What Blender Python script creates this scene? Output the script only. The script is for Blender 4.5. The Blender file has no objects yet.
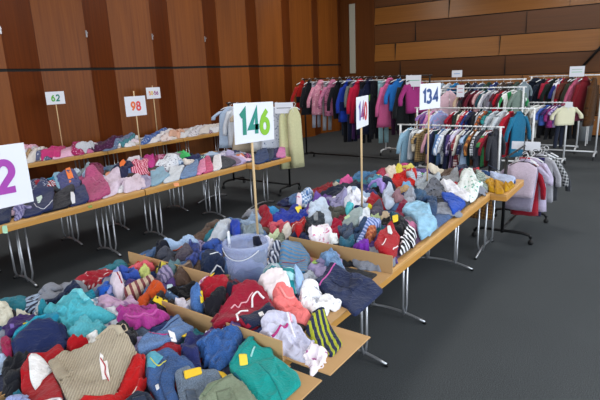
import bpy, math, random
import numpy as np
from mathutils import Vector, Matrix

scene = bpy.context.scene
COL = scene.collection
EX, EY, EZ = np.eye(3)

CAM = dict(f=497.091, C=(0.0000,0.0000,1.9500), R=[[0.818337, 0.573407, -0.039113], [-0.109953, 0.22299, 0.9686], [0.564123, -0.78834, 0.245529]])
LIGHT = dict(side=230, front=140, ceil=75, exp=-0.22)
TABLES = [('beech folding table nearest the camera in the aisle-side middle row', -2.0, -1.23, -0.43, 1.36, 'Y', 'folding tables in the middle rows', (-0.1, 1.0), 0.07), ('beech folding table between two others in the aisle-side middle row', -2.0, -1.23, 1.36, 3.15, 'Y', 'folding tables in the middle rows', (1.7, 2.75), 0.07), ('beech folding table at the far end of the aisle-side middle row', -2.0, -1.23, 3.15, 4.94, 'Y', 'folding tables in the middle rows', (3.44, 4.69), 0.07), ('beech folding table nearest the camera in the inner middle row', -2.77, -2.0, -0.43, 1.36, 'Y', 'folding tables in the middle rows', (-0.1, 1.0), 0.07), ('beech folding table between two others in the inner middle row', -2.77, -2.0, 1.36, 3.15, 'Y', 'folding tables in the middle rows', (1.7, 2.75), 0.07), ('beech folding table at the far end of the inner middle row', -2.77, -2.0, 3.15, 4.94, 'Y', 'folding tables in the middle rows', (3.44, 4.69), 0.07), ('beech folding table set crosswise at the far end of the middle rows', -2.68, -1.08, 4.95, 5.72, 'X', 'folding tables in the middle rows', (-2.4, -1.36), 0.06), ('beech folding table nearest the camera in the front long row', -5.43, -4.66, 0.0, 1.74, 'Y', 'folding tables in the long rows by the wall', (0.35, 1.4), 0.16), ('beech folding table between two others in the front long row', -5.43, -4.66, 1.75, 3.48, 'Y', 'folding tables in the long rows by the wall', (2.2, 3.17), 0.16), ('beech folding table at the far end of the front long row', -5.43, -4.66, 3.49, 5.24, 'Y', 'folding tables in the long rows by the wall', (3.85, 4.9), 0.16), ('beech folding table nearest the camera in the rear long row', -6.2, -5.43, 0.0, 1.74, 'Y', 'folding tables in the long rows by the wall', (0.35, 1.4), 0.16), ('beech folding table between two others in the rear long row', -6.2, -5.43, 1.75, 3.48, 'Y', 'folding tables in the long rows by the wall', (2.2, 3.17), 0.16), ('beech folding table at the far end of the rear long row', -6.2, -5.43, 3.49, 5.24, 'Y', 'folding tables in the long rows by the wall', (3.85, 4.9), 0.16), ('beech folding table set crosswise at the far end of the long rows', -6.04, -4.44, 5.25, 6.02, 'X', 'folding tables in the long rows by the wall', (-5.8, -4.78), 0.06), ('beech folding table against the panelled wall, first from the camera', -8.79, -8.02, 1.7, 3.49, 'Y', 'folding tables against the panelled wall', (2.0, 3.1900000000000004), 0.07), ('beech folding table against the panelled wall, second from the camera', -8.79, -8.02, 3.5, 5.29, 'Y', 'folding tables against the panelled wall', (3.8, 4.99), 0.07), ('beech folding table against the panelled wall, third from the camera', -8.79, -8.02, 5.3, 7.09, 'Y', 'folding tables against the panelled wall', (5.6, 6.79), 0.07), ('beech folding table against the panelled wall, fourth from the camera', -8.79, -8.02, 7.1, 8.89, 'Y', 'folding tables against the panelled wall', (7.3999999999999995, 8.59), 0.07), ('beech folding table against the panelled wall, fifth from the camera', -8.79, -8.02, 8.9, 10.69, 'Y', 'folding tables against the panelled wall', (9.200000000000001, 10.389999999999999), 0.07)]
CARTONS = [('cut-down carton on the aisle side holding the raspberry sweatshirt', -1.98, -1.2, 1.5, 2.62, (0.04, 0, 0.1, 0.12), [(-1.2, 1.52, -0.97, 1.88, -0.001)]), ('cut-down carton nearest the camera holding the teal trousers', -1.98, -1.15, 0.42, 1.49, (0.03, 0, 0, 0), [(-1.15, 0.5, -0.98, 1.475, -0.001)]), ('cut-down carton on the inner side holding the orange trousers', -2.76, -2.0, 1.87, 2.72, (0.05, 0.04, 0.11, 0.05), []), ('cut-down carton on the inner side holding the aqua fleece jacket', -2.76, -2.0, 0.66, 1.86, (0, 0.03, 0, 0.03), [])]
SIGNS = [('white sheet numbered 146 on a stick in the middle tables', (-2.21, 2.57, 0.85), 1.74, 0.41, 0.265, 1.645, 1.5708, [('1', '#1f7f6e', 1), ('4', '#1f8276', 1), ('6', '#7fb62e', 1)], 'sign', 0.19, 0, 0.0349), ('turned white sheet numbered 140 on a stick by the coats', (-1.96, 3.67, 0.9), 1.72, 0.36, 0.25, 1.63, 1.7977, [('1', '#5a4a9c', 1), ('4', '#8c3a78', 1), ('0', '#c03a40', 1)], 'sign', 0.155), ('white sheet numbered 134 on a stick before the white rails', (-1.85, 4.89, 0.87), 1.75, 0.33, 0.25, 1.685, 1.2915, [('1', '#24457c', 1), ('3', '#24457c', 1), ('4', '#24457c', 1)], 'sign', 0.15), ('white sheet numbered 98 on a stick in the long tables', (-6.39, 4.79, 0.8), 1.8, 0.37, 0.29, 1.58, 1.5708, [('9', '#e0703a', 1), ('8', '#d84848', 1)], 'sign', 0.145), ('small white sheet numbered 62 on a stick against the panelling', (-8.48, 4.73, 0.8), 1.8, 0.335, 0.215, 1.715, 1.5708, [('6', '#5aa83c', 1), ('2', '#1f7a6c', 1)], 'sign', 0.12), ('small white sheet numbered 50-56 on a stick against the panelling', (-8.45, 6.8, 0.8), 1.84, 0.35, 0.225, 1.69, 1.5708, [('5', '#e08a5a', 1), ('0', '#d8b83c', 1), ('-', '#8a6a9c', 1), ('5', '#a05a8c', 1), ('6', '#8a4a8c', 1)], 'sign', 0.085), ('large white sheet with a purple number two near the camera', (-2.45, 0.84, 0.85), 1.72, 0.41, 0.29, 1.54, 1.5708, [('2', '#9a3aa0', 1)], 'sign', 0.165, 0.13, 0.0, 'number sheets on sticks', 0, 0.085)]
CARDS = [('white card with a green line above the magenta quilted coat', (-3.943, 9.5, 1.73), 0.0, 0.315, 0.218, [(0.05, '#4fae8a', 0.8)], 0.0, 0.06), ('white card with faint writing on the rail of coats at the far end', (-1.383, 11.8, 1.779), 0.0, 0.27, 0.207, [(0.2, '#9ab8b0', 0.7), (-0.05, '#7fc09a', 0.7)], 0.0, 0.06), ('small white card with one line above the pale yellow dress', (-4.896, 6.5, 1.43), 0.4363, 0.3, 0.173, [(0, '#5a5a64', 0.8)], 0.0, 0.06), ('small blank white card at the end of the short white rail', (-1.335, 10.7, 1.19), 0.0, 0.126, 0.102, [], 0.0, 0.02), ('tiny pinkish price card beside the pale pink fluffy coat', (-3.138, 9.9, 1.507), 0.0, 0.146, 0.231, [(0.2, '#c06a7a', 0.6), (-0.1, '#c06a7a', 0.6)], 0.0, 0.02), ('white card with blue writing standing above the baby clothes rail', (-3.512, 10.8, 1.825), 0.0, 0.218, 0.141, [(0, '#3a8ac8', 0.6)], 0.0, 0.06), ('blank white sheet clipped on the low rail, aisle-side one of two', (-1.189, 6.66, 0.97), 0.0, 0.174, 0.11, [], 0.0, 0.04), ('blank white sheet clipped on the low rail, inner one of two', (-1.371, 6.7, 0.968), 0.0, 0.143, 0.101, [], 0.0, 0.04)]
HANGING = [
('coat', 'red hooded coat with black panels, first along the black rail of coats', 'coat', 'garments on the black rail of coats', 'coat', 'c:#b0201c', (-6.653, 9.6, 1.842), 1.082, 0.62, 0.42, 0.1, 5, ['hood', 'zip', 'band#16161c']),
('coat', 'black padded short coat, second garment from the wood-panelled end of the black rail of coats', 'coat', 'garments on the black rail of coats', 'coat', 'c:#17181f', (-6.46, 9.6, 1.842), 1.222, 0.72, 0.42, 0.09, 42, ['hood']),
('trousers', 'light grey jersey trousers, third garment from the wood-panelled end of the black rail of coats', 'trousers', 'garments on the black rail of coats', 'trousers', 'c:#9d9fae', (-6.298, 9.6, 1.842), 1.047, 1.0, 0.36, 0.07, 79, []),
('coat', 'pink patterned hooded coat, fourth garment from the wood-panelled end of the black rail of coats', 'coat', 'garments on the black rail of coats', 'coat', 'print:#d98fa8:#f0c4d0', (-6.164, 9.6, 1.842), 0.873, 0.72, 0.46, 0.11, 116, ['hood', 'zip', 'badge#c02a70']),
('trousers', 'grey marl jogging trousers, fifth garment from the wood-panelled end of the black rail of coats', 'trousers', 'garments on the black rail of coats', 'trousers', 'c:#8a8c94', (-5.98, 9.6, 1.842), 0.96, 1.05, 0.36, 0.07, 153, []),
('coat', 'pink and plum checked coat, sixth from the panelled end of the black rail of coats', 'coat', 'garments on the black rail of coats', 'coat', 'print:#c77a9c:#7a3560', (-5.851, 9.6, 1.842), 0.908, 0.74, 0.46, 0.1, 190, ['hood', 'badge#c21f63']),
('coat', 'black woollen coat, seventh garment from the wood-panelled end of the black rail of coats', 'coat', 'garments on the black rail of coats', 'coat', 'c:#13141b', (-5.673, 9.6, 1.842), 1.012, 0.8, 0.44, 0.09, 227, ['hood']),
('trousers', 'dark denim long trousers, eighth garment from the wood-panelled end of the black rail of coats', 'trousers', 'garments on the black rail of coats', 'trousers', 'denim:#1d2636', (-5.548, 9.6, 1.842), 1.047, 1.15, 0.38, 0.08, 264, []),
('trousers', 'black ski trousers, ninth garment from the wood-panelled end of the black rail of coats', 'trousers', 'garments on the black rail of coats', 'trousers', 'c:#15161d', (-5.511, 9.6, 1.842), 0.873, 1.3, 0.4, 0.1, 301, []),
('coat', 'royal blue hooded coat, tenth garment from the wood-panelled end of the black rail of coats', 'coat', 'garments on the black rail of coats', 'coat', 'c:#1f3fae', (-5.449, 9.6, 1.842), 1.047, 0.86, 0.46, 0.1, 338, ['hood', 'band#13225a']),
('trousers', 'ink blue snow trousers, eleventh garment from the wood-panelled end of the black rail of coats', 'trousers', 'garments on the black rail of coats', 'trousers', 'c:#1d2440', (-5.351, 9.6, 1.842), 0.96, 1.28, 0.4, 0.1, 375, []),
('jacket', 'grey green zipped jacket, twelfth garment from the wood-panelled end of the black rail of coats', 'jacket', 'garments on the black rail of coats', 'coat', 'c:#666a66', (-5.327, 9.6, 1.842), 1.222, 0.7, 0.42, 0.08, 412, []),
('leggings', 'violet leggings, thirteenth garment from the wood-panelled end of the black rail of coats', 'leggings', 'garments on the black rail of coats', 'trousers', 'c:#54306c', (-5.254, 9.6, 1.842), 0.96, 1.22, 0.34, 0.08, 449, []),
('coat', 'bright red coat, fourteenth garment from the wood-panelled end of the black rail of coats', 'coat', 'garments on the black rail of coats', 'coat', 'c:#cf1f44', (-5.182, 9.6, 1.842), 0.942, 0.88, 0.48, 0.11, 486, ['hood', 'zip']),
('trousers', 'black cotton trousers, fifteenth garment from the wood-panelled end of the black rail of coats', 'trousers', 'garments on the black rail of coats', 'trousers', 'c:#181920', (-5.063, 9.6, 1.842), 0.908, 1.3, 0.4, 0.1, 523, []),
('coat', 'navy long coat with lime badge, sixteenth along the black rail of coats', 'coat', 'garments on the black rail of coats', 'coat', 'c:#141a38', (-4.946, 9.6, 1.842), 0.942, 1.12, 0.5, 0.11, 560, ['hood', 'badge#7fd02a']),
('trousers', 'black snow trousers, seventeenth garment from the wood-panelled end of the black rail of coats', 'trousers', 'garments on the black rail of coats', 'trousers', 'c:#14151d', (-4.807, 9.6, 1.842), 1.082, 1.2, 0.42, 0.09, 597, []),
('overall', 'pale teal padded overall, eighteenth garment from the wood-panelled end of the black rail of coats', 'overall', 'garments on the black rail of coats', 'trousers', 'c:#8fb4bd', (-4.647, 9.6, 1.842), 1.012, 1.28, 0.4, 0.09, 634, []),
('coat', 'pink hooded long coat, nineteenth garment from the wood-panelled end of the black rail of coats', 'coat', 'garments on the black rail of coats', 'coat', 'c:#d9659a', (-4.49, 9.6, 1.842), 0.908, 0.95, 0.46, 0.11, 671, ['hood', 'zip']),
('trousers', 'dark plum trousers, twentieth garment from the wood-panelled end of the black rail of coats', 'trousers', 'garments on the black rail of coats', 'trousers', 'c:#3c1c38', (-4.38, 9.6, 1.842), 0.96, 1.1, 0.38, 0.09, 708, []),
('coat', 'bright blue fleece coat, twenty-first garment from the wood-panelled end of the black rail of coats', 'coat', 'garments on the black rail of coats', 'coat', 'c:#2a7ad0', (-4.293, 9.6, 1.842), 0.838, 0.62, 0.46, 0.1, 745, []),
('parka', 'black parka with zip, twenty-second garment from the wood-panelled end of the black rail of coats', 'parka', 'garments on the black rail of coats', 'coat', 'c:#16191c', (-4.121, 9.6, 1.842), 1.047, 0.98, 0.46, 0.1, 782, ['zip']),
('trousers', 'black wide trousers, twenty-third garment from the wood-panelled end of the black rail of coats', 'trousers', 'garments on the black rail of coats', 'trousers', 'c:#131419', (-4.036, 9.6, 1.842), 0.908, 1.2, 0.4, 0.09, 819, []),
('coat', 'magenta quilted coat, twenty-fourth garment from the wood-panelled end of the black rail of coats', 'coat', 'garments on the black rail of coats', 'coat', 'c:#a8367f', (-3.931, 9.6, 1.842), 0.785, 0.66, 0.5, 0.12, 856, []),
('shirt', 'sky blue long-sleeved top, first garment from the wood-panelled end of the low white rail', 'top', 'garments on the low white rail', 'top', 'c:#8fb6cf', (-3.157, 7.5, 1.112), 1.187, 0.52, 0.4, 0.07, 893, []),
('trousers', 'steel grey trousers, second garment from the wood-panelled end of the low white rail', 'trousers', 'garments on the low white rail', 'trousers', 'c:#58687c', (-3.09, 7.5, 1.112), 1.396, 0.6, 0.34, 0.07, 930, []),
('vest', 'pale grey vest, third garment from the wood-panelled end of the low white rail', 'vest', 'garments on the low white rail', 'vest', 'c:#b8bcc4', (-3.056, 7.5, 1.112), 1.396, 0.46, 0.36, 0.05, 967, []),
('vest', 'white sun hat and vest, fourth garment from the wood-panelled end of the low white rail', 'vest', 'garments on the low white rail', 'vest', 'c:#e2e6ea', (-3.023, 7.5, 1.112), 1.082, 0.34, 0.38, 0.08, 1004, []),
('shirt', 'black dotted top, fifth garment from the wood-panelled end of the low white rail', 'top', 'garments on the low white rail', 'top', 'c:#1f2028', (-2.957, 7.5, 1.112), 1.396, 0.5, 0.38, 0.07, 1041, []),
('shirt', 'cream and brown top, sixth garment from the wood-panelled end of the low white rail', 'top', 'garments on the low white rail', 'top', 'print:#cdbfa8:#7a6248', (-2.924, 7.5, 1.112), 1.257, 0.46, 0.38, 0.05, 1078, []),
('shirt', 'tan checked shirt, seventh garment from the wood-panelled end of the low white rail', 'shirt', 'garments on the low white rail', 'top', 'plaid:#b09468:#6a5336', (-2.892, 7.5, 1.112), 1.152, 0.48, 0.4, 0.07, 1115, []),
('shirt', 'olive brown top, eighth garment from the wood-panelled end of the low white rail', 'top', 'garments on the low white rail', 'top', 'c:#6a5a40', (-2.811, 7.5, 1.112), 1.361, 0.48, 0.38, 0.07, 1152, []),
('shirt', 'dusky pink top, ninth garment from the wood-panelled end of the low white rail', 'top', 'garments on the low white rail', 'top', 'c:#b88896', (-2.779, 7.5, 1.112), 1.326, 0.5, 0.38, 0.05, 1189, []),
('sweatshirt', 'navy blue sweatshirt, tenth garment from the wood-panelled end of the low white rail', 'sweatshirt', 'garments on the low white rail', 'top', 'c:#26325e', (-2.747, 7.5, 1.112), 1.431, 0.52, 0.38, 0.07, 1226, []),
('trousers', 'bottle green trousers, eleventh garment from the wood-panelled end of the low white rail', 'trousers', 'garments on the low white rail', 'trousers', 'c:#234a48', (-2.683, 7.5, 1.112), 1.326, 0.6, 0.36, 0.07, 1263, []),
('jeans', 'dark grey jeans, twelfth garment from the wood-panelled end of the low white rail', 'jeans', 'garments on the low white rail', 'trousers', 'denim:#343e50', (-2.652, 7.5, 1.112), 1.431, 0.6, 0.34, 0.06, 1300, []),
('shirt', 'mid blue denim shirt, thirteenth garment from the wood-panelled end of the low white rail', 'shirt', 'garments on the low white rail', 'top', 'denim:#4f6f9c', (-2.621, 7.5, 1.112), 1.396, 0.52, 0.38, 0.07, 1337, []),
('shirt', 'pale blue striped top, fourteenth garment from the wood-panelled end of the low white rail', 'top', 'garments on the low white rail', 'top', 'stripe:#9db4d8:#e2e6f0:.03:0', (-2.558, 7.5, 1.112), 1.292, 0.5, 0.38, 0.07, 1374, []),
('shirt', 'white and navy dotted top, fifteenth garment from the wood-panelled end of the low white rail', 'top', 'garments on the low white rail', 'top', 'print:#d4d8e0:#2a3458', (-2.527, 7.5, 1.112), 1.292, 0.5, 0.38, 0.05, 1411, []),
('dress', 'midnight blue dress, sixteenth garment from the wood-panelled end of the low white rail', 'dress', 'garments on the low white rail', 'dress', 'c:#1c2242', (-2.497, 7.5, 1.112), 1.466, 0.6, 0.36, 0.07, 1448, []),
('shirt', 'deep purple top, seventeenth garment from the wood-panelled end of the low white rail', 'top', 'garments on the low white rail', 'top', 'c:#4a3a78', (-2.435, 7.5, 1.112), 1.361, 0.5, 0.38, 0.07, 1485, []),
('dress', 'plum striped dress, eighteenth garment from the wood-panelled end of the low white rail', 'dress', 'garments on the low white rail', 'dress', 'stripe:#4a2c54:#a890b8:.04:0', (-2.405, 7.5, 1.112), 1.361, 0.56, 0.34, 0.05, 1522, []),
('shirt', 'lilac white top, nineteenth garment from the wood-panelled end of the low white rail', 'top', 'garments on the low white rail', 'top', 'c:#c3bcd8', (-2.375, 7.5, 1.112), 1.222, 0.5, 0.38, 0.07, 1559, []),
('dress', 'maroon spotted dress, twentieth garment from the wood-panelled end of the low white rail', 'dress', 'garments on the low white rail', 'dress', 'print:#8a2f3c:#e0d6d6', (-2.315, 7.5, 1.112), 1.326, 0.56, 0.34, 0.07, 1596, []),
('shirt', 'ivory long-sleeved top, twenty-first garment from the wood-panelled end of the low white rail', 'top', 'garments on the low white rail', 'top', 'c:#d0ccc2', (-2.285, 7.5, 1.112), 1.257, 0.48, 0.38, 0.05, 1633, []),
('shirt', 'navy spotted top, twenty-second garment from the wood-panelled end of the low white rail', 'top', 'garments on the low white rail', 'top', 'print:#262c50:#b8bcd0', (-2.255, 7.5, 1.112), 1.431, 0.5, 0.38, 0.07, 1670, []),
('smock', 'pale blue smock, twenty-third garment from the wood-panelled end of the low white rail', 'smock', 'garments on the low white rail', 'dress', 'c:#9fb6d6', (-2.196, 7.5, 1.112), 1.292, 0.5, 0.34, 0.07, 1707, []),
('shirt', 'dark teal top, twenty-fourth garment from the wood-panelled end of the low white rail', 'top', 'garments on the low white rail', 'top', 'c:#1e4a58', (-2.167, 7.5, 1.112), 1.396, 0.5, 0.38, 0.05, 1744, []),
('shirt', 'brown and orange top, twenty-fifth garment from the wood-panelled end of the low white rail', 'top', 'garments on the low white rail', 'top', 'stripe:#7a4a30:#d08a48:.06:0', (-2.138, 7.5, 1.112), 1.396, 0.5, 0.38, 0.07, 1781, []),
('shirt', 'black long-sleeved top, twenty-sixth garment from the wood-panelled end of the low white rail', 'top', 'garments on the low white rail', 'top', 'c:#181a22', (-2.08, 7.5, 1.112), 1.466, 0.54, 0.38, 0.07, 1818, []),
('shirt', 'black and white checked shirt, twenty-seventh garment from the wood-panelled end of the low white rail', 'shirt', 'garments on the low white rail', 'top', 'plaid:#20222a:#c8ccd4', (-2.051, 7.5, 1.112), 1.361, 0.5, 0.38, 0.05, 1855, []),
('cardigan', 'dark grey cardigan, twenty-eighth garment from the wood-panelled end of the low white rail', 'cardigan', 'garments on the low white rail', 'top', 'c:#3c3e4a', (-2.023, 7.5, 1.112), 1.361, 0.54, 0.38, 0.07, 1892, []),
('shirt', 'green and red top, twenty-ninth garment from the wood-panelled end of the low white rail', 'top', 'garments on the low white rail', 'top', 'stripe:#3f8a54:#b02a3a:.16:0', (-1.952, 7.5, 1.112), 1.326, 0.5, 0.36, 0.07, 1929, []),
('shirt', 'ruby red top, thirtieth garment from the wood-panelled end of the low white rail', 'top', 'garments on the low white rail', 'top', 'c:#8c1c30', (-1.923, 7.5, 1.112), 1.326, 0.46, 0.36, 0.05, 1966, []),
('trousers', 'ink blue trousers, thirty-first garment from the wood-panelled end of the low white rail', 'trousers', 'garments on the low white rail', 'trousers', 'c:#20263e', (-1.895, 7.5, 1.112), 1.431, 0.6, 0.36, 0.07, 2003, []),
('shirt', 'charcoal hooded top, thirty-second garment from the wood-panelled end of the low white rail', 'hooded top', 'garments on the low white rail', 'top', 'c:#2a2c34', (-1.839, 7.5, 1.112), 1.396, 0.54, 0.38, 0.07, 2040, ['hood']),
('dress', 'lilac and blue patterned dress, first garment from the wood-panelled end of the middle white rail', 'dress', 'garments on the middle white rail', 'dress', 'print:#a070b0:#5a78c0', (-3.459, 9.0, 1.262), 1.047, 0.5, 0.36, 0.08, 2077, []),
('dress', 'deep violet dress, second garment from the wood-panelled end of the middle white rail', 'dress', 'garments on the middle white rail', 'dress', 'c:#5a3a8c', (-3.382, 9.0, 1.262), 1.222, 0.5, 0.34, 0.05, 2114, []),
('blouse', 'pink floral blouse, third garment from the wood-panelled end of the middle white rail', 'blouse', 'garments on the middle white rail', 'top', 'print:#d68ab8:#7a4a98', (-3.325, 9.0, 1.262), 1.082, 0.46, 0.38, 0.08, 2151, []),
('shirt', 'white and pink pyjama top, fourth garment from the wood-panelled end of the middle white rail', 'pyjama top', 'garments on the middle white rail', 'top', 'print:#d8d0dc:#c87aa4', (-3.268, 9.0, 1.262), 1.222, 0.46, 0.36, 0.05, 2188, []),
('pyjamas', 'pale blue pyjamas, fifth garment from the wood-panelled end of the middle white rail', 'pyjamas', 'garments on the middle white rail', 'top', 'print:#9aa8d8:#d890b8', (-3.212, 9.0, 1.262), 1.152, 0.5, 0.38, 0.08, 2225, []),
('dress', 'crimson baby dress, sixth garment from the wood-panelled end of the middle white rail', 'dress', 'garments on the middle white rail', 'dress', 'c:#b01f38', (-2.935, 9.0, 1.262), 1.222, 0.4, 0.32, 0.07, 2262, []),
('vest', 'charcoal vest, seventh garment from the wood-panelled end of the middle white rail', 'vest', 'garments on the middle white rail', 'vest', 'c:#2c2e36', (-2.881, 9.0, 1.262), 1.361, 0.42, 0.34, 0.05, 2299, []),
('shirt', 'dark green checked top, eighth garment from the wood-panelled end of the middle white rail', 'top', 'garments on the middle white rail', 'top', 'plaid:#26382e:#121814', (-2.827, 9.0, 1.262), 1.326, 0.46, 0.36, 0.07, 2336, []),
('blouse', 'cream blouse, ninth garment from the wood-panelled end of the middle white rail', 'blouse', 'garments on the middle white rail', 'top', 'c:#cfc6b8', (-2.774, 9.0, 1.262), 1.292, 0.42, 0.34, 0.05, 2373, []),
('shirt', 'red and white top, tenth garment from the wood-panelled end of the middle white rail', 'top', 'garments on the middle white rail', 'top', 'print:#c83a4a:#e8e0e2', (-2.721, 9.0, 1.262), 1.222, 0.42, 0.36, 0.07, 2410, []),
('shirt', 'royal blue top, eleventh garment from the wood-panelled end of the middle white rail', 'top', 'garments on the middle white rail', 'top', 'c:#2c4494', (-2.668, 9.0, 1.262), 1.326, 0.46, 0.34, 0.05, 2447, []),
('pinafore', 'navy school pinafore, twelfth garment from the wood-panelled end of the middle white rail', 'pinafore', 'garments on the middle white rail', 'dress', 'c:#1e2440', (-2.616, 9.0, 1.262), 1.361, 0.5, 0.34, 0.07, 2484, []),
('cardigan', 'black buttoned cardigan, thirteenth garment from the wood-panelled end of the middle white rail', 'cardigan', 'garments on the middle white rail', 'top', 'c:#1a1b22', (-2.512, 9.0, 1.262), 1.396, 0.48, 0.36, 0.07, 2521, []),
('pinafore', 'pale grey pinafore, fourteenth garment from the wood-panelled end of the middle white rail', 'pinafore', 'garments on the middle white rail', 'dress', 'c:#a8acb6', (-2.461, 9.0, 1.262), 1.326, 0.5, 0.32, 0.05, 2558, []),
('shirt', 'orange striped top, fifteenth garment from the wood-panelled end of the middle white rail', 'top', 'garments on the middle white rail', 'top', 'stripe:#c86a38:#5a4a44:.05:0', (-2.41, 9.0, 1.262), 1.257, 0.44, 0.36, 0.07, 2595, []),
('shirt', 'teal and black top, sixteenth garment from the wood-panelled end of the middle white rail', 'top', 'garments on the middle white rail', 'top', 'print:#2a8a8c:#16181e', (-2.326, 9.0, 1.262), 1.326, 0.46, 0.36, 0.07, 2632, []),
('jumper', 'white flecked jumper, seventeenth garment from the wood-panelled end of the middle white rail', 'jumper', 'garments on the middle white rail', 'top', 'print:#aeb6be:#7c848e', (-2.226, 9.0, 1.262), 1.047, 0.62, 0.4, 0.09, 2669, []),
('snowsuit', 'pale grey snowsuit, eighteenth garment from the wood-panelled end of the middle white rail', 'snowsuit', 'garments on the middle white rail', 'top', 'print:#b6bec6:#8a939c', (-2.111, 9.0, 1.262), 1.082, 0.78, 0.4, 0.1, 2706, []),
('romper', 'bright red romper, nineteenth garment from the wood-panelled end of the middle white rail', 'romper', 'garments on the middle white rail', 'top', 'c:#c01f36', (-1.982, 9.0, 1.262), 1.117, 0.74, 0.34, 0.09, 2743, []),
('overall', 'teal blue overall, twentieth garment from the wood-panelled end of the middle white rail', 'overall', 'garments on the middle white rail', 'top', 'c:#2478a0', (-1.856, 9.0, 1.262), 1.047, 0.74, 0.34, 0.09, 2780, []),
('coat', 'pale pink fluffy coat, first garment from the wood-panelled end of the upper white rail', 'coat', 'garments on the upper white rail', 'coat', 'fleece:#d9b8c6', (-3.465, 10.2, 1.562), 0.524, 0.86, 0.62, 0.13, 2817, ['zip']),
('cardigan', 'beige knitted cardigan, second garment from the wood-panelled end of the upper white rail', 'cardigan', 'garments on the upper white rail', 'top', 'c:#c2a890', (-3.121, 10.2, 1.562), 1.012, 0.46, 0.4, 0.08, 2854, []),
('cardigan', 'dark grey cardigan, third garment from the wood-panelled end of the upper white rail', 'cardigan', 'garments on the upper white rail', 'top', 'c:#3a3a42', (-3.062, 10.2, 1.562), 1.047, 0.46, 0.38, 0.05, 2891, []),
('dress', 'dark maroon velvet dress, fourth garment from the wood-panelled end of the upper white rail', 'dress', 'garments on the upper white rail', 'dress', 'c:#4a1424', (-3.022, 10.2, 1.562), 1.047, 0.5, 0.38, 0.08, 2928, []),
('shirt', 'maroon long-sleeved top, fifth garment from the wood-panelled end of the upper white rail', 'top', 'garments on the upper white rail', 'top', 'c:#6a1c2e', (-2.906, 10.2, 1.562), 1.012, 0.48, 0.4, 0.08, 2965, []),
('tunic', 'pale rose tunic, sixth garment from the wood-panelled end of the upper white rail', 'tunic', 'garments on the upper white rail', 'dress', 'c:#d0a0a4', (-2.809, 10.2, 1.562), 1.082, 0.5, 0.36, 0.08, 3002, []),
('shirt', 'deep teal top, seventh garment from the wood-panelled end of the upper white rail', 'top', 'garments on the upper white rail', 'top', 'c:#27505e', (-2.714, 10.2, 1.562), 1.047, 0.48, 0.4, 0.08, 3039, []),
('shirt', 'white knitted top, eighth garment from the wood-panelled end of the upper white rail', 'top', 'garments on the upper white rail', 'top', 'c:#cfd0d4', (-2.658, 10.2, 1.562), 1.082, 0.46, 0.38, 0.05, 3076, []),
('shirt', 'light grey marl top, ninth garment from the wood-panelled end of the upper white rail', 'top', 'garments on the upper white rail', 'top', 'c:#9a9aa6', (-2.601, 10.2, 1.562), 0.977, 0.48, 0.4, 0.08, 3113, []),
('shirt', 'grey violet hooded top, tenth garment from the wood-panelled end of the upper white rail', 'hooded top', 'garments on the upper white rail', 'top', 'c:#7c7888', (-2.509, 10.2, 1.562), 1.012, 0.5, 0.4, 0.08, 3150, []),
('shirt', 'wine coloured top, eleventh garment from the wood-panelled end of the upper white rail', 'top', 'garments on the upper white rail', 'top', 'c:#5a1a2a', (-2.472, 10.2, 1.562), 1.082, 0.46, 0.38, 0.05, 3187, []),
('dress', 'red cotton dress, twelfth garment from the wood-panelled end of the upper white rail', 'dress', 'garments on the upper white rail', 'dress', 'c:#b81c30', (-2.417, 10.2, 1.562), 1.117, 0.5, 0.38, 0.08, 3224, []),
('shirt', 'dark plum top, thirteenth garment from the wood-panelled end of the upper white rail', 'top', 'garments on the upper white rail', 'top', 'c:#41222e', (-2.326, 10.2, 1.562), 1.082, 0.48, 0.4, 0.08, 3261, []),
('shirt', 'white and green football top, fourteenth garment from the wood-panelled end of the upper white rail', 'football top', 'garments on the upper white rail', 'top', 'stripe:#e0e4e2:#2f9a5a:.2:0', (-2.236, 10.2, 1.562), 0.838, 0.48, 0.44, 0.09, 3298, []),
('sweatshirt', 'grey green sweatshirt, fifteenth garment from the wood-panelled end of the upper white rail', 'sweatshirt', 'garments on the upper white rail', 'top', 'c:#6c7c74', (-2.129, 10.2, 1.562), 1.117, 0.48, 0.4, 0.08, 3335, []),
('sleepsuit', 'grey baby sleepsuit, first from the panelled end of the tall white rail of baby clothes', 'sleepsuit', 'garments on the tall white rail of baby clothes', 'top', 'c:#9aa0a0', (-5.354, 10.9, 1.692), 1.047, 0.3, 0.34, 0.07, 3372, []),
('cardigan', 'cream baby cardigan, second from the panelled end of the tall white rail of baby clothes', 'cardigan', 'garments on the tall white rail of baby clothes', 'top', 'c:#cfc8b8', (-5.123, 10.9, 1.692), 1.082, 0.3, 0.34, 0.07, 3409, []),
('vest', 'white baby vest, third from the panelled end of the tall white rail of baby clothes', 'vest', 'garments on the tall white rail of baby clothes', 'vest', 'c:#d6d8d8', (-4.898, 10.9, 1.692), 1.152, 0.3, 0.34, 0.07, 3446, []),
('shirt', 'silver grey baby top, fourth along the tall white rail of baby clothes', 'top', 'garments on the tall white rail of baby clothes', 'top', 'c:#a2a4aa', (-4.227, 10.9, 1.692), 1.222, 0.3, 0.34, 0.07, 3483, []),
('shirt', 'light yellow baby top, fifth along the tall white rail of baby clothes', 'top', 'garments on the tall white rail of baby clothes', 'top', 'c:#d6d096', (-4.043, 10.9, 1.692), 1.117, 0.3, 0.34, 0.07, 3520, []),
('romper', 'pale blue baby romper, sixth along the tall white rail of baby clothes', 'romper', 'garments on the tall white rail of baby clothes', 'top', 'c:#a8bcd0', (-3.863, 10.9, 1.692), 1.152, 0.3, 0.34, 0.07, 3557, []),
('shirt', 'white baby shirt, seventh from the panelled end of the tall white rail of baby clothes', 'shirt', 'garments on the tall white rail of baby clothes', 'top', 'c:#dcdee2', (-3.708, 10.9, 1.692), 1.222, 0.3, 0.34, 0.07, 3594, []),
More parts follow.
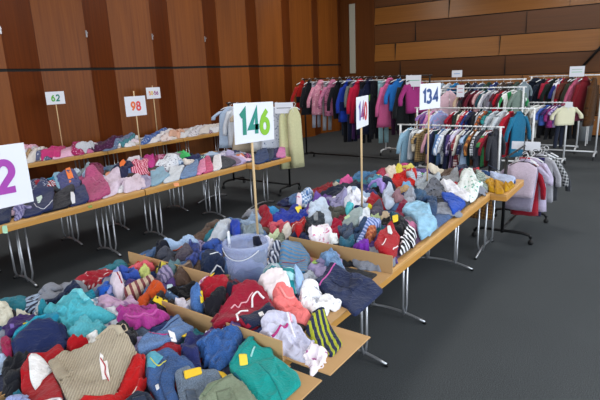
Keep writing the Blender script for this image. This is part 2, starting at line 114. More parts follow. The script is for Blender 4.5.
('shirt', 'bright blue baby top, eighth along the tall white rail of baby clothes', 'top', 'garments on the tall white rail of baby clothes', 'top', 'c:#2b86c8', (-3.556, 10.9, 1.692), 1.047, 0.3, 0.34, 0.07, 3631, []),
('shirt', 'dark red baby top, ninth along the tall white rail of baby clothes', 'top', 'garments on the tall white rail of baby clothes', 'top', 'c:#6a1e2a', (-3.427, 10.9, 1.692), 1.222, 0.3, 0.34, 0.07, 3668, []),
('shirt', 'black baby top, tenth from the panelled end of the tall white rail of baby clothes', 'top', 'garments on the tall white rail of baby clothes', 'top', 'c:#1c1d24', (-3.3, 10.9, 1.692), 1.257, 0.3, 0.34, 0.07, 3705, []),
('shirt', 'navy baby shirt, eleventh from the panelled end of the tall white rail of baby clothes', 'shirt', 'garments on the tall white rail of baby clothes', 'top', 'c:#252c4a', (-3.154, 10.9, 1.692), 1.257, 0.3, 0.34, 0.07, 3742, []),
('dress', 'slate blue baby dress, twelfth along the tall white rail of baby clothes', 'dress', 'garments on the tall white rail of baby clothes', 'dress', 'c:#4a5a7c', (-3.01, 10.9, 1.692), 1.222, 0.3, 0.34, 0.07, 3779, []),
('shirt', 'forest green baby top, thirteenth along the tall white rail of baby clothes', 'top', 'garments on the tall white rail of baby clothes', 'top', 'c:#2a4a3a', (-2.869, 10.9, 1.692), 1.292, 0.3, 0.34, 0.07, 3816, []),
('jumper', 'royal blue baby jumper, fourteenth along the tall white rail of baby clothes', 'jumper', 'garments on the tall white rail of baby clothes', 'top', 'c:#283c84', (-2.729, 10.9, 1.692), 1.222, 0.3, 0.34, 0.07, 3853, []),
('cardigan', 'chocolate baby cardigan, fifteenth from the panelled end of the tall white rail of baby clothes', 'cardigan', 'garments on the tall white rail of baby clothes', 'top', 'c:#4c3c34', (-2.592, 10.9, 1.692), 1.257, 0.3, 0.34, 0.07, 3890, []),
('trousers', 'dark grey baby trousers, sixteenth along the tall white rail of baby clothes', 'trousers', 'garments on the tall white rail of baby clothes', 'trousers', 'c:#3a3c40', (-2.457, 10.9, 1.692), 1.326, 0.32, 0.34, 0.07, 3927, []),
('jacket', 'moss green baby jacket, seventeenth along the tall white rail of baby clothes', 'jacket', 'garments on the tall white rail of baby clothes', 'coat', 'c:#3c4a40', (-2.324, 10.9, 1.692), 1.222, 0.32, 0.34, 0.08, 3964, []),
('coat', 'grey blue baby coat, eighteenth along the tall white rail of baby clothes', 'coat', 'garments on the tall white rail of baby clothes', 'coat', 'c:#76848c', (-2.192, 10.9, 1.692), 1.152, 0.36, 0.34, 0.08, 4001, []),
('coat', 'dark navy padded coat, first along the tall rail of coats at the far end', 'coat', 'garments on the tall rail of coats at the far end', 'coat', 'c:#171f30', (-2.157, 11.9, 1.712), 0.524, 0.66, 0.6, 0.15, 4038, ['hood']),
('coat', 'navy ski coat, second along the tall rail of coats at the far end', 'coat', 'garments on the tall rail of coats at the far end', 'coat', 'c:#1a2233', (-2.019, 11.9, 1.712), 0.908, 0.66, 0.44, 0.1, 4075, []),
('coat', 'crimson rain coat, third along the tall rail of coats at the far end', 'coat', 'garments on the tall rail of coats at the far end', 'coat', 'c:#a8203c', (-1.903, 11.9, 1.712), 1.012, 0.5, 0.4, 0.09, 4112, []),
('coat', 'black green wax coat, fourth along the tall rail of coats at the far end', 'coat', 'garments on the tall rail of coats at the far end', 'coat', 'c:#16201f', (-1.788, 11.9, 1.712), 0.873, 0.6, 0.44, 0.1, 4149, []),
('coat', 'blue and white sports coat, fifth along the tall rail of coats at the far end', 'coat', 'garments on the tall rail of coats at the far end', 'coat', 'stripe:#28307a:#d8dae4:.3:0', (-1.675, 11.9, 1.712), 1.012, 0.5, 0.4, 0.09, 4186, []),
('coat', 'scarlet hanging coat, sixth along the tall rail of coats at the far end', 'coat', 'garments on the tall rail of coats at the far end', 'coat', 'c:#b01c34', (-1.618, 11.9, 1.712), 1.152, 0.66, 0.38, 0.08, 4223, []),
('coat', 'rust brown coat, seventh along the tall rail of coats at the far end', 'coat', 'garments on the tall rail of coats at the far end', 'coat', 'c:#5c2a1e', (-1.526, 11.9, 1.712), 0.977, 0.5, 0.42, 0.09, 4260, []),
('coat', 'dark olive coat, eighth along the tall rail of coats at the far end', 'coat', 'garments on the tall rail of coats at the far end', 'coat', 'c:#2a2c20', (-1.452, 11.9, 1.712), 1.082, 0.62, 0.42, 0.09, 4297, []),
('coat', 'long rose pink coat, ninth along the tall rail of coats at the far end', 'coat', 'garments on the tall rail of coats at the far end', 'coat', 'c:#c46080', (-1.361, 11.9, 1.712), 0.838, 0.86, 0.44, 0.11, 4334, []),
('coat', 'dark red woollen coat, tenth along the tall rail of coats at the far end', 'coat', 'garments on the tall rail of coats at the far end', 'coat', 'c:#7c1a26', (-1.234, 11.9, 1.712), 0.908, 0.7, 0.44, 0.1, 4371, ['hood']),
('coat', 'mottled brown coat, eleventh along the tall rail of coats at the far end', 'coat', 'garments on the tall rail of coats at the far end', 'coat', 'print:#543418:#2e1c0e', (-1.075, 11.9, 1.712), 1.257, 0.95, 0.36, 0.12, 4408, []),
('trousers', 'white summer trousers, first garment from the wood-panelled end of the short white rail on casters', 'trousers', 'garments on the short white rail on casters', 'trousers', 'c:#d0d0cc', (-1.976, 10.8, 1.237), 0.873, 0.62, 0.34, 0.08, 4445, []),
('shirt', 'white fleece top, second garment from the wood-panelled end of the short white rail on casters', 'top', 'garments on the short white rail on casters', 'top', 'fleece:#d6d6d2', (-1.903, 10.8, 1.237), 0.768, 0.34, 0.4, 0.09, 4482, []),
('shirt', 'off-white cotton top, third garment from the wood-panelled end of the short white rail on casters', 'top', 'garments on the short white rail on casters', 'top', 'c:#c8c8c8', (-1.795, 10.8, 1.237), 0.908, 0.32, 0.38, 0.08, 4519, []),
('shirt', 'cornflower blue top, fourth garment from the wood-panelled end of the short white rail on casters', 'top', 'garments on the short white rail on casters', 'top', 'c:#4a6cc4', (-1.706, 10.8, 1.237), 0.977, 0.36, 0.38, 0.08, 4556, []),
('shirt', 'deep violet top, fifth garment from the wood-panelled end of the short white rail on casters', 'top', 'garments on the short white rail on casters', 'top', 'c:#4c2a66', (-1.636, 10.8, 1.237), 1.082, 0.4, 0.38, 0.08, 4593, []),
('shirt', 'magenta and purple top, sixth from the panelled end of the short white rail on casters', 'top', 'garments on the short white rail on casters', 'top', 'print:#8a2a74:#c85aa0', (-1.566, 10.8, 1.237), 1.047, 0.4, 0.38, 0.08, 4630, []),
('shirt', 'lilac striped top, seventh garment from the wood-panelled end of the short white rail on casters', 'top', 'garments on the short white rail on casters', 'top', 'stripe:#b09cc8:#5a4a88:.04:0', (-1.514, 10.8, 1.237), 1.082, 0.4, 0.38, 0.08, 4667, []),
('trousers', 'dark navy long trousers, eighth from the panelled end of the short white rail on casters', 'trousers', 'garments on the short white rail on casters', 'trousers', 'c:#1c2234', (-1.445, 10.8, 1.237), 0.977, 0.78, 0.36, 0.08, 4704, []),
('jumper', 'cream woolly jumper, ninth garment from the wood-panelled end of the short white rail on casters', 'jumper', 'garments on the short white rail on casters', 'top', 'fleece:#d2cfb4', (-1.376, 10.8, 1.237), 0.698, 0.36, 0.42, 0.1, 4741, []),
('trousers', 'black hanging trousers, first garment from the wood-panelled end of the low rail of dark trousers', 'trousers', 'garments on the low rail of dark trousers', 'trousers', 'c:#14151b', (-2.34, 12.6, 0.992), 0.873, 0.62, 0.38, 0.08, 4778, []),
('trousers', 'dark grey hanging trousers, second from the panelled end of the low rail of dark trousers', 'trousers', 'garments on the low rail of dark trousers', 'trousers', 'c:#25272d', (-2.191, 12.6, 0.992), 0.942, 0.62, 0.38, 0.08, 4815, []),
('skirt', 'black hanging skirt, third garment from the wood-panelled end of the low rail of dark trousers', 'skirt', 'garments on the low rail of dark trousers', 'skirt', 'c:#101116', (-2.045, 12.6, 0.992), 0.803, 0.55, 0.4, 0.08, 4852, []),
('trousers', 'charcoal hanging trousers, fourth garment from the wood-panelled end of the low rail of dark trousers', 'trousers', 'garments on the low rail of dark trousers', 'trousers', 'c:#1c1d22', (-1.9, 12.6, 0.992), 0.873, 0.62, 0.38, 0.08, 4889, []),
('skirt', 'black pleated skirt, fifth garment from the wood-panelled end of the low rail of dark trousers', 'skirt', 'garments on the low rail of dark trousers', 'skirt', 'c:#131419', (-1.757, 12.6, 0.992), 0.768, 0.55, 0.4, 0.08, 4926, []),
('trousers', 'dark brown hanging trousers, sixth from the panelled end of the low rail of dark trousers', 'trousers', 'garments on the low rail of dark trousers', 'trousers', 'c:#241d1b', (-1.617, 12.6, 0.992), 0.908, 0.62, 0.38, 0.08, 4963, []),
('trousers', 'black wide trousers, seventh garment from the wood-panelled end of the low rail of dark trousers', 'trousers', 'garments on the low rail of dark trousers', 'trousers', 'c:#15161a', (-1.478, 12.6, 0.992), 0.873, 0.6, 0.38, 0.08, 5000, []),
('nightdress', 'pale blue nightdress, first garment from the wood-panelled end of the rail behind the long tables', 'nightdress', 'garments on the rail behind the long tables', 'dress', 'c:#b4c6e0', (-6.168, 6.6, 1.512), 0.698, 0.72, 0.42, 0.1, 5037, []),
('nightshirt', 'white long-sleeved nightshirt, second garment from the wood-panelled end of the rail behind the long tables', 'nightshirt', 'garments on the rail behind the long tables', 'top', 'c:#d4d8e2', (-5.979, 6.6, 1.512), 0.785, 0.7, 0.42, 0.09, 5074, []),
('dress', 'beige linen dress, third garment from the wood-panelled end of the rail behind the long tables', 'dress', 'garments on the rail behind the long tables', 'dress', 'c:#b8a894', (-5.771, 6.6, 1.512), 0.873, 0.78, 0.4, 0.09, 5111, []),
('dress', 'grey checked dress, fourth garment from the wood-panelled end of the rail behind the long tables', 'dress', 'garments on the rail behind the long tables', 'dress', 'plaid:#8c8f98:#5e616a', (-5.568, 6.6, 1.512), 0.96, 0.6, 0.4, 0.09, 5148, []),
('dress', 'white cotton dress, fifth garment from the wood-panelled end of the rail behind the long tables', 'dress', 'garments on the rail behind the long tables', 'dress', 'c:#d2d4d8', (-5.393, 6.6, 1.512), 0.873, 0.74, 0.4, 0.09, 5185, []),
('tunic', 'grey patterned tunic, sixth garment from the wood-panelled end of the rail behind the long tables', 'tunic', 'garments on the rail behind the long tables', 'dress', 'print:#a6a49c:#56544e', (-5.242, 6.6, 1.512), 0.663, 0.5, 0.42, 0.1, 5222, []),
('dress', 'white and blue print dress, seventh along the rail behind the long tables', 'dress', 'garments on the rail behind the long tables', 'dress', 'print:#c4cad8:#6a7896', (-5.116, 6.6, 1.512), 0.733, 0.72, 0.4, 0.1, 5259, []),
('curtain', 'long pale yellow curtain, eighth from the panelled end of the rail behind the long tables', 'curtain', 'garments on the rail behind the long tables', 'vest', 'c:#d2d2a4', (-4.91, 6.6, 1.512), 1.082, 1.0, 0.3, 0.12, 5296, []),
('curtain', 'long cream yellow curtain, ninth from the panelled end of the rail behind the long tables', 'curtain', 'garments on the rail behind the long tables', 'vest', 'c:#c4c29a', (-4.769, 6.6, 1.512), 1.222, 0.98, 0.28, 0.11, 5333, []),
('vest', 'pale pink vest, first garment from the camera end of the low rail behind the tray', 'vest', 'garments on the low rail behind the tray', 'vest', 'c:#c0b0c0', (-1.13, 5.86, 0.985), 0.124, 0.4, 0.34, 0.075, 900, []),
('shirt', 'lavender grey top, second garment from the camera end of the low rail behind the tray', 'top', 'garments on the low rail behind the tray', 'top', 'c:#a8a0b8', (-1.13, 5.969, 0.985), -0.132, 0.58, 0.36, 0.075, 907, []),
('cardigan', 'scarlet thin cardigan, third garment from the camera end of the low rail behind the tray', 'cardigan', 'garments on the low rail behind the tray', 'top', 'c:#a81c30', (-1.16, 6.077, 0.985), 0.164, 0.66, 0.32, 0.075, 914, []),
('dress', 'pale lilac dress, fourth garment from the camera end of the low rail behind the tray', 'dress', 'garments on the low rail behind the tray', 'dress', 'c:#b8aec8', (-1.11, 6.186, 0.985), -0.094, 0.62, 0.34, 0.075, 921, []),
('trousers', 'deep violet trousers, fifth garment from the camera end of the low rail behind the tray', 'trousers', 'garments on the low rail behind the tray', 'trousers', 'c:#2e2858', (-1.09, 6.294, 0.985), -0.095, 0.7, 0.36, 0.075, 928, []),
('shirt', 'silver grey top, sixth garment from the camera end of the low rail behind the tray', 'top', 'garments on the low rail behind the tray', 'top', 'c:#9a9aa2', (-1.07, 6.403, 0.985), 0.044, 0.56, 0.36, 0.075, 935, []),
('shirt', 'grey checked top, seventh garment from the camera end of the low rail behind the tray', 'top', 'garments on the low rail behind the tray', 'top', 'plaid:#2a2c30:#b0b2b6', (-1.05, 6.511, 0.985), 0.106, 0.54, 0.36, 0.075, 942, []),
('coat', 'charcoal grey coat, eighth garment from the camera end of the low rail behind the tray', 'coat', 'garments on the low rail behind the tray', 'coat', 'c:#3a3c42', (-1.03, 6.62, 0.985), -0.063, 0.58, 0.36, 0.075, 949, [])]
CLOTHES = [
('C', 'blanket', 'dark grey blanket spread under the heap around the lilac acid-washed jeans', 'c:#3c3e46', 3.5, 'bed', '-1575 475 -395 -325 0 -325 395 -325 395 0 395 325 0 325 -395 325 -395 0', 4393),
('C', 'blanket', 'navy blanket spread under the heap around the mid-blue jeans', 'c:#262c48', 3.2, 'bed', '-1565 1130 -405 -330 0 -330 405 -330 405 0 405 330 0 330 -405 330 -405 0', 2339),
('C', 'blanket', 'slate blue blanket spread under the heap around the pink and white striped leggings', 'c:#4a5670', 6.5, 'bed', '-1860 1730 -110 -200 0 -200 110 -200 110 0 110 200 0 200 -110 200 -110 0', 285),
('C', 'blanket', "dark brown blanket spread under the heap around the coral pink girls' top", 'c:#463a36', 5, 'bed', '-1505 1795 -235 -255 0 -255 235 -255 235 0 235 255 0 255 -235 255 -235 0', 8204),
('C', 'blanket', 'black blanket spread under the heap around the speckled grey knitted top', 'c:#1c1d22', 1.5, 'bed', '-1495 2310 -225 -260 0 -260 225 -260 225 0 225 260 0 260 -225 260 -225 0', 6150),
('C', 'blanket', 'plum blanket spread under the heap around the dark blue denim skirt', 'c:#4a3050', 7, 'bed', '-1625 3030 -345 -370 0 -370 345 -370 345 0 345 370 0 370 -345 370 -345 0', 4096),
('C', 'blanket', 'denim blue blanket spread under the heap around the wine red and black tunic', 'denim:#3c547c', 7, 'bed', '-1625 3775 -345 -375 0 -375 345 -375 345 0 345 375 0 375 -345 375 -345 0', 2042),
('C', 'blanket', 'charcoal blanket spread under the heap around the black and grey patterned cardigan', 'c:#2e3036', 6.5, 'bed', '-1625 4540 -345 -390 0 -390 345 -390 345 0 345 390 0 390 -345 390 -345 0', 9961),
('C', 'blanket', 'dark grey blanket spread under the heap around the raspberry pink mitten', 'c:#3c3e46', 2, 'bed', '-2405 435 -415 -285 0 -285 415 -285 415 0 415 285 0 285 -415 285 -415 0', 7907),
('C', 'blanket', 'navy blanket spread under the heap around the deep purple leggings', 'c:#262c48', 3, 'bed', '-2405 1010 -415 -290 0 -290 415 -290 415 0 415 290 0 290 -415 290 -415 0', 5853),
('C', 'blanket', 'slate blue blanket spread under the heap around the lilac blue pyjama top', 'c:#4a5670', 4.5, 'bed', '-2405 1565 -415 -265 0 -265 415 -265 415 0 415 265 0 265 -415 265 -415 0', 3799),
('C', 'blanket', 'dark brown blanket spread under the heap around the light blue long-sleeved top', 'c:#463a36', 6, 'bed', '-2470 2290 -270 -390 0 -390 270 -390 270 0 270 390 0 390 -270 390 -270 0', 1745),
('C', 'blanket', 'black blanket spread under the heap around the royal blue sweatshirt', 'c:#1c1d22', 7, 'bed', '-2395 3125 -405 -375 0 -375 405 -375 405 0 405 375 0 375 -405 375 -405 0', 9664),
('C', 'blanket', 'plum blanket spread under the heap around the purple crumpled cardigan', 'c:#4a3050', 7, 'bed', '-2395 3875 -405 -375 0 -375 405 -375 405 0 405 375 0 375 -405 375 -405 0', 7610),
('C', 'blanket', 'denim blue blanket spread under the heap around the teal blue faded jeans', 'denim:#3c547c', 6, 'bed', '-2395 4600 -405 -350 0 -350 405 -350 405 0 405 350 0 350 -405 350 -405 0', 5556),
('C', 'blanket', 'charcoal blanket spread under the heap around the yellow baby sleepsuit', 'c:#2e3036', 5.5, 'bed', '-2310 5330 -310 -350 0 -350 310 -350 310 0 310 350 0 350 -310 350 -310 0', 3502),
('C', 'blanket', 'dark grey blanket spread under the heap around the grey tweed jacket', 'c:#3c3e46', 5, 'bed', '-1740 5330 -240 -350 0 -350 240 -350 240 0 240 350 0 350 -240 350 -240 0', 1448),
('L', 'blanket', 'navy blanket spread under the heap around the navy corduroy trousers near number sheet', 'c:#262c48', 2.2, 'bed', '-5120 1690 -300 -390 0 -390 300 -390 300 0 300 390 0 390 -300 390 -300 0', 9367),
('L', 'blanket', 'slate blue blanket spread under the heap around the navy corduroy trousers near number sheet', 'c:#4a5670', 8, 'bed', '-5790 1690 -360 -390 0 -390 360 -390 360 0 360 390 0 390 -360 390 -360 0', 7313),
('L', 'blanket', 'black blanket spread under the heap around the navy hoodie', 'c:#1c1d22', 2.2, 'bed', '-5120 2480 -300 -390 0 -390 300 -390 300 0 300 390 0 390 -300 390 -300 0', 5259),
('L', 'blanket', 'plum blanket spread under the heap around the navy and white patterned top', 'c:#4a3050', 8, 'bed', '-5790 2480 -360 -390 0 -390 360 -390 360 0 360 390 0 390 -360 390 -360 0', 3205),
('L', 'blanket', 'charcoal blanket spread under the heap around the rose pink flowered hooded top', 'c:#2e3036', 2.2, 'bed', '-5120 3270 -300 -390 0 -390 300 -390 300 0 300 390 0 390 -300 390 -300 0', 1151),
('L', 'blanket', 'dark grey blanket spread under the heap around the light blue cotton top', 'c:#3c3e46', 8, 'bed', '-5790 3270 -360 -390 0 -390 360 -390 360 0 360 390 0 390 -360 390 -360 0', 9070),
('L', 'blanket', 'slate blue blanket spread under the heap around the pale teal folded trousers', 'c:#4a5670', 2.2, 'bed', '-5120 4060 -300 -390 0 -390 300 -390 300 0 300 390 0 390 -300 390 -300 0', 7016),
('L', 'blanket', 'dark brown blanket spread under the heap around the plain white folded tee', 'c:#463a36', 8, 'bed', '-5790 4060 -360 -390 0 -390 360 -390 360 0 360 390 0 390 -360 390 -360 0', 4962),
('L', 'blanket', 'plum blanket spread under the heap around the coral pink folded jeans', 'c:#4a3050', 2.2, 'bed', '-5120 4850 -300 -390 0 -390 300 -390 300 0 300 390 0 390 -300 390 -300 0', 2908),
('L', 'blanket', 'denim blue blanket spread under the heap around the raspberry dress', 'denim:#3c547c', 8, 'bed', '-5790 4850 -360 -390 0 -390 360 -390 360 0 360 390 0 390 -360 390 -360 0', 854),
('L', 'blanket', 'slate blue blanket spread under the heap around the navy folded jeans on end table', 'c:#4a5670', 3, 'bed', '-5300 5625 -600 -325 0 -325 600 -325 600 0 600 325 0 325 -600 325 -600 0', 8773),
('B', 'blanket', 'white blanket spread under the heap around the white and grey baby blanket', 'c:#c8c8d0', 9, 'bed', '-8410 3870 -290 -470 0 -470 290 -470 290 0 290 470 0 470 -290 470 -290 0', 6719),
('B', 'blanket', 'pale grey blanket spread under the heap around the light pink cotton dress', 'c:#a4a6b0', 9, 'bed', '-8410 4820 -290 -470 0 -470 290 -470 290 0 290 470 0 470 -290 470 -290 0', 4665),
('B', 'blanket', 'cream blanket spread under the heap around the blue grey patterned top', 'c:#c4beb4', 9, 'bed', '-8410 5770 -290 -470 0 -470 290 -470 290 0 290 470 0 470 -290 470 -290 0', 2611),
('B', 'blanket', 'white blanket spread under the heap around the white folded baby clothes', 'c:#c8c8d0', 9, 'bed', '-8410 6720 -290 -470 0 -470 290 -470 290 0 290 470 0 470 -290 470 -290 0', 557),
('B', 'blanket', 'pale grey blanket spread under the heap around the white ribbed vest', 'c:#a4a6b0', 9, 'bed', '-8410 7670 -290 -470 0 -470 290 -470 290 0 290 470 0 470 -290 470 -290 0', 8476),
('B', 'blanket', 'cream blanket spread under the heap around the white babygrow by the rack', 'c:#c4beb4', 9, 'bed', '-8410 8620 -290 -470 0 -470 290 -470 290 0 290 470 0 470 -290 470 -290 0', 6422),
('B', 'dress', 'striped pale pink dress just behind the white and black sleepsuit', 'stripe:#d8bccb:#30344c:0.03:2.3', 5.3, 'c', '-8133 7977 0 118 79 447', 8523),
('B', 'jumper', 'patterned cream jumper just before the peach baby top', 'print:#d0cac4:#e0dce2', 5.3, 'c', '-8118 6877 0 123 102 528', 9414),
('B', 'leggings', 'striped pale pink leggings just behind the teal and navy top', 'stripe:#d8bccb:#dcdce4:0.03:2.5', 3.8, 'c', '-8223 6047 0 100 89 310', 4143),
('B', 'top', 'striped white top just behind the blue grey patterned top', 'stripe:#d4d4da:#dcdce4:0.03:1.6', 3.8, 'c', '-8156 5827 0 136 121 164', 332),
('B', 'jumper', 'rumpled white jumper just behind the dark plum dotted dress', 'c:#d4d4da', 5.2, 'c', '-8174 5579 0 108 66 322', 6494),
('B', 'leggings', 'balled-up rose pink leggings just before the grey white folded tops', 'c:#c8709a', 3.8, 'c', '-8156 4982 0 117 88 167', 5034),
('B', 'shirt', 'balled-up cream shirt just behind the cream white cardigan', 'c:#d0cac4', 4.0, 'c', '-8153 4193 0 110 98 71', 9736),
('L', 'top', 'rumpled navy top just behind the navy folded jeans on end table', 'c:#2a3058', 4.0, 'c', '-5413 5854 0 111 97 294', 654),
('L', 'tee', 'folded pale blue tee just before the navy folded jeans on end table', 'c:#a8bcd6', 3.4, 'c', '-5675 5563 0 114 86 373', 5059),
('L', 'vest', 'striped lilac vest just before the navy folded jeans on end table', 'stripe:#a8a0c4:#dcdce4:0.03:2.1', 4.2, 'c', '-5450 5631 0 134 82 125', 3005),
('L', 'vest', 'folded grey vest just before the navy folded jeans on end table', 'c:#8c90a0', 3.3, 'c', '-5237 5743 0 105 73 538', 8573),
('L', 'jumper', 'balled-up lilac jumper just before the navy folded jeans on end table', 'c:#a8a0c4', 3.3, 'c', '-5323 5631 0 102 70 201', 951),
('L', 'leggings', 'striped mint leggings just behind the bright green baby top', 'stripe:#a4cfc4:#30344c:0.03:3.0', 2.9, 'c', '-5527 5213 0 153 103 57', 9514),
('L', 'tee', 'striped rose pink tee just before the navy folded jeans on end table', 'stripe:#c0608e:#30344c:0.03:1.6', 4.1, 'c', '-4968 5514 0 125 92 64', 8870),
('L', 'shirt', 'rumpled orange shirt just before the navy folded jeans on end table', 'c:#d87a48', 3.3, 'c', '-4979 5383 0 119 88 449', 1248),
('L', 'top', 'creased pale pink top just before the navy folded jeans on end table', 'c:#d8b8ca', 3.5, 'c', '-4827 5367 0 134 94 71', 9167),
('L', 'leggings', 'rumpled rose pink leggings just behind the white and pale blue shirt', 'c:#c0608e', 3.5, 'c', '-5731 3397 0 147 99 134', 3674),
('L', 'top', 'striped white top just before the blush white knitted cardigan', 'stripe:#d2d2da:#dcdce4:0.03:1.5', 4.1, 'c', '-4908 3323 0 155 128 611', 7485),
('C', 'leggings', 'rumpled purple leggings just behind the pale yellow rolled top', 'c:#5c4484', 3.7, 'c', '-2155 5521 0 145 129 425', 8401),
('C', 'jumper', 'folded cream jumper just behind the pale yellow rolled top', 'c:#cdc5b6', 3.3, 'c', '-1990 5548 0 137 95 604', 6347),
('C', 'shirt', 'balled-up cream shirt just before the scarlet rolled sock', 'c:#cdc5b6', 3.8, 'c', '-1513 5607 0 131 112 129', 9861),
('C', 'leggings', 'crumpled brown leggings just behind the grey tweed jacket', 'c:#5c4a40', 4.6, 'c', '-1797 5476 0 164 119 415', 4293),
('C', 'dress', 'balled-up burgundy dress just before the scarlet rolled sock', 'c:#7c1f38', 4.1, 'c', '-1618 5487 0 163 133 520', 2239),
('C', 'shirt', 'rumpled brown shirt just behind the grey-green striped jumper', 'c:#5c4a40', 4.3, 'c', '-1497 5324 0 142 99 603', 4590),
('C', 'tee', 'crumpled slate tee just before the steel blue rolled jeans', 'c:#4e5a70', 3.2, 'c', '-2540 4849 0 171 120 407', 9589),
('L', 'trousers', 'patterned pale pink trousers just before the lilac grey striped top', 'print:#d8b8ca:#2a2c44', 3.5, 'c', '-5016 2097 0 163 139 32', 8970),
('C', 'shirt', 'balled-up teal shirt just behind the hot pink leggings', 'c:#2f7c8e', 3.8, 'c', '-2591 4603 0 162 123 339', 4021),
('C', 'top', 'folded grey top just behind the white top with green lettering', 'c:#7e828e', 4.1, 'c', '-1376 4865 0 166 136 9', 9292),
('C', 'vest', 'striped teal vest just before the teal blue faded jeans', 'stripe:#2f7c8e:#30344c:0.03:0.3', 4.3, 'c', '-2317 4466 0 138 123 544', 6372),
('C', 'trousers', 'patterned dark blue trousers just before the lavender frilly top', 'print:#2c3c74:#8a6a9c', 3.8, 'c', '-2226 4272 0 139 118 22', 804),
('C', 'top', 'crumpled black top just before the lavender frilly top', 'c:#1a1b22', 4.4, 'c', '-2062 4201 0 130 101 222', 8723),
('C', 'dress', 'creased dark blue dress just before the tan cotton shorts', 'c:#2c3c74', 3.8, 'c', '-1813 4243 0 148 101 399', 6669),
('C', 'dress', 'folded dark blue dress just behind the pale grey-blue shirt', 'c:#2c3c74', 3.9, 'c', '-2131 4044 0 130 110 238', 3155),
('C', 'shirt', 'patterned white shirt just behind the white lace top', 'print:#d4d6de:#e0dce2', 4.2, 'c', '-2268 3866 0 141 106 355', 9614),
('C', 'leggings', 'rumpled navy leggings just behind the blue gingham shirt', 'c:#232b50', 3.0, 'c', '-2645 3577 0 162 122 610', 8154),
('C', 'shirt', 'rumpled denim blue shirt just behind the blue gingham shirt', 'denim:#4a6690', 3.8, 'c', '-2539 3634 0 163 108 368', 6100),
('C', 'jumper', 'balled-up pale blue jumper just behind the white pyjama trousers', 'c:#a4b8d4', 3.8, 'c', '-2102 3861 0 167 150 262', 7560),
('C', 'trousers', 'crumpled red trousers just before the pale grey-blue shirt', 'c:#a82232', 3.8, 'c', '-1913 3868 0 158 103 518', 5506),
('C', 'trousers', 'folded grey trousers just before the dark denim dungaree skirt', 'c:#7e828e', 3.3, 'c', '-1373 3986 0 178 137 108', 6966),
('C', 'leggings', 'creased denim blue leggings just behind the wine red and black tunic', 'denim:#4a6690', 3.4, 'c', '-1654 3865 0 145 125 221', 3452),
('C', 'shirt', 'creased grey shirt just behind the cyan blue padded jacket', 'c:#7e828e', 4.2, 'c', '-2696 3135 0 156 114 319', 6991),
('C', 'top', 'balled-up denim blue top just before the pale denim dungarees', 'denim:#4a6690', 4.2, 'c', '-2701 2742 0 175 138 496', 5828),
('C', 'dress', 'rumpled burgundy dress just before the cyan baby bib', 'c:#7c1f38', 4.3, 'c', '-1896 3335 0 156 122 222', 4343),
('C', 'vest', 'balled-up grey vest just behind the light blue denim jeans roll', 'c:#7e828e', 3.5, 'c', '-1413 3565 0 157 113 622', 5803),
('C', 'trousers', 'folded brown trousers just behind the silver grey quilted sleeve', 'c:#5c4a40', 3.8, 'c', '-2663 2551 0 180 149 260', 8179),
('C', 'vest', 'patterned rose pink vest just before the petrol blue patterned leggings', 'print:#c6789e:#8a6a9c', 3.6, 'c', '-1499 3338 0 158 122 252', 235),
('C', 'vest', 'crumpled brown vest just behind the grey-green marl tee', 'c:#5c4a40', 3.5, 'c', '-2362 2710 0 161 117 563', 1720),
('C', 'shirt', 'balled-up teal shirt just behind the silver grey quilted sleeve', 'c:#2f7c8e', 3.3, 'c', '-2517 2524 0 148 130 414', 6125),
('C', 'shirt', 'balled-up purple shirt just behind the dark blue denim skirt', 'c:#5c4484', 3.8, 'c', '-1673 3100 0 152 136 210', 6694),
('C', 'top', 'crumpled denim blue top just behind the black waxed jacket sleeve', 'denim:#4a6690', 4.3, 'c', '-2799 2103 0 165 135 398', 8773),
('C', 'shirt', 'creased teal shirt just behind the blue and lilac striped trousers', 'c:#2f7c8e', 3.4, 'c', '-1512 3083 0 169 149 609', 4640),
('C', 'shirt', 'balled-up denim blue shirt just behind the royal blue mitten', 'denim:#4a6690', 4.3, 'c', '-2298 2549 0 150 114 131', 4071),
('C', 'vest', 'folded navy vest just before the black silky scarf', 'c:#232b50', 3.9, 'c', '-1917 2795 0 178 115 73', 7585),
('C', 'tee', 'patterned lilac tee just behind the light blue long-sleeved top', 'print:#9a90ba:#2a2c44', 4.1, 'c', '-2531 2240 0 143 127 600', 8476),
('C', 'jumper', 'crumpled teal jumper just before the orange-red knitted hat', 'c:#2f7c8e', 3.1, 'c', '-2802 1769 0 135 96 223', 9070),
('C', 'vest', 'crumpled grey vest just behind the white baby bodysuit', 'c:#7e828e', 3.1, 'c', '-2080 2510 0 175 142 304', 2017),
('C', 'top', 'folded purple top just behind the red patterned dress with white ribbons', 'c:#5c4484', 3.3, 'c', '-1433 2870 0 162 135 322', 9045),
('C', 'jumper', 'folded rose pink jumper just behind the navy and white striped sleepsuit', 'c:#c6789e', 3.9, 'c', '-1938 2541 0 170 107 627', 9936),
('C', 'leggings', 'rumpled black leggings just before the bright purple swimming shorts', 'c:#1a1b22', 4.1, 'c', '-1563 2671 0 149 124 243', 5531),
('C', 'dress', 'patterned red dress just before the royal blue crumpled shirt', 'print:#a82232:#e0dce2', 4.4, 'c', '-2650 1569 0 149 112 391', 3502),
('C', 'leggings', 'balled-up brown leggings just behind the navy sports top with white stripes', 'c:#5c4a40', 3.5, 'c', '-2255 2077 0 173 109 136', 4665),
('C', 'trousers', 'folded denim blue trousers just behind the navy sports top with white stripes', 'denim:#4a6690', 4.7, 'c', '-2126 2169 0 86 77 103', 2311),
('C', 'dress', 'balled-up grey dress just before the bright purple swimming shorts', 'c:#7e828e', 3.6, 'c', '-1359 2689 0 158 132 53', 3477),
('C', 'top', 'folded dark blue top just behind the royal blue crumpled shirt', 'c:#2c3c74', 3.2, 'c', '-2484 1696 0 169 113 101', 1448),
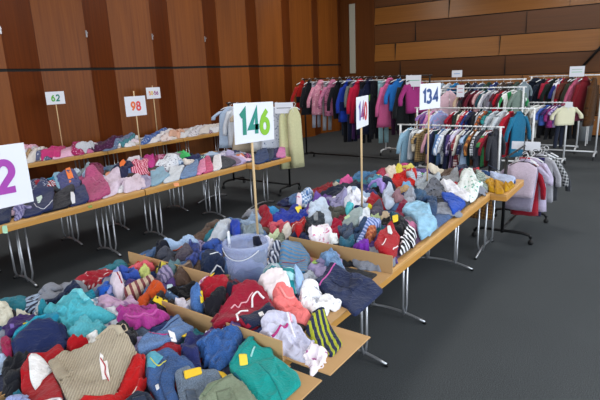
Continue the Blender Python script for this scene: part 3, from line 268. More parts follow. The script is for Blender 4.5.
('C', 'shirt', 'striped pale blue shirt just behind the white looped collar scarf', 'stripe:#a4b8d4:#30344c:0.03:1.2', 3.7, 'c', '-2765 1168 0 174 144 358', 2339),
('C', 'top', 'crumpled grey top just behind the rolled navy tights', 'c:#7e828e', 3.8, 'c', '-2674 1346 0 133 117 22', 7907),
('C', 'trousers', 'balled-up teal trousers just behind the cream jacket with dark cuff', 'c:#2f7c8e', 3.4, 'c', '-2788 1053 0 161 127 351', 6744),
('C', 'leggings', 'crumpled denim blue leggings just behind the grey-green long sleeve', 'denim:#4a6690', 3.2, 'c', '-2289 1879 0 139 96 511', 4962),
('C', 'top', 'crumpled lilac top just behind the washed blue denim shirt', 'c:#9a90ba', 3.0, 'c', '-1589 2464 0 150 113 520', 7882),
('C', 'trousers', 'balled-up grey trousers just behind the lilac blue pyjama top', 'c:#7e828e', 3.4, 'c', '-2426 1503 0 143 104 243', 5853),
('C', 'tee', 'crumpled purple tee just behind the cream and maroon striped top', 'c:#5c4484', 3.2, 'c', '-2273 1649 0 145 105 394', 9367),
('C', 'leggings', 'rumpled denim blue leggings just behind the teal knitted cardigan', 'denim:#4a6690', 3.4, 'c', '-2365 1345 0 146 131 347', 3799),
('C', 'trousers', 'folded denim blue trousers just before the cream sleeve with black edging', 'denim:#4a6690', 4.1, 'c', '-2479 988 0 134 117 531', 4690),
('C', 'trousers', 'creased denim blue trousers just behind the orange cotton trousers', 'denim:#4a6690', 3.5, 'c', '-2087 1570 0 156 95 278', 7313),
('C', 'trousers', 'balled-up lilac trousers just behind the teal and grey folded vest', 'c:#9a90ba', 3.8, 'c', '-1622 1998 0 165 138 495', 2611),
('C', 'jumper', 'striped pale blue jumper just behind the aqua fleece jacket', 'stripe:#a4b8d4:#dcdce4:0.03:0.0', 3.5, 'c', '-2252 1235 0 153 117 480', 8204),
('C', 'vest', 'folded grey vest just behind the turquoise frilled skirt', 'c:#7e828e', 4.5, 'c', '-2327 989 0 180 137 482', 2636),
('C', 'top', 'patterned dark blue top just behind the white and blush crumpled vest', 'print:#2c3c74:#e0dce2', 3.6, 'c', '-1584 1928 0 172 131 616', 854),
('C', 'dress', 'balled-up white dress just behind the scarlet top with yellow stickers', 'c:#d4d6de', 3.3, 'c', '-1807 1691 0 166 111 431', 5259),
('C', 'tee', 'patterned white tee just before the magenta crumpled dress', 'print:#d4d6de:#8a6a9c', 3.7, 'c', '-2082 1289 0 174 129 405', 6150),
('C', 'dress', 'striped lilac dress just behind the ink blue school skirt', 'stripe:#9a90ba:#dcdce4:0.03:1.1', 4.2, 'c', '-1703 1715 0 175 114 427', 3205),
('C', 'leggings', 'balled-up pale blue leggings just before the raspberry pink mitten', 'c:#a4b8d4', 3.5, 'c', '-2229 705 0 153 107 542', 7041),
('C', 'trousers', 'crumpled dark blue trousers just behind the magenta crumpled dress', 'c:#2c3c74', 4.0, 'c', '-1906 1348 0 171 113 377', 9664),
('C', 'top', 'balled-up slate top just behind the black trousers with beige cord', 'c:#4e5a70', 4.4, 'c', '-1829 1158 0 167 125 501', 4096),
('C', 'vest', 'rumpled dark blue vest just before the raspberry sweatshirt with round white prints', 'c:#2c3c74', 4.0, 'c', '-1440 1584 0 132 112 467', 1151),
('C', 'jumper', 'folded teal jumper just behind the faded jeans with pink belt', 'c:#2f7c8e', 3.7, 'c', '-1619 1374 0 146 118 7', 7610),
('C', 'vest', 'patterned purple vest just behind the blue crumpled denim trousers', 'print:#5c4484:#e0dce2', 4.0, 'c', '-1507 1467 0 151 91 555', 5556),
('C', 'dress', 'creased lilac dress just before the black trousers with beige cord', 'c:#9a90ba', 3.3, 'c', '-1722 1128 0 151 123 374', 2042),
('C', 'top', 'balled-up red top just behind the mid-blue jeans with turquoise lining', 'c:#a82232', 4.3, 'c', '-1516 1172 0 178 113 221', 9961),
('C', 'dress', 'creased lilac dress just behind the lilac acid-washed jeans', 'c:#9a90ba', 3.3, 'c', '-1665 776 0 140 105 316', 879),
('B', 'jumper', 'crumpled white jumper just behind the teal and navy top', 'c:#d4d4da', 5.2, 'c', '-8538 6287 0 108 69 140', 1742),
('B', 'vest', 'patterned cream vest just before the blue and white shirt', 'print:#d0cac4:#2a2c44', 4.7, 'c', '-8327 6327 0 101 87 314', 9661),
('L', 'dress', 'crumpled navy dress just before the bright green baby top', 'c:#2a3058', 4.2, 'c', '-5551 5052 0 127 93 113', 3599),
('L', 'shirt', 'creased pale blue shirt just behind the white top with navy flowers', 'c:#a8bcd6', 4.4, 'c', '-5545 4735 0 117 102 546', 4193),
('L', 'leggings', 'crumpled cream leggings just behind the white top with navy flowers', 'c:#cfc6c0', 4.3, 'c', '-5392 4841 0 102 76 69', 3896),
('L', 'trousers', 'balled-up pale pink trousers just behind the red and pink striped scarf', 'c:#d8b8ca', 3.1, 'c', '-5314 4238 0 108 75 363', 2733),
('L', 'tee', 'rumpled denim blue tee just before the navy tee with orange sticker', 'denim:#5a74a0', 4.4, 'c', '-5534 3843 0 114 83 126', 5381),
('L', 'jumper', 'folded pale blue jumper just behind the white and pale blue shirt', 'c:#a8bcd6', 3.9, 'c', '-5622 3484 0 115 89 371', 8029),
('L', 'shirt', 'creased red shirt just behind the pale teal folded trousers', 'c:#b03444', 3.4, 'c', '-5179 4031 0 96 80 294', 3030),
('L', 'leggings', 'striped red leggings just before the purple grey sweatshirt with orange sticker', 'stripe:#b03444:#dcdce4:0.03:0.3', 4.2, 'c', '-5685 2958 0 119 97 189', 8623),
('B', 'babygrow', 'white babygrow by the rack, beside the pale cream leggings', 'c:#d6d8e0', 4.9, 'crumple', '-8395 8515 -335 262 -335 931 335 -334 335 -858', 7513),
('B', 'leggings', 'pale cream leggings, beside the white babygrow by the rack', 'c:#cfc9c6', 4.9, 'crumple', '-8395 8218 -335 249 -335 866 335 -315 335 -801', 5459),
('B', 'sleepsuit', 'white and black sleepsuit, beside the white ribbed vest', 'print:#d0ced6:#3a3844', 4.9, 'crumple', '-8379 7876 -286 200 -351 768 319 -322 319 -646', 3405),
('B', 'vest', 'white ribbed vest, beside the white and black sleepsuit', 'rib:#d6d6dc', 4.9, 'crumple', '-8395 7600 -335 247 -335 818 335 -376 335 -688', 1351),
('B', 'tee', 'white tee with peach print, beside the peach baby top', 'print:#dccfce:#d88a78', 4.9, 'crumple', '-8395 7154 -334 118 -335 794 335 -305 335 -607', 7216),
('B', 'baby top', 'peach baby top, beside the white tee with peach print', 'c:#dcae98', 4.5, 'crumple', '-8213 7131 -96 84 -212 418 153 -104 153 -400', 9270),
('B', 'baby clothes', 'white folded baby clothes, beside the blue and white shirt', 'c:#d9d8de', 4.9, 'crumple', '-8369 6768 -259 173 -361 798 309 -352 309 -618', 5162),
('B', 'shirt', 'blue and white shirt, beside the white folded baby clothes', 'print:#4468b0:#cfd6e6', 4.9, 'crumple', '-8360 6598 -231 180 -370 749 300 -345 300 -582', 3108),
('B', 'top', 'teal and navy top, beside the blue grey patterned top', 'print:#4f8f9c:#3a466c', 4.9, 'crumple', '-8395 6000 -335 277 -335 581 335 -263 335 -596', 1054),
('B', 'top', 'blue grey patterned top, beside the teal and navy top', 'print:#66789a:#aab4cc', 4.9, 'crumple', '-8395 5814 -335 140 -335 672 335 -243 335 -569', 8973),
('B', 'dress', 'dark plum dotted dress, beside the blue grey patterned top', 'print:#4a1f44:#7a4a74', 5.2, 'crumple', '-8395 5557 -335 54 -335 664 335 -74 335 -644', 6919),
('B', 'dress', 'light pink cotton dress, beside the crimson dotted top', 'c:#dfb0cc', 5.2, 'crumple', '-8395 4888 -335 139 -335 693 335 -239 335 -594', 757),
('B', 'top', 'crimson dotted top, beside the light pink cotton dress', 'print:#b02a66:#e0b0c8', 4.5, 'crumple', '-8361 4961 -235 48 -369 393 301 -109 301 -330', 2811),
('B', 'top', 'grey white folded tops, beside the crimson dotted top', 'c:#bdc0ca', 4.9, 'crumple', '-8275 5030 4 -40 -434 465 215 19 215 -443', 4865),
('B', 'leggings', 'navy and white print leggings, beside the hot pink folded top', 'print:#5a6080:#c4c8d8', 5.2, 'crumple', '-8395 4439 -335 179 -335 589 335 -173 335 -596', 6622),
('B', 'top', 'hot pink folded top, beside the navy and white print leggings', 'c:#d23f82', 4.5, 'crumple', '-8344 4526 -183 124 -386 418 284 -114 284 -429', 8676),
('B', 'cardigan', 'cream white cardigan, beside the yellow flowered top', 'c:#d0cbc8', 5.2, 'crumple', '-8395 4188 -335 253 -335 482 335 -200 335 -533', 4568),
('B', 'top', 'yellow flowered top, beside the cream white cardigan', 'print:#b89a74:#6a5a64', 5.2, 'crumple', '-8395 4140 -335 298 -335 368 335 -280 335 -385', 460),
('B', 'blanket', 'white and grey baby blanket, beside the pink and white floral dress', 'c:#c3c4ce', 5.2, 'crumple', '-8395 3991 -335 169 -335 543 335 -235 335 -476', 2514),
('B', 'dress', 'pink and white floral dress, beside the white and grey baby blanket', 'print:#d9a8bc:#c0608c', 5.2, 'crumple', '-8395 4001 -335 145 -335 536 335 -251 335 -431', 8379),
('L', 'top', 'bright orange top, beside the black cotton shirt', 'c:#ee7a32', 4.0, 'crumple', '-5965 5300 -141 0 -379 0 221 0 300 0', 7191),
('L', 'shirt', 'black cotton shirt, beside the pale mint vest', 'c:#262634', 3.7, 'crumple', '-5945 5284 -330 16 -414 16 405 16 340 -46', 5137),
('L', 'vest', 'pale mint vest, beside the black cotton shirt', 'c:#b4dcd2', 3.4, 'crumple', '-5989 5229 -66 57 -296 71 9 71 350 -198', 3083),
('L', 'baby top', 'bright green baby top, beside the grey brown knitted top', 'c:#43c46c', 4.0, 'crumple', '-5882 5122 -80 -28 -433 178 -94 178 399 -124 206 -202', 1029),
('L', 'trousers', 'navy purple folded trousers, beside the bright pink folded trousers', 'c:#39356c', 3.7, 'fold', '-4817 6150 -323 349 -372 578 347 -336 347 -591', 4271),
('L', 'top', 'grey brown knitted top, beside the bright green baby top', 'rib:#8c8690', 3.7, 'crumple', '-5933 4978 -289 155 -482 322 206 20 564 -498', 8948),
('L', 'trousers', 'bright pink folded trousers, beside the navy purple folded trousers', 'c:#d07ab0', 3.7, 'fold', '-4758 6197 -229 238 -346 561 288 -274 288 -524', 6325),
('L', 'jeans', 'dark denim folded jeans, beside the navy purple folded trousers', 'denim:#22304e', 3.7, 'fold', '-4896 6065 -377 386 -474 728 426 -436 426 -680', 2217),
('L', 'trousers', 'pinkish brown folded cords, beside the lilac folded trousers', 'rib:#a88490', 3.4, 'fold', '-5107 5276 -347 24 -465 24 407 24 407 -72', 8082),
('L', 'dress', 'raspberry dress with round badge, beside the grey brown knitted top', 'c:#a02a66', 4.3, 'crumple', '-5974 4799 -363 167 -679 501 123 51 460 -273 457 -444', 6894, [('P', 'badge', '#c986aa', '-6256 4997 -6175 5028 -5759 4697 -5848 4661')]),
('L', 'jeans', 'navy folded jeans on end table, beside the dark denim folded jeans', 'denim:#263a66', 3.7, 'fold', '-4891 5868 -382 347 -459 678 421 -342 421 -682', 163, [('S', 'waistband', '#1d2e54', 5.0, '-5184 6133 -5290 6445')]),
('L', 'trousers', 'lilac folded trousers, beside the pinkish brown folded cords', 'c:#b0a2c8', 3.4, 'fold', '-5107 5241 -294 59 -522 59 407 59 407 -177', 6028),
('L', 'top', 'mauve white frilled top, beside the bright magenta vest', 'c:#d3c6da', 4.0, 'crumple', '-5996 4538 -159 -3 -646 563 306 -104 498 -455', 2786),
('L', 'vest', 'bright magenta vest, beside the mauve white frilled top', 'c:#c8318f', 4.0, 'crumple', '-5939 4590 -200 50 -597 516 353 -179 446 -389', 4840),
('L', 'leggings', 'grey purple leggings, beside the mauve white frilled top', 'c:#7a7a9c', 3.7, 'crumple', '-5971 4346 -400 107 -204 279 266 -52 339 -336', 1623),
('L', 'trousers', 'mauve brown folded trousers, beside the charcoal folded trousers', 'c:#7d6a80', 3.4, 'fold', '-5020 5191 -330 109 -308 109 320 2 320 -220', 3974),
('L', 'trousers', 'charcoal folded trousers, beside the mauve brown folded trousers', 'c:#3a3c44', 3.4, 'fold', '-5087 5108 -421 192 -352 192 387 -22 387 -363', 1920),
('L', 'top', 'white top with navy flowers, beside the bright magenta vest', 'print:#d0d4de:#39456a', 3.7, 'crumple', '-5523 4583 -7 -209 -378 340 1 218 385 -350', 9245),
('L', 'tee', 'plain white folded tee, beside the grey blue cotton trousers', 'c:#d2ccd8', 3.7, 'crumple', '-5795 4203 -242 39 -412 409 315 -119 340 -327', 732),
('L', 'trousers', 'grey blue cotton trousers, beside the plain white folded tee', 'c:#5f7890', 3.7, 'crumple', '-5932 4025 -248 -52 -306 381 285 -4 268 -325', 8651),
('L', 'trousers', 'white rolled cotton trousers, beside the coral pink folded jeans', 'c:#dcdce2', 3.4, 'fold', '-4989 4993 -357 307 -222 307 289 -204 289 -410', 9839),
('L', 'trousers', 'blue camouflage trousers, beside the crimson and black dress', 'print:#5c74a0:#34446c', 3.7, 'crumple', '-5959 3703 -227 -2 -306 277 228 -20 307 -256', 6597),
('L', 'jeans', 'coral pink folded jeans, beside the white rolled cotton trousers', 'denim:#c4547c', 3.4, 'fold', '-5072 4880 -371 322 -375 420 372 -249 372 -491', 7785),
('L', 'dress', 'crimson and black dress, beside the blue camouflage trousers', 'print:#7a2148:#2a1c38', 3.7, 'crumple', '-5920 3702 -215 19 -312 326 273 -95 255 -251', 4543),
('L', 'top', 'green grey camouflage top, beside the white and pale blue shirt', 'print:#7d8f98:#4e6070', 3.7, 'crumple', '-5986 3545 -149 -54 -307 289 194 13 262 -247', 2489),
('L', 'scarf', 'red and pink striped scarf, beside the navy tee with orange sticker', 'stripe:#c03a5a:#e4a8bc:0.03:1.0', 3.4, 'crumple', '-5553 4097 -166 -40 -184 271 226 -20 124 -209', 3677),
('L', 'tee', 'navy tee with orange sticker, beside the red and pink striped scarf', 'c:#25284a', 3.4, 'crumple', '-5645 3913 -121 -102 -320 276 121 78 322 -252', 6003, [('P', 'price_tag', '#f07a38', '-5776 3956 -5923 4126 -5681 3997 -5498 3787')]),
('L', 'jeans', 'pink jeans at table edge, beside the coral pink folded jeans', 'denim:#d080a4', 3.1, 'fold', '-5039 4738 -275 238 -404 464 339 -250 339 -451', 5731),
('L', 'shirt', 'white and pale blue shirt, beside the green grey camouflage top', 'c:#b6c4d6', 3.7, 'crumple', '-5943 3391 -132 -54 -384 291 169 8 346 -244', 435),
('L', 'bodysuit', 'cyan baby bodysuit, beside the light blue cotton top', 'c:#3f9fca', 3.4, 'crumple', '-5935 3161 -269 92 -384 252 283 -104 370 -238', 8354),
('L', 'top', 'light blue cotton top, beside the cyan baby bodysuit', 'c:#8fb8d2', 3.7, 'crumple', '-5924 3215 -344 78 -411 280 241 -22 513 -338', 6300),
('L', 'shorts', 'blue denim shorts, beside the pink jeans at table edge', 'denim:#6580a8', 3.7, 'fold', '-4996 4495 -260 159 -332 475 296 -166 296 -469', 3380, [('S', 'waistband', '#3c4a6e', 4.0, '-5180 4603 -5277 4902')]),
('L', 'top', 'navy and white patterned top, beside the cyan baby bodysuit', 'print:#303a66:#c9cfe0', 3.7, 'crumple', '-5930 2932 -478 118 -568 293 -79 159 544 -214 583 -355', 4246, [('P', 'red_motif', '#b8283c', '-6039 2947 -6043 3010 -5715 2848 -5714 2790')]),
('L', 'tee', 'white folded tee at table edge, beside the pale teal folded trousers', 'c:#cbd2dc', 3.4, 'fold', '-4980 4175 102 -180 -309 222 -353 531 280 -138 280 -432', 1326, [('P', 'price_tag', '#f0a070', '-4609 3857 -4598 3925 -4449 3808 -4461 3743')]),
('L', 'sweatshirt', 'purple grey sweatshirt with orange sticker, beside the light blue cotton top', 'c:#4d5080', 4.0, 'crumple', '-5558 3117 -386 66 -463 297 16 126 403 -149 432 -342', 1895, [('P', 'price_tag', '#ef7f3c', '-5831 3235 -5892 3337 -5557 3175 -5451 3049')]),
('L', 'trousers', 'pale teal folded trousers, beside the lilac and grey cardigan', 'c:#88abc2', 3.4, 'fold', '-4987 3942 -256 99 -411 409 94 114 287 -258 287 -362', 5434),
('C', 'jeans', 'rolled blue denim jeans, beside the pale blue folded shirt', 'denim:#34558c', 5.0, 'fold', '-1418 5659 -267 41 -290 41 -21 41 237 41 318 -245 105 41 -82 41', 3355, [('S', 'side_seam', '#23406c', 3.0, '-1659 6448 -1429 6104 -1160 5594')]),
('L', 'sleepsuit', 'soft pink white sleepsuit, beside the blush white knitted cardigan', 'c:#d9c8da', 3.4, 'crumple', '-5046 3564 -149 -37 -311 285 139 33 323 -283', 9542),
('L', 'cardigan', 'lilac and grey cardigan, beside the soft pink white sleepsuit', 'c:#9d97b6', 3.4, 'crumple', '-4969 3719 -224 67 -312 305 269 -102 269 -272', 7488),
('C', 'dress', 'magenta flowered dress, beside the pale yellow rolled top', 'print:#c23a80:#e0a0c0', 4.0, 'crumple', '-2476 5656 -41 -150 -161 357 -47 317 165 -209 84 -313', 7735),
('C', 'jumper', 'navy blue folded jumper, beside the scarlet rolled sock', 'c:#1f2a4a', 5.0, 'crumple', '-1788 5822 -85 -50 -107 481 139 -97 54 -333', 7166),
('L', 'cardigan', 'blush white knitted cardigan, beside the soft pink white sleepsuit', 'c:#cfbfd2', 4.3, 'crumple', '-5102 3367 -322 55 -584 479 105 128 402 -263 402 -400', 3949, [('P', 'price_tag', '#f0a888', '-5781 3732 -5779 3805 -5519 3640 -5523 3571')]),
('L', 'hooded top', 'rose pink flowered hooded top, beside the blush white knitted cardigan', 'print:#b8517f:#8e3a66', 4.0, 'fold', '-5149 3154 -325 60 -688 412 -353 361 398 -45 449 -251 449 -388 71 -149', 9814, [('S', 'pocket_edge', '#d687aa', 3.0, '-5510 3382 -5061 3232')]),
('L', 'dress', 'pinkish white cotton dress, beside the soft pink white sleepsuit', 'c:#cdbccb', 4.0, 'crumple', '-4891 3515 -106 -20 -278 282 191 34 191 -295', 8057, [('P', 'price_tag', '#f0b088', '-5249 3695 -5255 3758 -5028 3603 -5024 3543')]),
('C', 'top', 'pale yellow rolled top, beside the yellow baby sleepsuit', 'c:#ded268', 3.1, 'crumple', '-2303 5510 -4 -131 -109 266 15 90 97 -224', 1870),
('C', 'sock', 'scarlet rolled sock, beside the navy blue folded jumper', 'c:#c02636', 3.7, 'crumple', '-1587 5708 -44 -44 -17 175 59 -132', 9220),
('C', 'top', 'cerise and red top, beside the cream knitted cardigan', 'c:#c23a5e', 3.4, 'crumple', '-2557 5287 -81 -48 -163 364 91 25 154 -343', 3924, [('P', 'price_tag', '#e8c43a', '-2547 5009 -2556 5205 -2465 5044 -2474 4913')]),
('C', 'sleepsuit', 'yellow baby sleepsuit, beside the cream knitted cardigan', 'c:#e6d84a', 3.1, 'crumple', '-2399 5345 -51 -95 -91 246 71 25 73 -176', 9789),
('C', 'shirt', 'pale blue folded shirt, beside the rolled blue denim jeans', 'c:#aab6d4', 3.7, 'fold', '-1300 5569 -164 131 -114 131 170 -18 169 -236 -59 -7', 5409),
('C', 'cardigan', 'cream knitted cardigan, beside the yellow baby sleepsuit', 'c:#d6cabc', 3.4, 'crumple', '-2424 5222 -106 63 -133 342 123 -107 115 -298', 8032),
('L', 'jeans', 'dark navy jeans at table edge, beside the black jogging trousers with white tag', 'denim:#252e58', 3.1, 'fold', '-5015 2900 -251 123 -380 291 315 -83 315 -331', 7760, [('P', 'label', '#7c9a4a', '-4578 2713 -4579 2757 -4491 2712 -4491 2668')]),
('C', 'jeans', 'steel blue rolled jeans, beside the cerise and red top', 'denim:#3c6a92', 3.7, 'crumple', '-2651 5004 15 -345 -90 54 -111 400 52 183 134 -292', 1276),
('C', 'sock', 'green baby sock, beside the blue striped shirt collar', 'c:#57b462', 3.1, 'crumple', '-2056 5225 -44 -23 -63 233 66 -38 40 -172', 707),
('L', 'trousers', 'black jogging trousers with white tag, beside the dark navy jeans at table edge', 'c:#1b1b26', 3.1, 'fold', '-5026 2696 -284 92 -367 380 326 -80 326 -392', 5706, [('P', 'price_tag', '#dfe2ec', '-5087 2844 -5044 2865 -4656 2630 -4695 2610')]),
('L', 'hoodie', 'navy hoodie with white arched print, beside the black jogging trousers with white tag', 'c:#232c58', 3.7, 'fold', '-5034 2453 -11 -105 -497 229 -494 446 334 -29 334 -200 334 -343', 3652, [('S', 'white_print', '#d6d8e4', 3.0, '-5062 2427 -4823 2333 -4717 2345 -4778 2439 -4915 2545'), ('P', 'price_tag', '#cfe4dc', '-5368 2607 -5352 2665 -4972 2472 -4979 2425')]),
('C', 'shirt', 'blue striped shirt collar, beside the green baby sock', 'stripe:#7fa2cc:#dfe6f0:0.02:0.2', 3.1, 'crumple', '-2086 5120 -74 56 -62 258 90 -118 44 -197', 2761),
('C', 'jacket', 'grey tweed jacket, beside the black knitted glove', 'c:#84868c', 3.7, 'crumple', '-1717 5208 -117 -15 -45 334 116 -31 44 -288', 5112),
('C', 'jumper', 'grey-green striped jumper, beside the grey tweed jacket', 'stripe:#6e7d78:#98a49c:0.03:0.5', 4.0, 'crumple', '-1373 5242 -142 32 -123 413 19 162 111 -103 111 -274 24 -229', 1301),
('C', 'top', 'mustard rolled top at tray end, beside the mustard rolled top in tray middle', 'c:#c8930f', 3.1, 'crumple', '-1289 5186 -74 40 -72 260 9 186 103 -228 36 -260', 7463),
('C', 'top', 'mustard rolled top in tray middle, beside the mustard rolled top at tray end', 'c:#c28c0c', 3.1, 'crumple', '-1197 5188 -101 175 -50 254 32 77 97 -236 22 -272', 9517),
('C', 'fleece top', 'pale pink fleece top, beside the large red wool hat', 'fleece:#dcb4cc', 3.7, 'crumple', '-2301 4819 -98 66 -117 310 133 -123 82 -255', 5978),
('C', 'top', 'mustard rolled top by tray edge, beside the mustard rolled top in tray middle', 'c:#c8950f', 3.1, 'crumple', '-1125 5189 -68 115 -8 196 25 125 25 -198 25 -237', 1598),
('L', 'top', 'lilac grey striped top, beside the navy corduroy trousers near number sheet', 'stripe:#8d88b0:#5d5a86:0.025:1.2', 3.1, 'crumple', '-4889 2199 -169 57 -210 166 189 -57 189 -164', 2192),
('C', 'hat', 'large red wool hat, beside the pale pink fleece top', 'c:#d01814', 9.9, 'crumple', '-2101 4847 -67 -151 -176 215 -146 422 15 236 174 -96 112 -231 89 -395', 1573),
('C', 'glove', 'black knitted glove, beside the grey white knitted jumper', 'c:#15171c', 3.7, 'crumple', '-1768 4938 -76 16 -56 260 94 -73 38 -204', 8626),
('C', 'jumper', 'grey white knitted jumper, beside the black knitted glove', 'rib:#a2abb6', 4.3, 'crumple', '-1855 4893 -91 -96 -177 403 2 354 199 -276 69 -386', 6572),
('L', 'trousers', 'navy corduroy trousers near number sheet, beside the lilac grey striped top', 'c:#20294a', 3.7, 'fold', '-4864 2022 -105 -3 -223 219 164 -10 164 -205', 138, [('P', 'price_tag', '#a9dcc0', '-4625 1907 -4652 1962 -4375 1841 -4384 1805')]),
('C', 'leggings', 'hot pink leggings, beside the grey furry hat', 'c:#d85a9c', 3.7, 'crumple', '-2600 4478 -68 -64 -73 225 61 51 80 -211', 7141),
('C', 'tee', 'red rolled tee, beside the black knitted glove', 'c:#bb2030', 3.7, 'crumple', '-1571 4839 -63 -60 -80 201 30 87 112 -227', 1004),
('C', 'jeans', 'teal blue faded jeans, beside the lavender frilly top', 'denim:#4a86a0', 4.0, 'crumple', '-2274 4534 -75 -29 -226 431 -81 310 196 -260 186 -450', 113),
('C', 'top', 'white top with green lettering, beside the white long-sleeved blouse', 'print:#d6dcdc:#4aa890', 4.3, 'crumple', '-1392 4776 -86 -77 -259 558 -194 775 65 195 130 -131 130 -517 130 -573 84 -231', 3058),
('C', 'tee', 'sky blue tee on red hat, beside the tan cotton shorts', 'c:#6fa8d4', 2.5, 'crumple', '-1942 4527 -25 -153 -84 125 -11 158 121 -132', 3627),
('C', 'hat', 'grey furry hat, beside the dark navy school trousers', 'fleece:#a8a294', 5.0, 'crumple', '-2541 4172 -75 -1 -136 238 21 95 122 -154 69 -179', 5087),
('C', 'skirt', 'dark red corduroy skirt, beside the grey furry hat', 'c:#8c1a26', 3.7, 'crumple', '-2666 4082 -61 -162 -106 68 -43 258 126 24 85 -187', 3033),
('C', 'cardigan', 'black and grey patterned cardigan, beside the white long-sleeved blouse', 'print:#5e626e:#1b1c22', 3.7, 'crumple', '-1665 4573 -103 -8 -117 243 40 210 158 -211 23 -231', 4815),
('C', 'top', 'lavender frilly top, beside the ink navy jogging top', 'c:#a08ad6', 3.7, 'crumple', '-2114 4361 -35 -72 -105 203 21 103 118 -233', 2167),
('C', 'jogging top', 'ink navy jogging top, beside the lavender frilly top', 'c:#20273e', 3.7, 'crumple', '-2039 4385 -158 135 -49 185 150 -161 58 -159', 6275),
('C', 'blouse', 'white long-sleeved blouse, beside the white top with green lettering', 'c:#dadbe4', 3.4, 'crumple', '-1463 4608 -231 195 -185 269 15 57 190 -91 201 -256 7 -178', 8923),
('C', 'trousers', 'dark navy school trousers, beside the grey furry hat', 'c:#1c2236', 3.7, 'crumple', '-2458 4158 -108 -303 -82 -52 -36 226 -63 493 152 157 95 -160 43 -364', 9195),
('C', 'shorts', 'tan cotton shorts, beside the ink navy jogging top', 'c:#ad8f66', 3.1, 'crumple', '-1881 4369 -103 -3 -8 139 93 -5 17 -133', 5681),
('C', 'bonnet', 'tan crumpled bonnet, beside the blue gingham shirt', 'c:#9a8468', 3.1, 'crumple', '-2573 3753 -75 18 -43 125 87 -37 33 -106', 9492),
('C', 'jacket', 'dark denim jacket, beside the dove grey vest top', 'denim:#33506e', 4.0, 'crumple', '-1634 4163 -139 116 -69 287 134 -168 72 -237', 2464),
('C', 'shirt', 'pale grey-blue shirt, beside the rose brown tunic', 'c:#b0bcd0', 3.7, 'crumple', '-1886 4032 -75 -19 -160 354 -11 188 150 -230 97 -294', 4221),
('C', 'vest top', 'dove grey vest top, beside the rose brown tunic', 'c:#949aa8', 3.7, 'crumple', '-1722 4084 -70 11 -83 272 98 -72 55 -210', 410),
('C', 'trousers', 'bright cobalt folded trousers, beside the dark denim dungaree skirt', 'c:#1f53c2', 4.0, 'fold', '-1362 4201 -188 229 -107 268 83 101 100 -146 100 -320 11 -133', 6869, [('P', 'paper_label', '#dfe6e8', '-1250 4015 -1250 4105 -1250 3955 -1250 3871')]),
('C', 'tunic', 'rose brown tunic, beside the pale grey-blue shirt', 'c:#84626c', 3.7, 'crumple', '-1798 4017 -74 39 -91 253 96 -83 70 -211', 8329),
('C', 'shirt', 'blue gingham shirt, beside the purple crumpled cardigan', 'plaid:#5a7fb4:#c9d6e6', 3.1, 'crumple', '-2511 3601 -31 -79 -74 111 29 75 75 -107', 5359),
('C', 'cardigan', 'purple crumpled cardigan, beside the blue gingham shirt', 'c:#6b4a9c', 3.4, 'crumple', '-2386 3665 -6 -265 -79 19 -72 197 17 195 104 -16 38 -128', 1251),
('C', 'top', 'white lace top, beside the grey lilac patterned leggings', 'c:#d6d8e2', 3.1, 'crumple', '-2174 3771 -49 -11 -97 181 21 65 86 -105 39 -128', 3330),
('C', 'leggings', 'grey lilac patterned leggings, beside the white lace top', 'print:#8a86a8:#5a5878', 3.4, 'crumple', '-2235 3727 -55 -82 -66 166 44 49 79 -133', 5384),
('C', 'skirt', 'dark denim dungaree skirt, beside the dark denim jacket', 'denim:#2c4262', 4.0, 'crumple', '-1489 4037 -134 182 -66 302 117 -199 83 -286', 4518),
('C', 'pyjama trousers', 'white pyjama trousers, beside the white lace top', 'c:#dadbe6', 3.1, 'crumple', '-2075 3755 -56 -31 -74 168 37 95 66 -89 28 -145', 7438),
('C', 'top', 'white top with pink collar, beside the mauve pink vest', 'c:#e0d2dc', 3.1, 'crumple', '-2480 3438 21 -109 -105 145 -29 100 114 -136', 7413, [('S', 'collar', '#d27aa0', 4.0, '-2558 3514 -2504 3500'), ('P', 'price_tag', '#e8d04a', '-2385 3257 -2431 3380 -2351 3310 -2316 3187')]),
('C', 'vest', 'mauve pink vest, beside the pale blue ruffled blouse', 'c:#a98bb4', 3.1, 'crumple', '-2321 3392 -15 -74 -67 126 11 87 69 -138', 3305),
('C', 'tunic', 'wine red and black tunic, beside the plum grey jogging trousers', 'print:#8a1e42:#221820', 3.4, 'crumple', '-1629 3724 -46 -74 -59 178 19 103 85 -209', 2142),
('C', 'jacket', 'cyan blue padded jacket, beside the crimson skirt around the pole', 'c:#2b8ecb', 3.7, 'crumple', '-2528 3157 24 -167 -117 117 -96 205 63 24 126 -180', 954),
('C', 'jogging trousers', 'plum grey jogging trousers, beside the midnight blue shirt', 'c:#4a4556', 3.7, 'crumple', '-1798 3597 26 -166 -112 157 -74 254 91 -66 67 -178', 3899),
('C', 'blouse', 'pale blue ruffled blouse, beside the mauve pink vest', 'c:#b9c8dc', 4.0, 'crumple', '-2195 3369 -118 -40 -204 183 -167 323 20 139 248 -189 208 -271 14 -147', 9467),
('C', 'shirt', 'midnight blue shirt, beside the cyan baby bib', 'c:#1d2450', 3.4, 'crumple', '-1925 3528 -81 28 -46 157 82 -32 46 -152', 979),
('C', 'trousers', 'olive brown cargo trousers, beside the cyan baby bib', 'c:#46463f', 3.7, 'crumple', '-2064 3426 -99 15 -79 213 114 -53 66 -176', 6844),
('C', 'bib', 'cyan baby bib, beside the midnight blue shirt', 'c:#58c4cf', 3.1, 'crumple', '-1962 3439 -3 -73 -85 171 32 13 55 -110', 8898),
('C', 'sweatshirt', 'royal blue sweatshirt with yellow sticker, beside the cyan blue padded jacket', 'c:#2639a0', 3.7, 'crumple', '-2358 3163 -51 -189 -134 40 -161 250 53 170 171 -75 121 -195', 3008, [('P', 'price_tag', '#e6cf3e', '-2404 3283 -2451 3409 -2408 3392 -2326 3216')]),
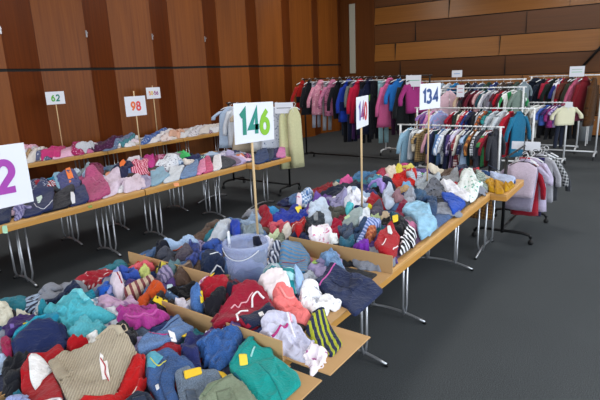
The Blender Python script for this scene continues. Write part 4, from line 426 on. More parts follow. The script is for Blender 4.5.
('C', 'skirt', 'crimson skirt around the pole, beside the pale denim dungarees', 'c:#a0182f', 3.4, 'crumple', '-2528 3021 -121 67 -143 202 137 -70 129 -198', 8873, [('P', 'price_tag', '#e0b030', '-2759 3179 -2717 3238 -2652 3158 -2685 3105')]),
('C', 'dungarees', 'pale denim dungarees, beside the crimson skirt around the pole', 'denim:#7f93ac', 3.4, 'crumple', '-2570 2903 -33 -94 -118 165 55 49 94 -120', 6522),
('C', 'bag', 'beige fabric bag with black base, beside the petrol blue patterned leggings', 'c:#b8a68e', 4.3, 'crumple', '-1648 3460 -48 -23 -91 194 17 76 94 -107 27 -141', 8007, [('P', 'black_base', '#17171b', '-1640 3339 -1577 3403 -1527 3278 -1593 3244')]),
('C', 'jeans', 'light blue denim jeans roll, beside the petrol blue patterned leggings', 'denim:#7fa8c2', 4.7, 'fold', '-1404 3545 -206 138 -186 406 -55 321 142 4 142 -261 142 -400 96 -210 -78 1', 6250, [('S', 'waistband', '#94bcd2', 7.0, '-1583 3662 -1563 3778 -1529 3867')]),
('C', 'fleece top', 'black-green fleece with grey badge, beside the red knitted hat with yellow sticker', 'c:#2a323c', 3.4, 'crumple', '-2104 3129 -90 -45 -116 107 -4 130 145 -47 65 -148', 1548, [('P', 'badge', '#868d94', '-2164 3197 -2128 3216 -2066 3119 -2094 3105')]),
('C', 'leggings', 'petrol blue patterned leggings, beside the beige fabric bag with black base', 'print:#27566c:#16304a', 3.1, 'crumple', '-1547 3438 -73 38 -47 150 79 -40 39 -150', 88),
('C', 'shirt', 'white bunched shirt with yellow collar, beside the sage green baby top', 'c:#d9dfea', 4.3, 'crumple', '-1763 3327 -8 -146 -80 101 -109 260 -9 137 129 -134 75 -219', 1845, [('P', 'price_tag', '#e6d22e', '-1872 3551 -1872 3623 -1799 3518 -1793 3453')]),
('C', 'baby top', 'sage green baby top, beside the white bunched shirt with yellow collar', 'c:#a4b48a', 3.1, 'crumple', '-1675 3333 -71 46 -40 160 71 -66 41 -140', 5953),
('C', 'jumper', 'pale grey marl jumper, beside the white bunched shirt with yellow collar', 'c:#8f9fa2', 3.7, 'fold', '-1801 3198 -64 -96 -99 168 -49 260 71 4 117 -144 27 -192', 9764, [('P', 'price_tag', '#b8d4a8', '-1885 3213 -1865 3254 -1830 3210 -1851 3169')]),
('C', 'trousers', 'salmon pink crumpled trousers, beside the cream knitted baby blanket', 'c:#cf5668', 3.1, 'crumple', '-2275 2879 -65 -55 -80 90 5 135 90 -32 49 -139', 5062),
('C', 'hat', 'red knitted hat with yellow sticker, beside the cream knitted baby blanket', 'c:#b0131b', 5.0, 'crumple', '-2102 2916 -71 -34 -128 150 -41 163 107 -54 131 -227', 7116, [('S', 'piping', '#e0a8a4', 2.0, '-2138 2871 -2143 2957 -2125 3026'), ('P', 'price_tag', '#e8b93c', '-2127 2935 -2153 3012 -2043 2893 -2020 2821')]),
('C', 'tee', 'grey-green marl tee, beside the royal blue mitten', 'c:#77858e', 3.4, 'crumple', '-2380 2671 -102 -9 -133 154 -9 127 126 -81 116 -190', 4468),
('C', 'coat', 'silver grey quilted sleeve, beside the royal blue mitten', 'c:#aeb4be', 3.4, 'crumple', '-2519 2522 26 -214 -57 32 -128 265 -16 200 73 -62 102 -222', 360),
('C', 'swimsuit', 'crimson crumpled swimsuit, beside the slate blue jogging bottoms', 'c:#b3153f', 4.0, 'crumple', '-1854 3029 -51 -6 -129 196 -24 126 127 -132 77 -185', 5656, [('P', 'price_tag', '#d8a848', '-1912 3137 -1892 3148 -1851 3080 -1871 3069')]),
('C', 'mitten', 'royal blue mitten, beside the silver grey quilted sleeve', 'c:#2f49b4', 3.1, 'crumple', '-2438 2577 -36 -24 -123 161 71 -22 89 -116', 2414),
('C', 'trousers', 'black trousers with square yellow sticker, beside the petrol blue patterned leggings', 'c:#1a1b22', 3.4, 'crumple', '-1439 3220 -90 28 -55 164 65 53 87 -123 -5 -120', 4196, [('P', 'price_tag', '#ecd028', '-1514 3285 -1486 3329 -1414 3169 -1435 3131')]),
('C', 'blanket', 'cream knitted baby blanket, beside the red knitted hat with yellow sticker', 'c:#d9d2cc', 2.8, 'crumple', '-2133 2793 -48 -1 -88 153 76 -45 59 -107', 9170),
('C', 'scarf', 'black silky scarf, beside the white tee with pink blossom print', 'c:#15141c', 3.1, 'crumple', '-1967 2854 -61 18 -73 156 90 -63 46 -112', 7710),
('C', 'fleece top', 'pale lime fleece top, beside the camouflage green trousers', 'fleece:#c6d3b0', 3.4, 'crumple', '-2160 2654 -3 -118 -57 63 -43 154 40 33 62 -133', 657),
('C', 'skirt', 'dark blue denim skirt, beside the blue and lilac striped trousers', 'denim:#2f4668', 3.4, 'crumple', '-1621 3003 -43 -73 -40 147 31 73 53 -147', 6547),
('C', 'jogging bottoms', 'slate blue jogging bottoms, beside the dark blue denim skirt', 'c:#45526a', 3.4, 'crumple', '-1703 2945 -72 34 -25 113 73 -48 23 -100', 682),
('C', 'jacket', 'black waxed jacket sleeve, beside the light blue long-sleeved top', 'c:#191d2a', 4.3, 'crumple', '-2662 2071 73 -139 -127 102 -125 155 30 40 148 -160', 5928),
('C', 'top', 'light blue long-sleeved top, beside the black waxed jacket sleeve', 'c:#9db5d6', 3.1, 'crumple', '-2572 2181 -72 -76 -13 128 89 59 -4 -109', 63, [('S', 'orange_trim', '#b85a3c', 5.0, '-2580 2093 -2547 2134 -2526 2169')]),
('C', 'trousers', 'blue and lilac striped trousers, beside the dark blue denim skirt', 'stripe:#5b78b8:#a9b4e0:0.03:0.8', 3.1, 'fold', '-1554 2993 -1 -202 -53 101 -32 254 33 120 9 -50 42 -226', 4493),
('C', 'tee', 'white tee with pink blossom print, beside the white crumpled pillowcase', 'print:#e8e2ec:#d6729e', 3.1, 'crumple', '-1831 2819 -65 -64 -119 95 -128 234 149 -25 161 -137 3 -103', 3602),
('C', 'scarf', 'dark plum knitted scarf, beside the blue patterned shirt', 'rib:#2f2a4e', 3.1, 'crumple', '-2340 2377 -87 -58 -61 56 26 129 107 -25 12 -100', 8576),
('C', 'trousers', 'camouflage green trousers, beside the pale lime fleece top', 'print:#6c7566:#3f463c', 3.1, 'crumple', '-2065 2611 -14 -80 -73 148 31 45 56 -114', 2711),
('C', 'shirt', 'rust brown checked shirt, beside the blue and lilac striped trousers', 'plaid:#96442e:#c47a4e', 3.1, 'crumple', '-1501 2931 -25 -52 -36 120 17 45 43 -111', 8601),
('C', 'top', 'black and white zigzag top, beside the red patterned dress with white ribbons', 'stripe:#16161c:#dfe0e6:0.045:0.35', 4.0, 'crumple', '-1290 3018 -38 -8 -62 184 -15 236 28 111 28 -160 28 -255 28 -107', 8304),
('C', 'pillowcase', 'white crumpled pillowcase, beside the teal blue shorts', 'c:#e2e6ea', 3.1, 'crumple', '-1714 2773 -70 42 -26 91 75 -51 22 -80', 4790),
('C', 'bodysuit', 'white baby bodysuit, beside the navy and white striped sleepsuit', 'c:#dcdce8', 3.1, 'crumple', '-2082 2460 -90 21 -39 124 61 31 46 -69 24 -104', 4765),
('C', 'shorts', 'teal blue shorts, beside the white crumpled pillowcase', 'c:#30657e', 3.1, 'crumple', '-1607 2776 -58 3 -6 105 66 -24 0 -83', 2736, [('S', 'lime_trim', '#c4d672', 4.0, '-1677 2773 -1680 2845 -1650 2862')]),
('C', 'shirt', 'blue patterned shirt, beside the violet blue checked shirt', 'print:#3556a6:#203468', 3.4, 'crumple', '-2325 2197 -77 -52 -124 135 -26 163 79 34 54 -89 94 -189', 4171),
('C', 'shirt', 'violet blue checked shirt, beside the brown corduroy trousers', 'plaid:#44539a:#2c3566', 3.4, 'crumple', '-2394 2094 -12 -60 -123 104 -83 150 104 -38 111 -155', 6225),
('C', 'sweatshirt', 'charcoal hooded sweatshirt, beside the brown corduroy trousers', 'c:#3a3d4a', 4.0, 'crumple', '-2491 1973 -53 -37 -116 82 -23 88 125 -41 65 -94', 7982),
('C', 'trousers', 'brown corduroy trousers, beside the violet blue checked shirt', 'rib:#4b4450', 3.1, 'crumple', '-2425 2051 -58 -17 -81 82 20 70 85 -43 36 -91', 2117),
('C', 'dress', 'red patterned dress with white ribbons, beside the rust brown checked shirt', 'c:#b21c28', 4.0, 'fold', '-1360 2873 -48 -94 -90 96 -114 292 32 137 98 -86 98 -178 23 -165', 385, [('S', 'ribbon', '#e6dfe2', 3.0, '-1337 2751 -1357 2852'), ('S', 'ribbon', '#e6dfe2', 3.0, '-1276 2785 -1297 2908'), ('P', 'paper_label', '#d6dfe2', '-1453 3069 -1444 3100 -1334 2911 -1381 2933')]),
('C', 'hat', 'orange-red knitted hat, beside the coral pink baby leggings', 'c:#d2452e', 3.1, 'crumple', '-2588 1819 -41 -13 -29 56 53 -1 17 -41', 1523),
('C', 'sleepsuit', 'navy and white striped sleepsuit, beside the white baby bodysuit', 'stripe:#3b4560:#c6c9d8:0.025:0.6', 3.1, 'crumple', '-1963 2434 -36 -68 -49 158 57 28 30 -118', 6819),
('C', 'shorts', 'bright purple swimming shorts, beside the teal blue shorts', 'c:#7a2fae', 3.1, 'crumple', '-1478 2742 -59 -11 -7 87 66 -10 1 -67', 2439),
('C', 'leggings', 'coral pink baby leggings, beside the orange-red knitted hat', 'c:#e0606e', 3.1, 'crumple', '-2508 1779 -38 -64 -61 20 -14 107 56 66 29 -26 30 -100', 9442),
('C', 'jumper', 'grey and blue striped jumper, beside the navy and white striped sleepsuit', 'stripe:#77808e:#4f8fc4:0.03:0.15', 3.4, 'fold', '-1828 2463 -66 -82 -165 115 -105 221 84 65 188 -144 66 -174', 5309, [('S', 'red_stripe', '#a83c48', 3.0, '-1865 2375 -1803 2409 -1730 2450')]),
('C', 'top', 'yellow and black striped top, beside the grey-green long sleeve', 'stripe:#d2c04a:#2a2a2a:0.05:0.7', 3.1, 'crumple', '-2378 1849 -10 -64 -94 44 22 50 80 -32', 3577),
('C', 'shirt', 'grey-green long sleeve, beside the yellow and black striped top', 'c:#5e7d86', 3.1, 'crumple', '-2307 1871 6 -74 -62 80 7 59 51 -66', 5631),
('C', 'vest', 'pale lime baby vest, beside the royal blue crumpled shirt', 'c:#c4cc78', 2.8, 'crumple', '-2406 1726 -34 -25 -62 71 50 4 46 -51', 1820),
('C', 'shirt', 'royal blue crumpled shirt, beside the pale lime baby vest', 'c:#3a58b0', 3.1, 'crumple', '-2451 1646 -61 -40 -38 63 68 33 30 -57', 7685),
('C', 'sports top', 'navy sports top with white stripes, beside the grey-brown fur-lined jacket', 'c:#22304e', 3.7, 'crumple', '-2136 2028 -38 -66 -149 94 -110 203 161 -65 138 -165', 8279, [('S', 'white_stripe', '#e6e8ee', 5.0, '-2130 1986 -2136 2061 -2097 2083'), ('S', 'white_stripe', '#e6e8ee', 5.0, '-2059 1916 -2040 1963 -1997 1987'), ('S', 'white_stripe', '#dfe3ea', 4.0, '-2208 2081 -2200 2127 -2184 2156')]),
('C', 'shirt', 'washed blue denim shirt, beside the bright purple swimming shorts', 'denim:#6482a6', 3.1, 'crumple', '-1545 2487 -154 44 -116 131 102 -1 149 -107 20 -66', 9417, [('P', 'price_tag', '#a9d86a', '-1760 2564 -1731 2580 -1642 2456 -1686 2453')]),
('C', 'tights', 'rolled navy tights, beside the teal knitted cardigan', 'c:#1c2846', 3.7, 'crumple', '-2553 1322 -12 -85 -70 35 -69 101 38 66 78 -18 35 -101', 8254),
('C', 'jacket', 'grey-brown fur-lined jacket, beside the grey-green long sleeve', 'c:#54423a', 4.0, 'crumple', '-2196 1847 -30 -61 -64 47 -54 111 56 41 45 -36 46 -104', 7388, [('S', 'lining', '#8a7666', 7.0, '-2235 1817 -2242 1886 -2229 1931')]),
('C', 'tunic', 'mauve grey striped tunic, beside the grey-brown fur-lined jacket', 'stripe:#8f83a2:#5a5474:0.03:0.4', 3.1, 'crumple', '-2265 1756 -54 -41 -33 61 37 47 49 -67', 3874),
('C', 'pyjama top', 'lilac blue pyjama top, beside the white top with red trim', 'c:#8f97cc', 3.1, 'crumple', '-2418 1524 76 -113 -58 16 -95 117 78 -20', 9739),
('C', 'top', 'bright cobalt blue top, beside the white top with red trim', 'c:#2460c8', 3.4, 'crumple', '-2403 1446 -36 -14 -75 76 66 -2 43 -60', 8848),
('C', 'scarf', 'white looped collar scarf, beside the teal hooded baby top', 'c:#cfd0d6', 2.5, 'crumple', '-2553 1155 29 -48 -57 13 -70 63 -8 41 21 -12 84 -55', 335),
('C', 'jacket', 'cream jacket with dark cuff, beside the cream sleeve with black edging', 'c:#c6c2b2', 4.3, 'crumple', '-2607 1014 -162 32 -118 58 -6 41 100 0 108 -57 77 -75', 4146, [('S', 'cuff', '#25232b', 10.0, '-2605 1046 -2547 1028 -2493 997')]),
('C', 'top', 'white top with red trim, beside the lilac blue pyjama top', 'c:#c9bcc8', 3.1, 'crumple', '-2355 1502 -68 2 -63 71 81 -6 52 -68', 6794, [('S', 'trim', '#a8303c', 4.0, '-2395 1537 -2313 1504')]),
('C', 'top', 'cream and maroon striped top, beside the white top with red trim', 'stripe:#c2ab96:#7d3b44:0.035:0.35', 3.1, 'fold', '-2265 1587 -19 -97 -54 43 -36 121 41 80 37 -34 30 -114', 4740),
('C', 'cardigan', 'teal knitted cardigan, beside the bright cobalt blue top', 'rib:#1d8fa8', 3.1, 'crumple', '-2416 1330 -71 -47 -75 25 3 55 79 11 62 -42', 9714),
('C', 'baby top', 'teal hooded baby top, beside the white looped collar scarf', 'c:#2399b3', 3.7, 'crumple', '-2489 1151 -65 -7 -93 62 59 11 99 -68', 3849),
('C', 'cloth', 'white cotton sheet of fabric, beside the navy trousers with pink piping', 'c:#dedee4', 3.1, 'fold', '-1277 2377 -85 4 -68 69 64 17 100 -30 -11 -59', 1498),
('C', 'tee', 'teal tee with white arcs, beside the teal and grey folded vest', 'stripe:#0f95a0:#a9e0e4:0.07:0.9', 3.1, 'crumple', '-1665 2121 -262 178 -167 210 55 102 237 -166 146 -204 -7 -122', 3255),
('C', 'top', 'speckled grey knitted top, beside the teal tee with white arcs', 'print:#9aa0ac:#5c6472', 3.1, 'crumple', '-1536 2216 -92 34 -115 174 51 42 116 -121 43 -131', 7363),
('C', 'bodysuit', 'cream sleeve with black edging, beside the teal hooded baby top', 'c:#bdb8aa', 2.5, 'crumple', '-2478 1044 -84 1 -3 36 48 15 50 -20 -13 -33', 6200),
('C', 'trousers', 'black velvet trousers, beside the pink and white striped leggings', 'c:#111117', 3.7, 'crumple', '-2054 1735 -42 -90 -63 61 -23 118 80 11 49 -99', 2983, [('P', 'price_tag', '#bcdce6', '-2185 1706 -2178 1744 -2054 1623 -2095 1630')]),
('C', 'trousers', 'orange cotton trousers, beside the brown and black leggings with yellow sticker', 'c:#d0521f', 3.4, 'crumple', '-2130 1535 -49 -59 -52 29 -35 133 46 86 7 3 77 -98 9 -96', 2686),
('C', 'blouse', 'dusty mauve blouse, beside the orange cotton trousers', 'print:#b394ae:#8d6a92', 3.1, 'crumple', '-2198 1381 -84 -64 -88 4 -8 109 91 66 66 -31 22 -82', 632),
('C', 'vest', 'teal and grey folded vest, beside the teal tee with white arcs', 'stripe:#2f8a94:#9aa4ac:0.04:0.4', 3.7, 'crumple', '-1656 1994 -83 34 -90 135 43 39 104 -111 24 -97', 3702),
('C', 'shorts', 'dark blue crumpled denim shorts, beside the pink and white striped leggings', 'denim:#2c4270', 4.3, 'crumple', '-1894 1768 -84 -40 -120 86 -63 119 91 30 134 -91 42 -102', 9567),
('C', 'leggings', 'deep purple leggings, beside the turquoise frilled skirt', 'c:#3a2462', 3.1, 'crumple', '-2385 978 -116 -34 -50 104 55 44 55 -35 58 -77', 38, [('P', 'badge', '#7a63b0', '-2406 942 -2400 958 -2353 940 -2360 925')]),
('C', 'leggings', 'pink and white striped leggings, beside the dark blue crumpled denim shorts', 'stripe:#e6d3e2:#c887b4:0.03:0.5', 3.1, 'crumple', '-1909 1720 -48 -41 -60 45 14 71 57 5 38 -79', 7091),
('C', 'fleece jacket', 'aqua fleece jacket, beside the teal knitted cardigan', 'fleece:#4fb6c6', 4.3, 'crumple', '-2271 1198 -255 -10 -257 46 -177 107 -21 86 65 70 154 84 203 39 181 -22 192 -116 137 -127 -43 -95 -180 -61', 5606, [('S', 'hood_edge', '#74cbd6', 14.0, '-2485 1198 -2467 1265 -2364 1283 -2249 1256'), ('P', 'button', '#d8ecee', '-2387 1123 -2380 1140 -2331 1118 -2338 1101')]),
('C', 'trousers', 'navy trousers with pink piping, beside the white cotton sheet of fabric', 'c:#232f55', 3.4, 'fold', '-1266 2208 -225 -5 -268 228 -102 206 58 189 129 145 136 -86 136 -213 136 -228 81 -141 -78 -100', 1201, [('S', 'piping', '#cf5fae', 4.0, '-1439 2165 -1475 2318 -1493 2439'), ('S', 'side_seam', '#1a2444', 3.0, '-1432 2271 -1275 2226 -1250 2196'), ('P', 'pocket', '#1c2648', '-1332 2327 -1250 2340 -1250 2211 -1284 2221')]),
('C', 'socks', 'pale blue baby sock bundle, beside the white and blush crumpled vest', 'c:#9fbfe6', 2.5, 'crumple', '-1480 2043 -65 29 -19 71 55 -27 28 -73', 3552),
('C', 'leggings', 'brown and black leggings with yellow sticker, beside the white ankle socks', 'c:#2b2528', 3.1, 'crumple', '-2007 1523 -69 -30 -85 63 33 58 91 -19 28 -69', 929, [('P', 'price_tag', '#e3c41c', '-2047 1496 -2063 1529 -1977 1537 -1948 1499')]),
('C', 'skirt', 'turquoise frilled skirt, beside the deep purple leggings', 'c:#1f8fb0', 2.8, 'crumple', '-2285 996 -24 -95 -58 19 -75 117 39 99 79 -33 41 -108', 1795, [('S', 'frill', '#2aa5c4', 8.0, '-2293 911 -2313 1009 -2334 1104'), ('P', 'price_tag', '#d3bf2a', '-2361 981 -2364 1025 -2318 1006 -2311 965')]),
('C', 'tights', 'burgundy crumpled woollen tights, beside the ink blue school skirt', 'c:#6a1e32', 3.7, 'crumple', '-1704 1769 -109 -7 -60 98 50 70 86 -50 31 -110', 1648),
('C', 'vest', 'white and blush crumpled vest, beside the teal and grey folded vest', 'c:#ece2e6', 2.5, 'crumple', '-1551 1900 -96 -27 -87 39 -20 78 91 36 87 -37 27 -86', 904),
('C', 'socks', 'white ankle socks, beside the small blue denim skirt', 'c:#dcd6e4', 2.8, 'crumple', '-1888 1554 -76 18 -58 72 36 14 71 -45 26 -58', 5037),
('C', 'top', 'scarlet top with yellow stickers, beside the small blue denim skirt', 'c:#b21d30', 3.1, 'crumple', '-1781 1670 -80 -38 -66 42 10 86 98 38 45 -47 -8 -79', 9145, [('P', 'price_tag', '#e6c11d', '-1885 1720 -1805 1722 -1787 1689 -1852 1680'), ('P', 'price_tag', '#d9b21f', '-1734 1664 -1698 1685 -1673 1659 -1696 1633')]),
('C', 'mitten', 'raspberry pink mitten, beside the turquoise frilled skirt', 'c:#a32753', 3.1, 'crumple', '-2275 863 -94 13 -38 35 56 0 75 -47', 2092),
('C', 'skirt', 'ink blue school skirt, beside the burgundy crumpled woollen tights', 'c:#1a1c30', 3.1, 'crumple', '-1671 1723 -18 -46 -23 35 9 53 33 -43', 5334),
('C', 'dress', 'magenta crumpled dress, beside the brown and black leggings with yellow sticker', 'c:#b23a92', 3.7, 'crumple', '-1966 1361 -154 -43 -142 44 -27 98 69 114 108 61 120 -73 71 -114 -42 -88', 8551, [('S', 'hem', '#c85aa8', 6.0, '-1972 1270 -1887 1297 -1897 1412'), ('S', 'strap', '#8f2a78', 5.0, '-2032 1409 -1941 1398')]),
('C', 'sweatshirt', 'plain navy sweatshirt, beside the turquoise frilled skirt', 'c:#1f2b58', 3.7, 'fold', '-2183 973 -68 -100 -102 7 -73 93 -3 123 94 71 125 -62 26 -131', 5903, [('S', 'cuff', '#18224a', 10.0, '-2188 1072 -2111 1052')]),
('C', 'skirt', 'small blue denim skirt, beside the white ankle socks', 'denim:#456ba4', 3.1, 'crumple', '-1796 1573 -65 17 -38 61 75 -20 30 -59', 1226, [('P', 'price_tag', '#d8bf20', '-1789 1591 -1793 1616 -1730 1561 -1726 1537')]),
('C', 'fleece scarf', 'aqua fleece sleeve roll, beside the red bobble hat with white pompom', 'fleece:#57aebb', 3.7, 'crumple', '-2072 1132 -87 -42 -91 48 19 90 95 33 56 -34 9 -94', 7660),
('C', 'top', "white top with grey floral print, beside the coral pink girls' top", 'print:#e9e9ee:#9a9aa8', 3.7, 'crumple', '-1308 1973 -127 -36 -136 109 -22 112 46 99 46 37 46 -51 167 -128 49 -58 -67 -85', 9120),
('C', 'jacket', 'black padded baby jacket, beside the small blue denim skirt', 'c:#17161e', 3.4, 'crumple', '-1680 1583 -45 -20 -47 45 -9 94 45 8 59 -69 -1 -56', 3280),
('C', 'top', "coral pink girls' top, beside the white and blush crumpled vest", 'c:#f27d7c', 3.1, 'crumple', '-1396 1826 -131 0 -95 64 -22 78 108 33 115 -39 50 -65 -25 -71', 8823, [('S', 'neckline', '#f59a98', 6.0, '-1478 1855 -1425 1844 -1408 1882')]),
('C', 'hat', 'red bobble hat with white pompom, beside the aqua fleece sleeve roll', 'c:#b5101c', 3.7, 'crumple', '-1999 1044 -85 -8 -34 55 58 26 59 -23 0 -48', 6175, [('P', 'pompom', '#e8e8e6', '-2051 1110 -2028 1157 -1950 1116 -1953 1073')]),
('C', 'sweatshirt', 'raspberry sweatshirt with round white prints, beside the black padded baby jacket', 'c:#9c1733', 3.4, 'fold', '-1524 1636 -90 -142 -119 -37 -142 226 -5 175 125 107 143 44 93 -101 31 -93 -36 -178', 6769, [('P', 'navy_panel', '#1c2440', '-1499 1563 -1491 1663 -1480 1759 -1394 1745 -1378 1646 -1427 1537'), ('S', 'white_print', '#e4dfe2', 5.0, '-1483 1538 -1532 1578 -1547 1631 -1524 1656'), ('S', 'white_print', '#e4dfe2', 5.0, '-1536 1700 -1573 1745 -1574 1785 -1512 1767'), ('S', 'lettering', '#d6a0ac', 3.0, '-1582 1597 -1594 1640 -1567 1631 -1587 1683 -1569 1694 -1582 1739 -1584 1765'), ('P', 'motif', '#e9e6e6', '-1461 1657 -1464 1692 -1429 1663 -1432 1637'), ('S', 'cuff', '#861029', 10.0, '-1589 1475 -1607 1534')]),
('C', 'leggings', 'black winter leggings, beside the red jumper with white front', 'c:#15171f', 3.1, 'crumple', '-2056 821 -152 -10 -68 99 2 93 36 -5 120 -70 60 -107', 7957),
('C', 'trousers', 'black trousers with beige cord, beside the faded jeans with pink belt', 'c:#191820', 3.4, 'crumple', '-1847 1164 -104 -16 -124 72 37 57 101 14 83 -55 7 -72', 6497, [('S', 'drawcord', '#b6a58e', 3.5, '-1832 1096 -1878 1160 -1883 1210 -1831 1188 -1804 1133')]),
('C', 'top', 'navy top with lime stripes, beside the pale lilac top with pink stripe', 'stripe:#202a4c:#b7bf2e:0.03:1.3', 3.4, 'fold', '-1166 1783 -87 -28 -113 81 -101 154 -32 90 60 13 122 -39 136 -158 19 -111', 7066, [('S', 'neckline', '#1b2340', 6.0, '-1273 1854 -1270 1895 -1251 1920')]),
('C', 'jeans', 'faded jeans with pink belt, beside the indigo crumpled trousers', 'denim:#56719c', 2.8, 'fold', '-1695 1279 -33 -120 -77 42 -127 189 21 156 63 39 65 -21 50 -117 39 -170', 4418, [('S', 'belt', '#c93a86', 3.0, '-1740 1232 -1689 1252 -1661 1290'), ('P', 'price_tag', '#e6e4ea', '-1680 1289 -1663 1310 -1613 1278 -1619 1254'), ('S', 'seam', '#2c3f66', 3.0, '-1721 1223 -1751 1333 -1776 1434')]),
('C', 'top', 'pale lilac top with pink stripe, beside the navy top with lime stripes', 'c:#c3c3da', 3.4, 'crumple', '-1278 1633 -120 -22 -130 67 -68 128 25 122 125 24 159 -96 82 -114 -75 -106', 2958, [('S', 'pink_stripe', '#c23a86', 6.0, '-1302 1557 -1300 1613 -1303 1679'), ('S', 'drawcord', '#eceaf0', 5.0, '-1346 1737 -1291 1686 -1235 1641'), ('S', 'strap', '#f0b3c8', 5.0, '-1361 1765 -1304 1713')]),
('C', 'jumper', 'red jumper with white front, beside the dark teal crumpled top', 'c:#b3121f', 3.1, 'fold', '-1887 835 -140 -24 -208 35 -175 74 -207 174 -111 151 -31 87 10 34 151 -22 230 -59 238 -109 202 -144 83 -123 -46 -82', 4121, [('P', 'front_panel', '#e9e9ec', '-2086 866 -2045 900 -1936 885 -1921 859 -1898 814 -1810 760 -1927 789'), ('P', 'patterned_cuff', '#dedbe0', '-1710 715 -1695 752 -1666 777 -1612 750 -1669 701'), ('S', 'cuff_mark', '#40202c', 5.0, '-1672 739 -1652 765')]),
('C', 'jumper', 'beige ribbed roll-neck jumper, beside the red jumper with white front', 'rib:#a89c88:1', 3.4, 'fold', '-1779 964 -223 20 -185 72 -143 138 -131 176 13 182 136 135 199 87 209 -48 201 -146 209 -201 81 -164 -32 -120 -142 -88 -196 -49', 2067, [('S', 'collar', '#b3a792', 14.0, '-1894 1079 -1914 1117 -1902 1145 -1847 1148 -1793 1130'), ('S', 'sleeve', '#9c907c', 20.0, '-1960 906 -1881 884 -1804 865'), ('P', 'price_tag', '#e8e4e2', '-1803 1019 -1767 1032 -1614 942 -1653 933'), ('S', 'tag_mark', '#c03040', 2.0, '-1768 1005 -1709 989 -1697 971 -1645 954')]),
('C', 'top', 'dark teal crumpled top, beside the lilac acid-washed jeans', 'c:#1b6a80', 2.5, 'crumple', '-1886 700 -31 -21 -22 37 36 20 16 -36', 2389),
('C', 'trousers', 'indigo crumpled trousers, beside the blue crumpled denim trousers', 'c:#252c62', 3.1, 'crumple', '-1515 1295 -97 45 -66 96 -17 104 11 9 105 -63 87 -118 -26 -70', 4715, [('P', 'price_tag', '#e2c022', '-1646 1330 -1650 1382 -1606 1365 -1596 1308')]),
('C', 'trousers', 'blue crumpled denim trousers, beside the indigo crumpled trousers', 'denim:#2f5590', 3.7, 'crumple', '-1429 1354 -87 -38 -97 38 -25 145 34 106 77 -24 72 -107 26 -118', 2661, [('S', 'waistband', '#3d66a4', 7.0, '-1478 1291 -1505 1353 -1498 1409')]),
('C', 'jeans', 'lilac acid-washed jeans, beside the dark teal crumpled top', 'denim:#8088b0', 3.4, 'crumple', '-1796 674 -87 -18 -61 20 -38 49 60 25 106 -12 19 -66', 4443),
('C', 'top', 'white top with purple swirls, beside the pale lilac top with pink stripe', 'print:#e6dde6:#b05a9c', 3.1, 'crumple', '-1078 1564 -45 -20 -73 74 3 78 48 29 48 -102 16 -58', 5012, [('S', 'lace_edge', '#f0eef2', 5.0, '-1135 1576 -1142 1632 -1107 1643')]),
('C', 'trousers', 'teal folded cotton trousers, beside the faded khaki folded trousers', 'c:#0fa29c', 4.0, 'fold', '-1194 1370 -131 -69 -191 86 -186 141 -117 120 -77 154 -40 107 113 71 164 26 164 -35 164 -177 139 -179 38 -139 -44 -110', 607, [('S', 'waistband', '#12928f', 9.0, '-1318 1305 -1341 1393 -1364 1499'), ('P', 'price_tag', '#dec63a', '-1321 1358 -1303 1388 -1263 1348 -1276 1313'), ('S', 'drawcord', '#9fd6d6', 4.0, '-1288 1396 -1308 1432 -1317 1456'), ('S', 'hem_edge', '#0b6d86', 5.0, '-1277 1278 -1152 1226 -1052 1193 -981 1196'), ('S', 'side_seam', '#0c8f8c', 3.0, '-1224 1372 -1093 1317 -994 1243')]),
('C', 'jeans', 'mid-blue jeans with turquoise lining, beside the slate grey jeans with yellow waist band', 'denim:#34507e', 2.8, 'fold', '-1440 1087 -156 5 -151 126 -98 130 29 118 7 21 53 -28 221 -92 154 -147 17 -88 -80 -49', 2364, [('P', 'lining', '#58a6bd', '-1602 1097 -1594 1147 -1540 1144 -1518 1080 -1552 1068'), ('S', 'trim', '#d8d04a', 2.0, '-1568 1101 -1514 1092 -1517 1140'), ('S', 'seam', '#28406a', 3.0, '-1534 1165 -1454 1048 -1322 984'), ('P', 'button', '#d0d0d4', '-1452 1026 -1447 1037 -1428 1026 -1432 1015')]),
('C', 'hooded top', 'bright red zipped hooded top, beside the dark navy trousers with pale drawcord', 'c:#c31a1c', 2.5, 'crumple', '-1544 932 -82 159 -31 139 63 61 39 39 33 -9 31 -60 72 -95 -17 -163 -44 -127 -8 -20 -54 75', 8229, [('S', 'zip', '#d8d4cc', 4.0, '-1476 847 -1508 882 -1517 926 -1515 965 -1520 992'), ('S', 'drawcord', '#8f1012', 6.0, '-1573 944 -1598 1007 -1612 1065')]),
('C', 'jeans', 'slate grey jeans with yellow waist band, beside the mid-blue jeans with turquoise lining', 'denim:#5a6676', 3.1, 'fold', '-1315 1117 -118 -9 -113 44 -77 91 -31 136 35 101 43 28 63 -48 119 -121 89 -139 -8 -85', 6472, [('P', 'waist_sticker', '#d9b21e', '-1402 1127 -1381 1198 -1356 1180 -1373 1106'), ('P', 'pocket', '#4a5668', '-1338 1074 -1324 1112 -1262 1063 -1272 1029'), ('P', 'button', '#b9b9bd', '-1277 1082 -1272 1093 -1255 1081 -1260 1071')]),
('C', 'trousers', 'dark navy trousers with pale drawcord, beside the bright red zipped hooded top', 'c:#1d2638', 3.1, 'fold', '-1417 920 -59 -73 -84 -5 -81 55 -28 73 35 54 128 18 103 -23 -17 -98', 310, [('S', 'drawcord', '#bfb9ac', 4.0, '-1479 846 -1503 878 -1493 905'), ('P', 'pocket', '#232f46', '-1472 933 -1440 967 -1380 941 -1409 903')]),
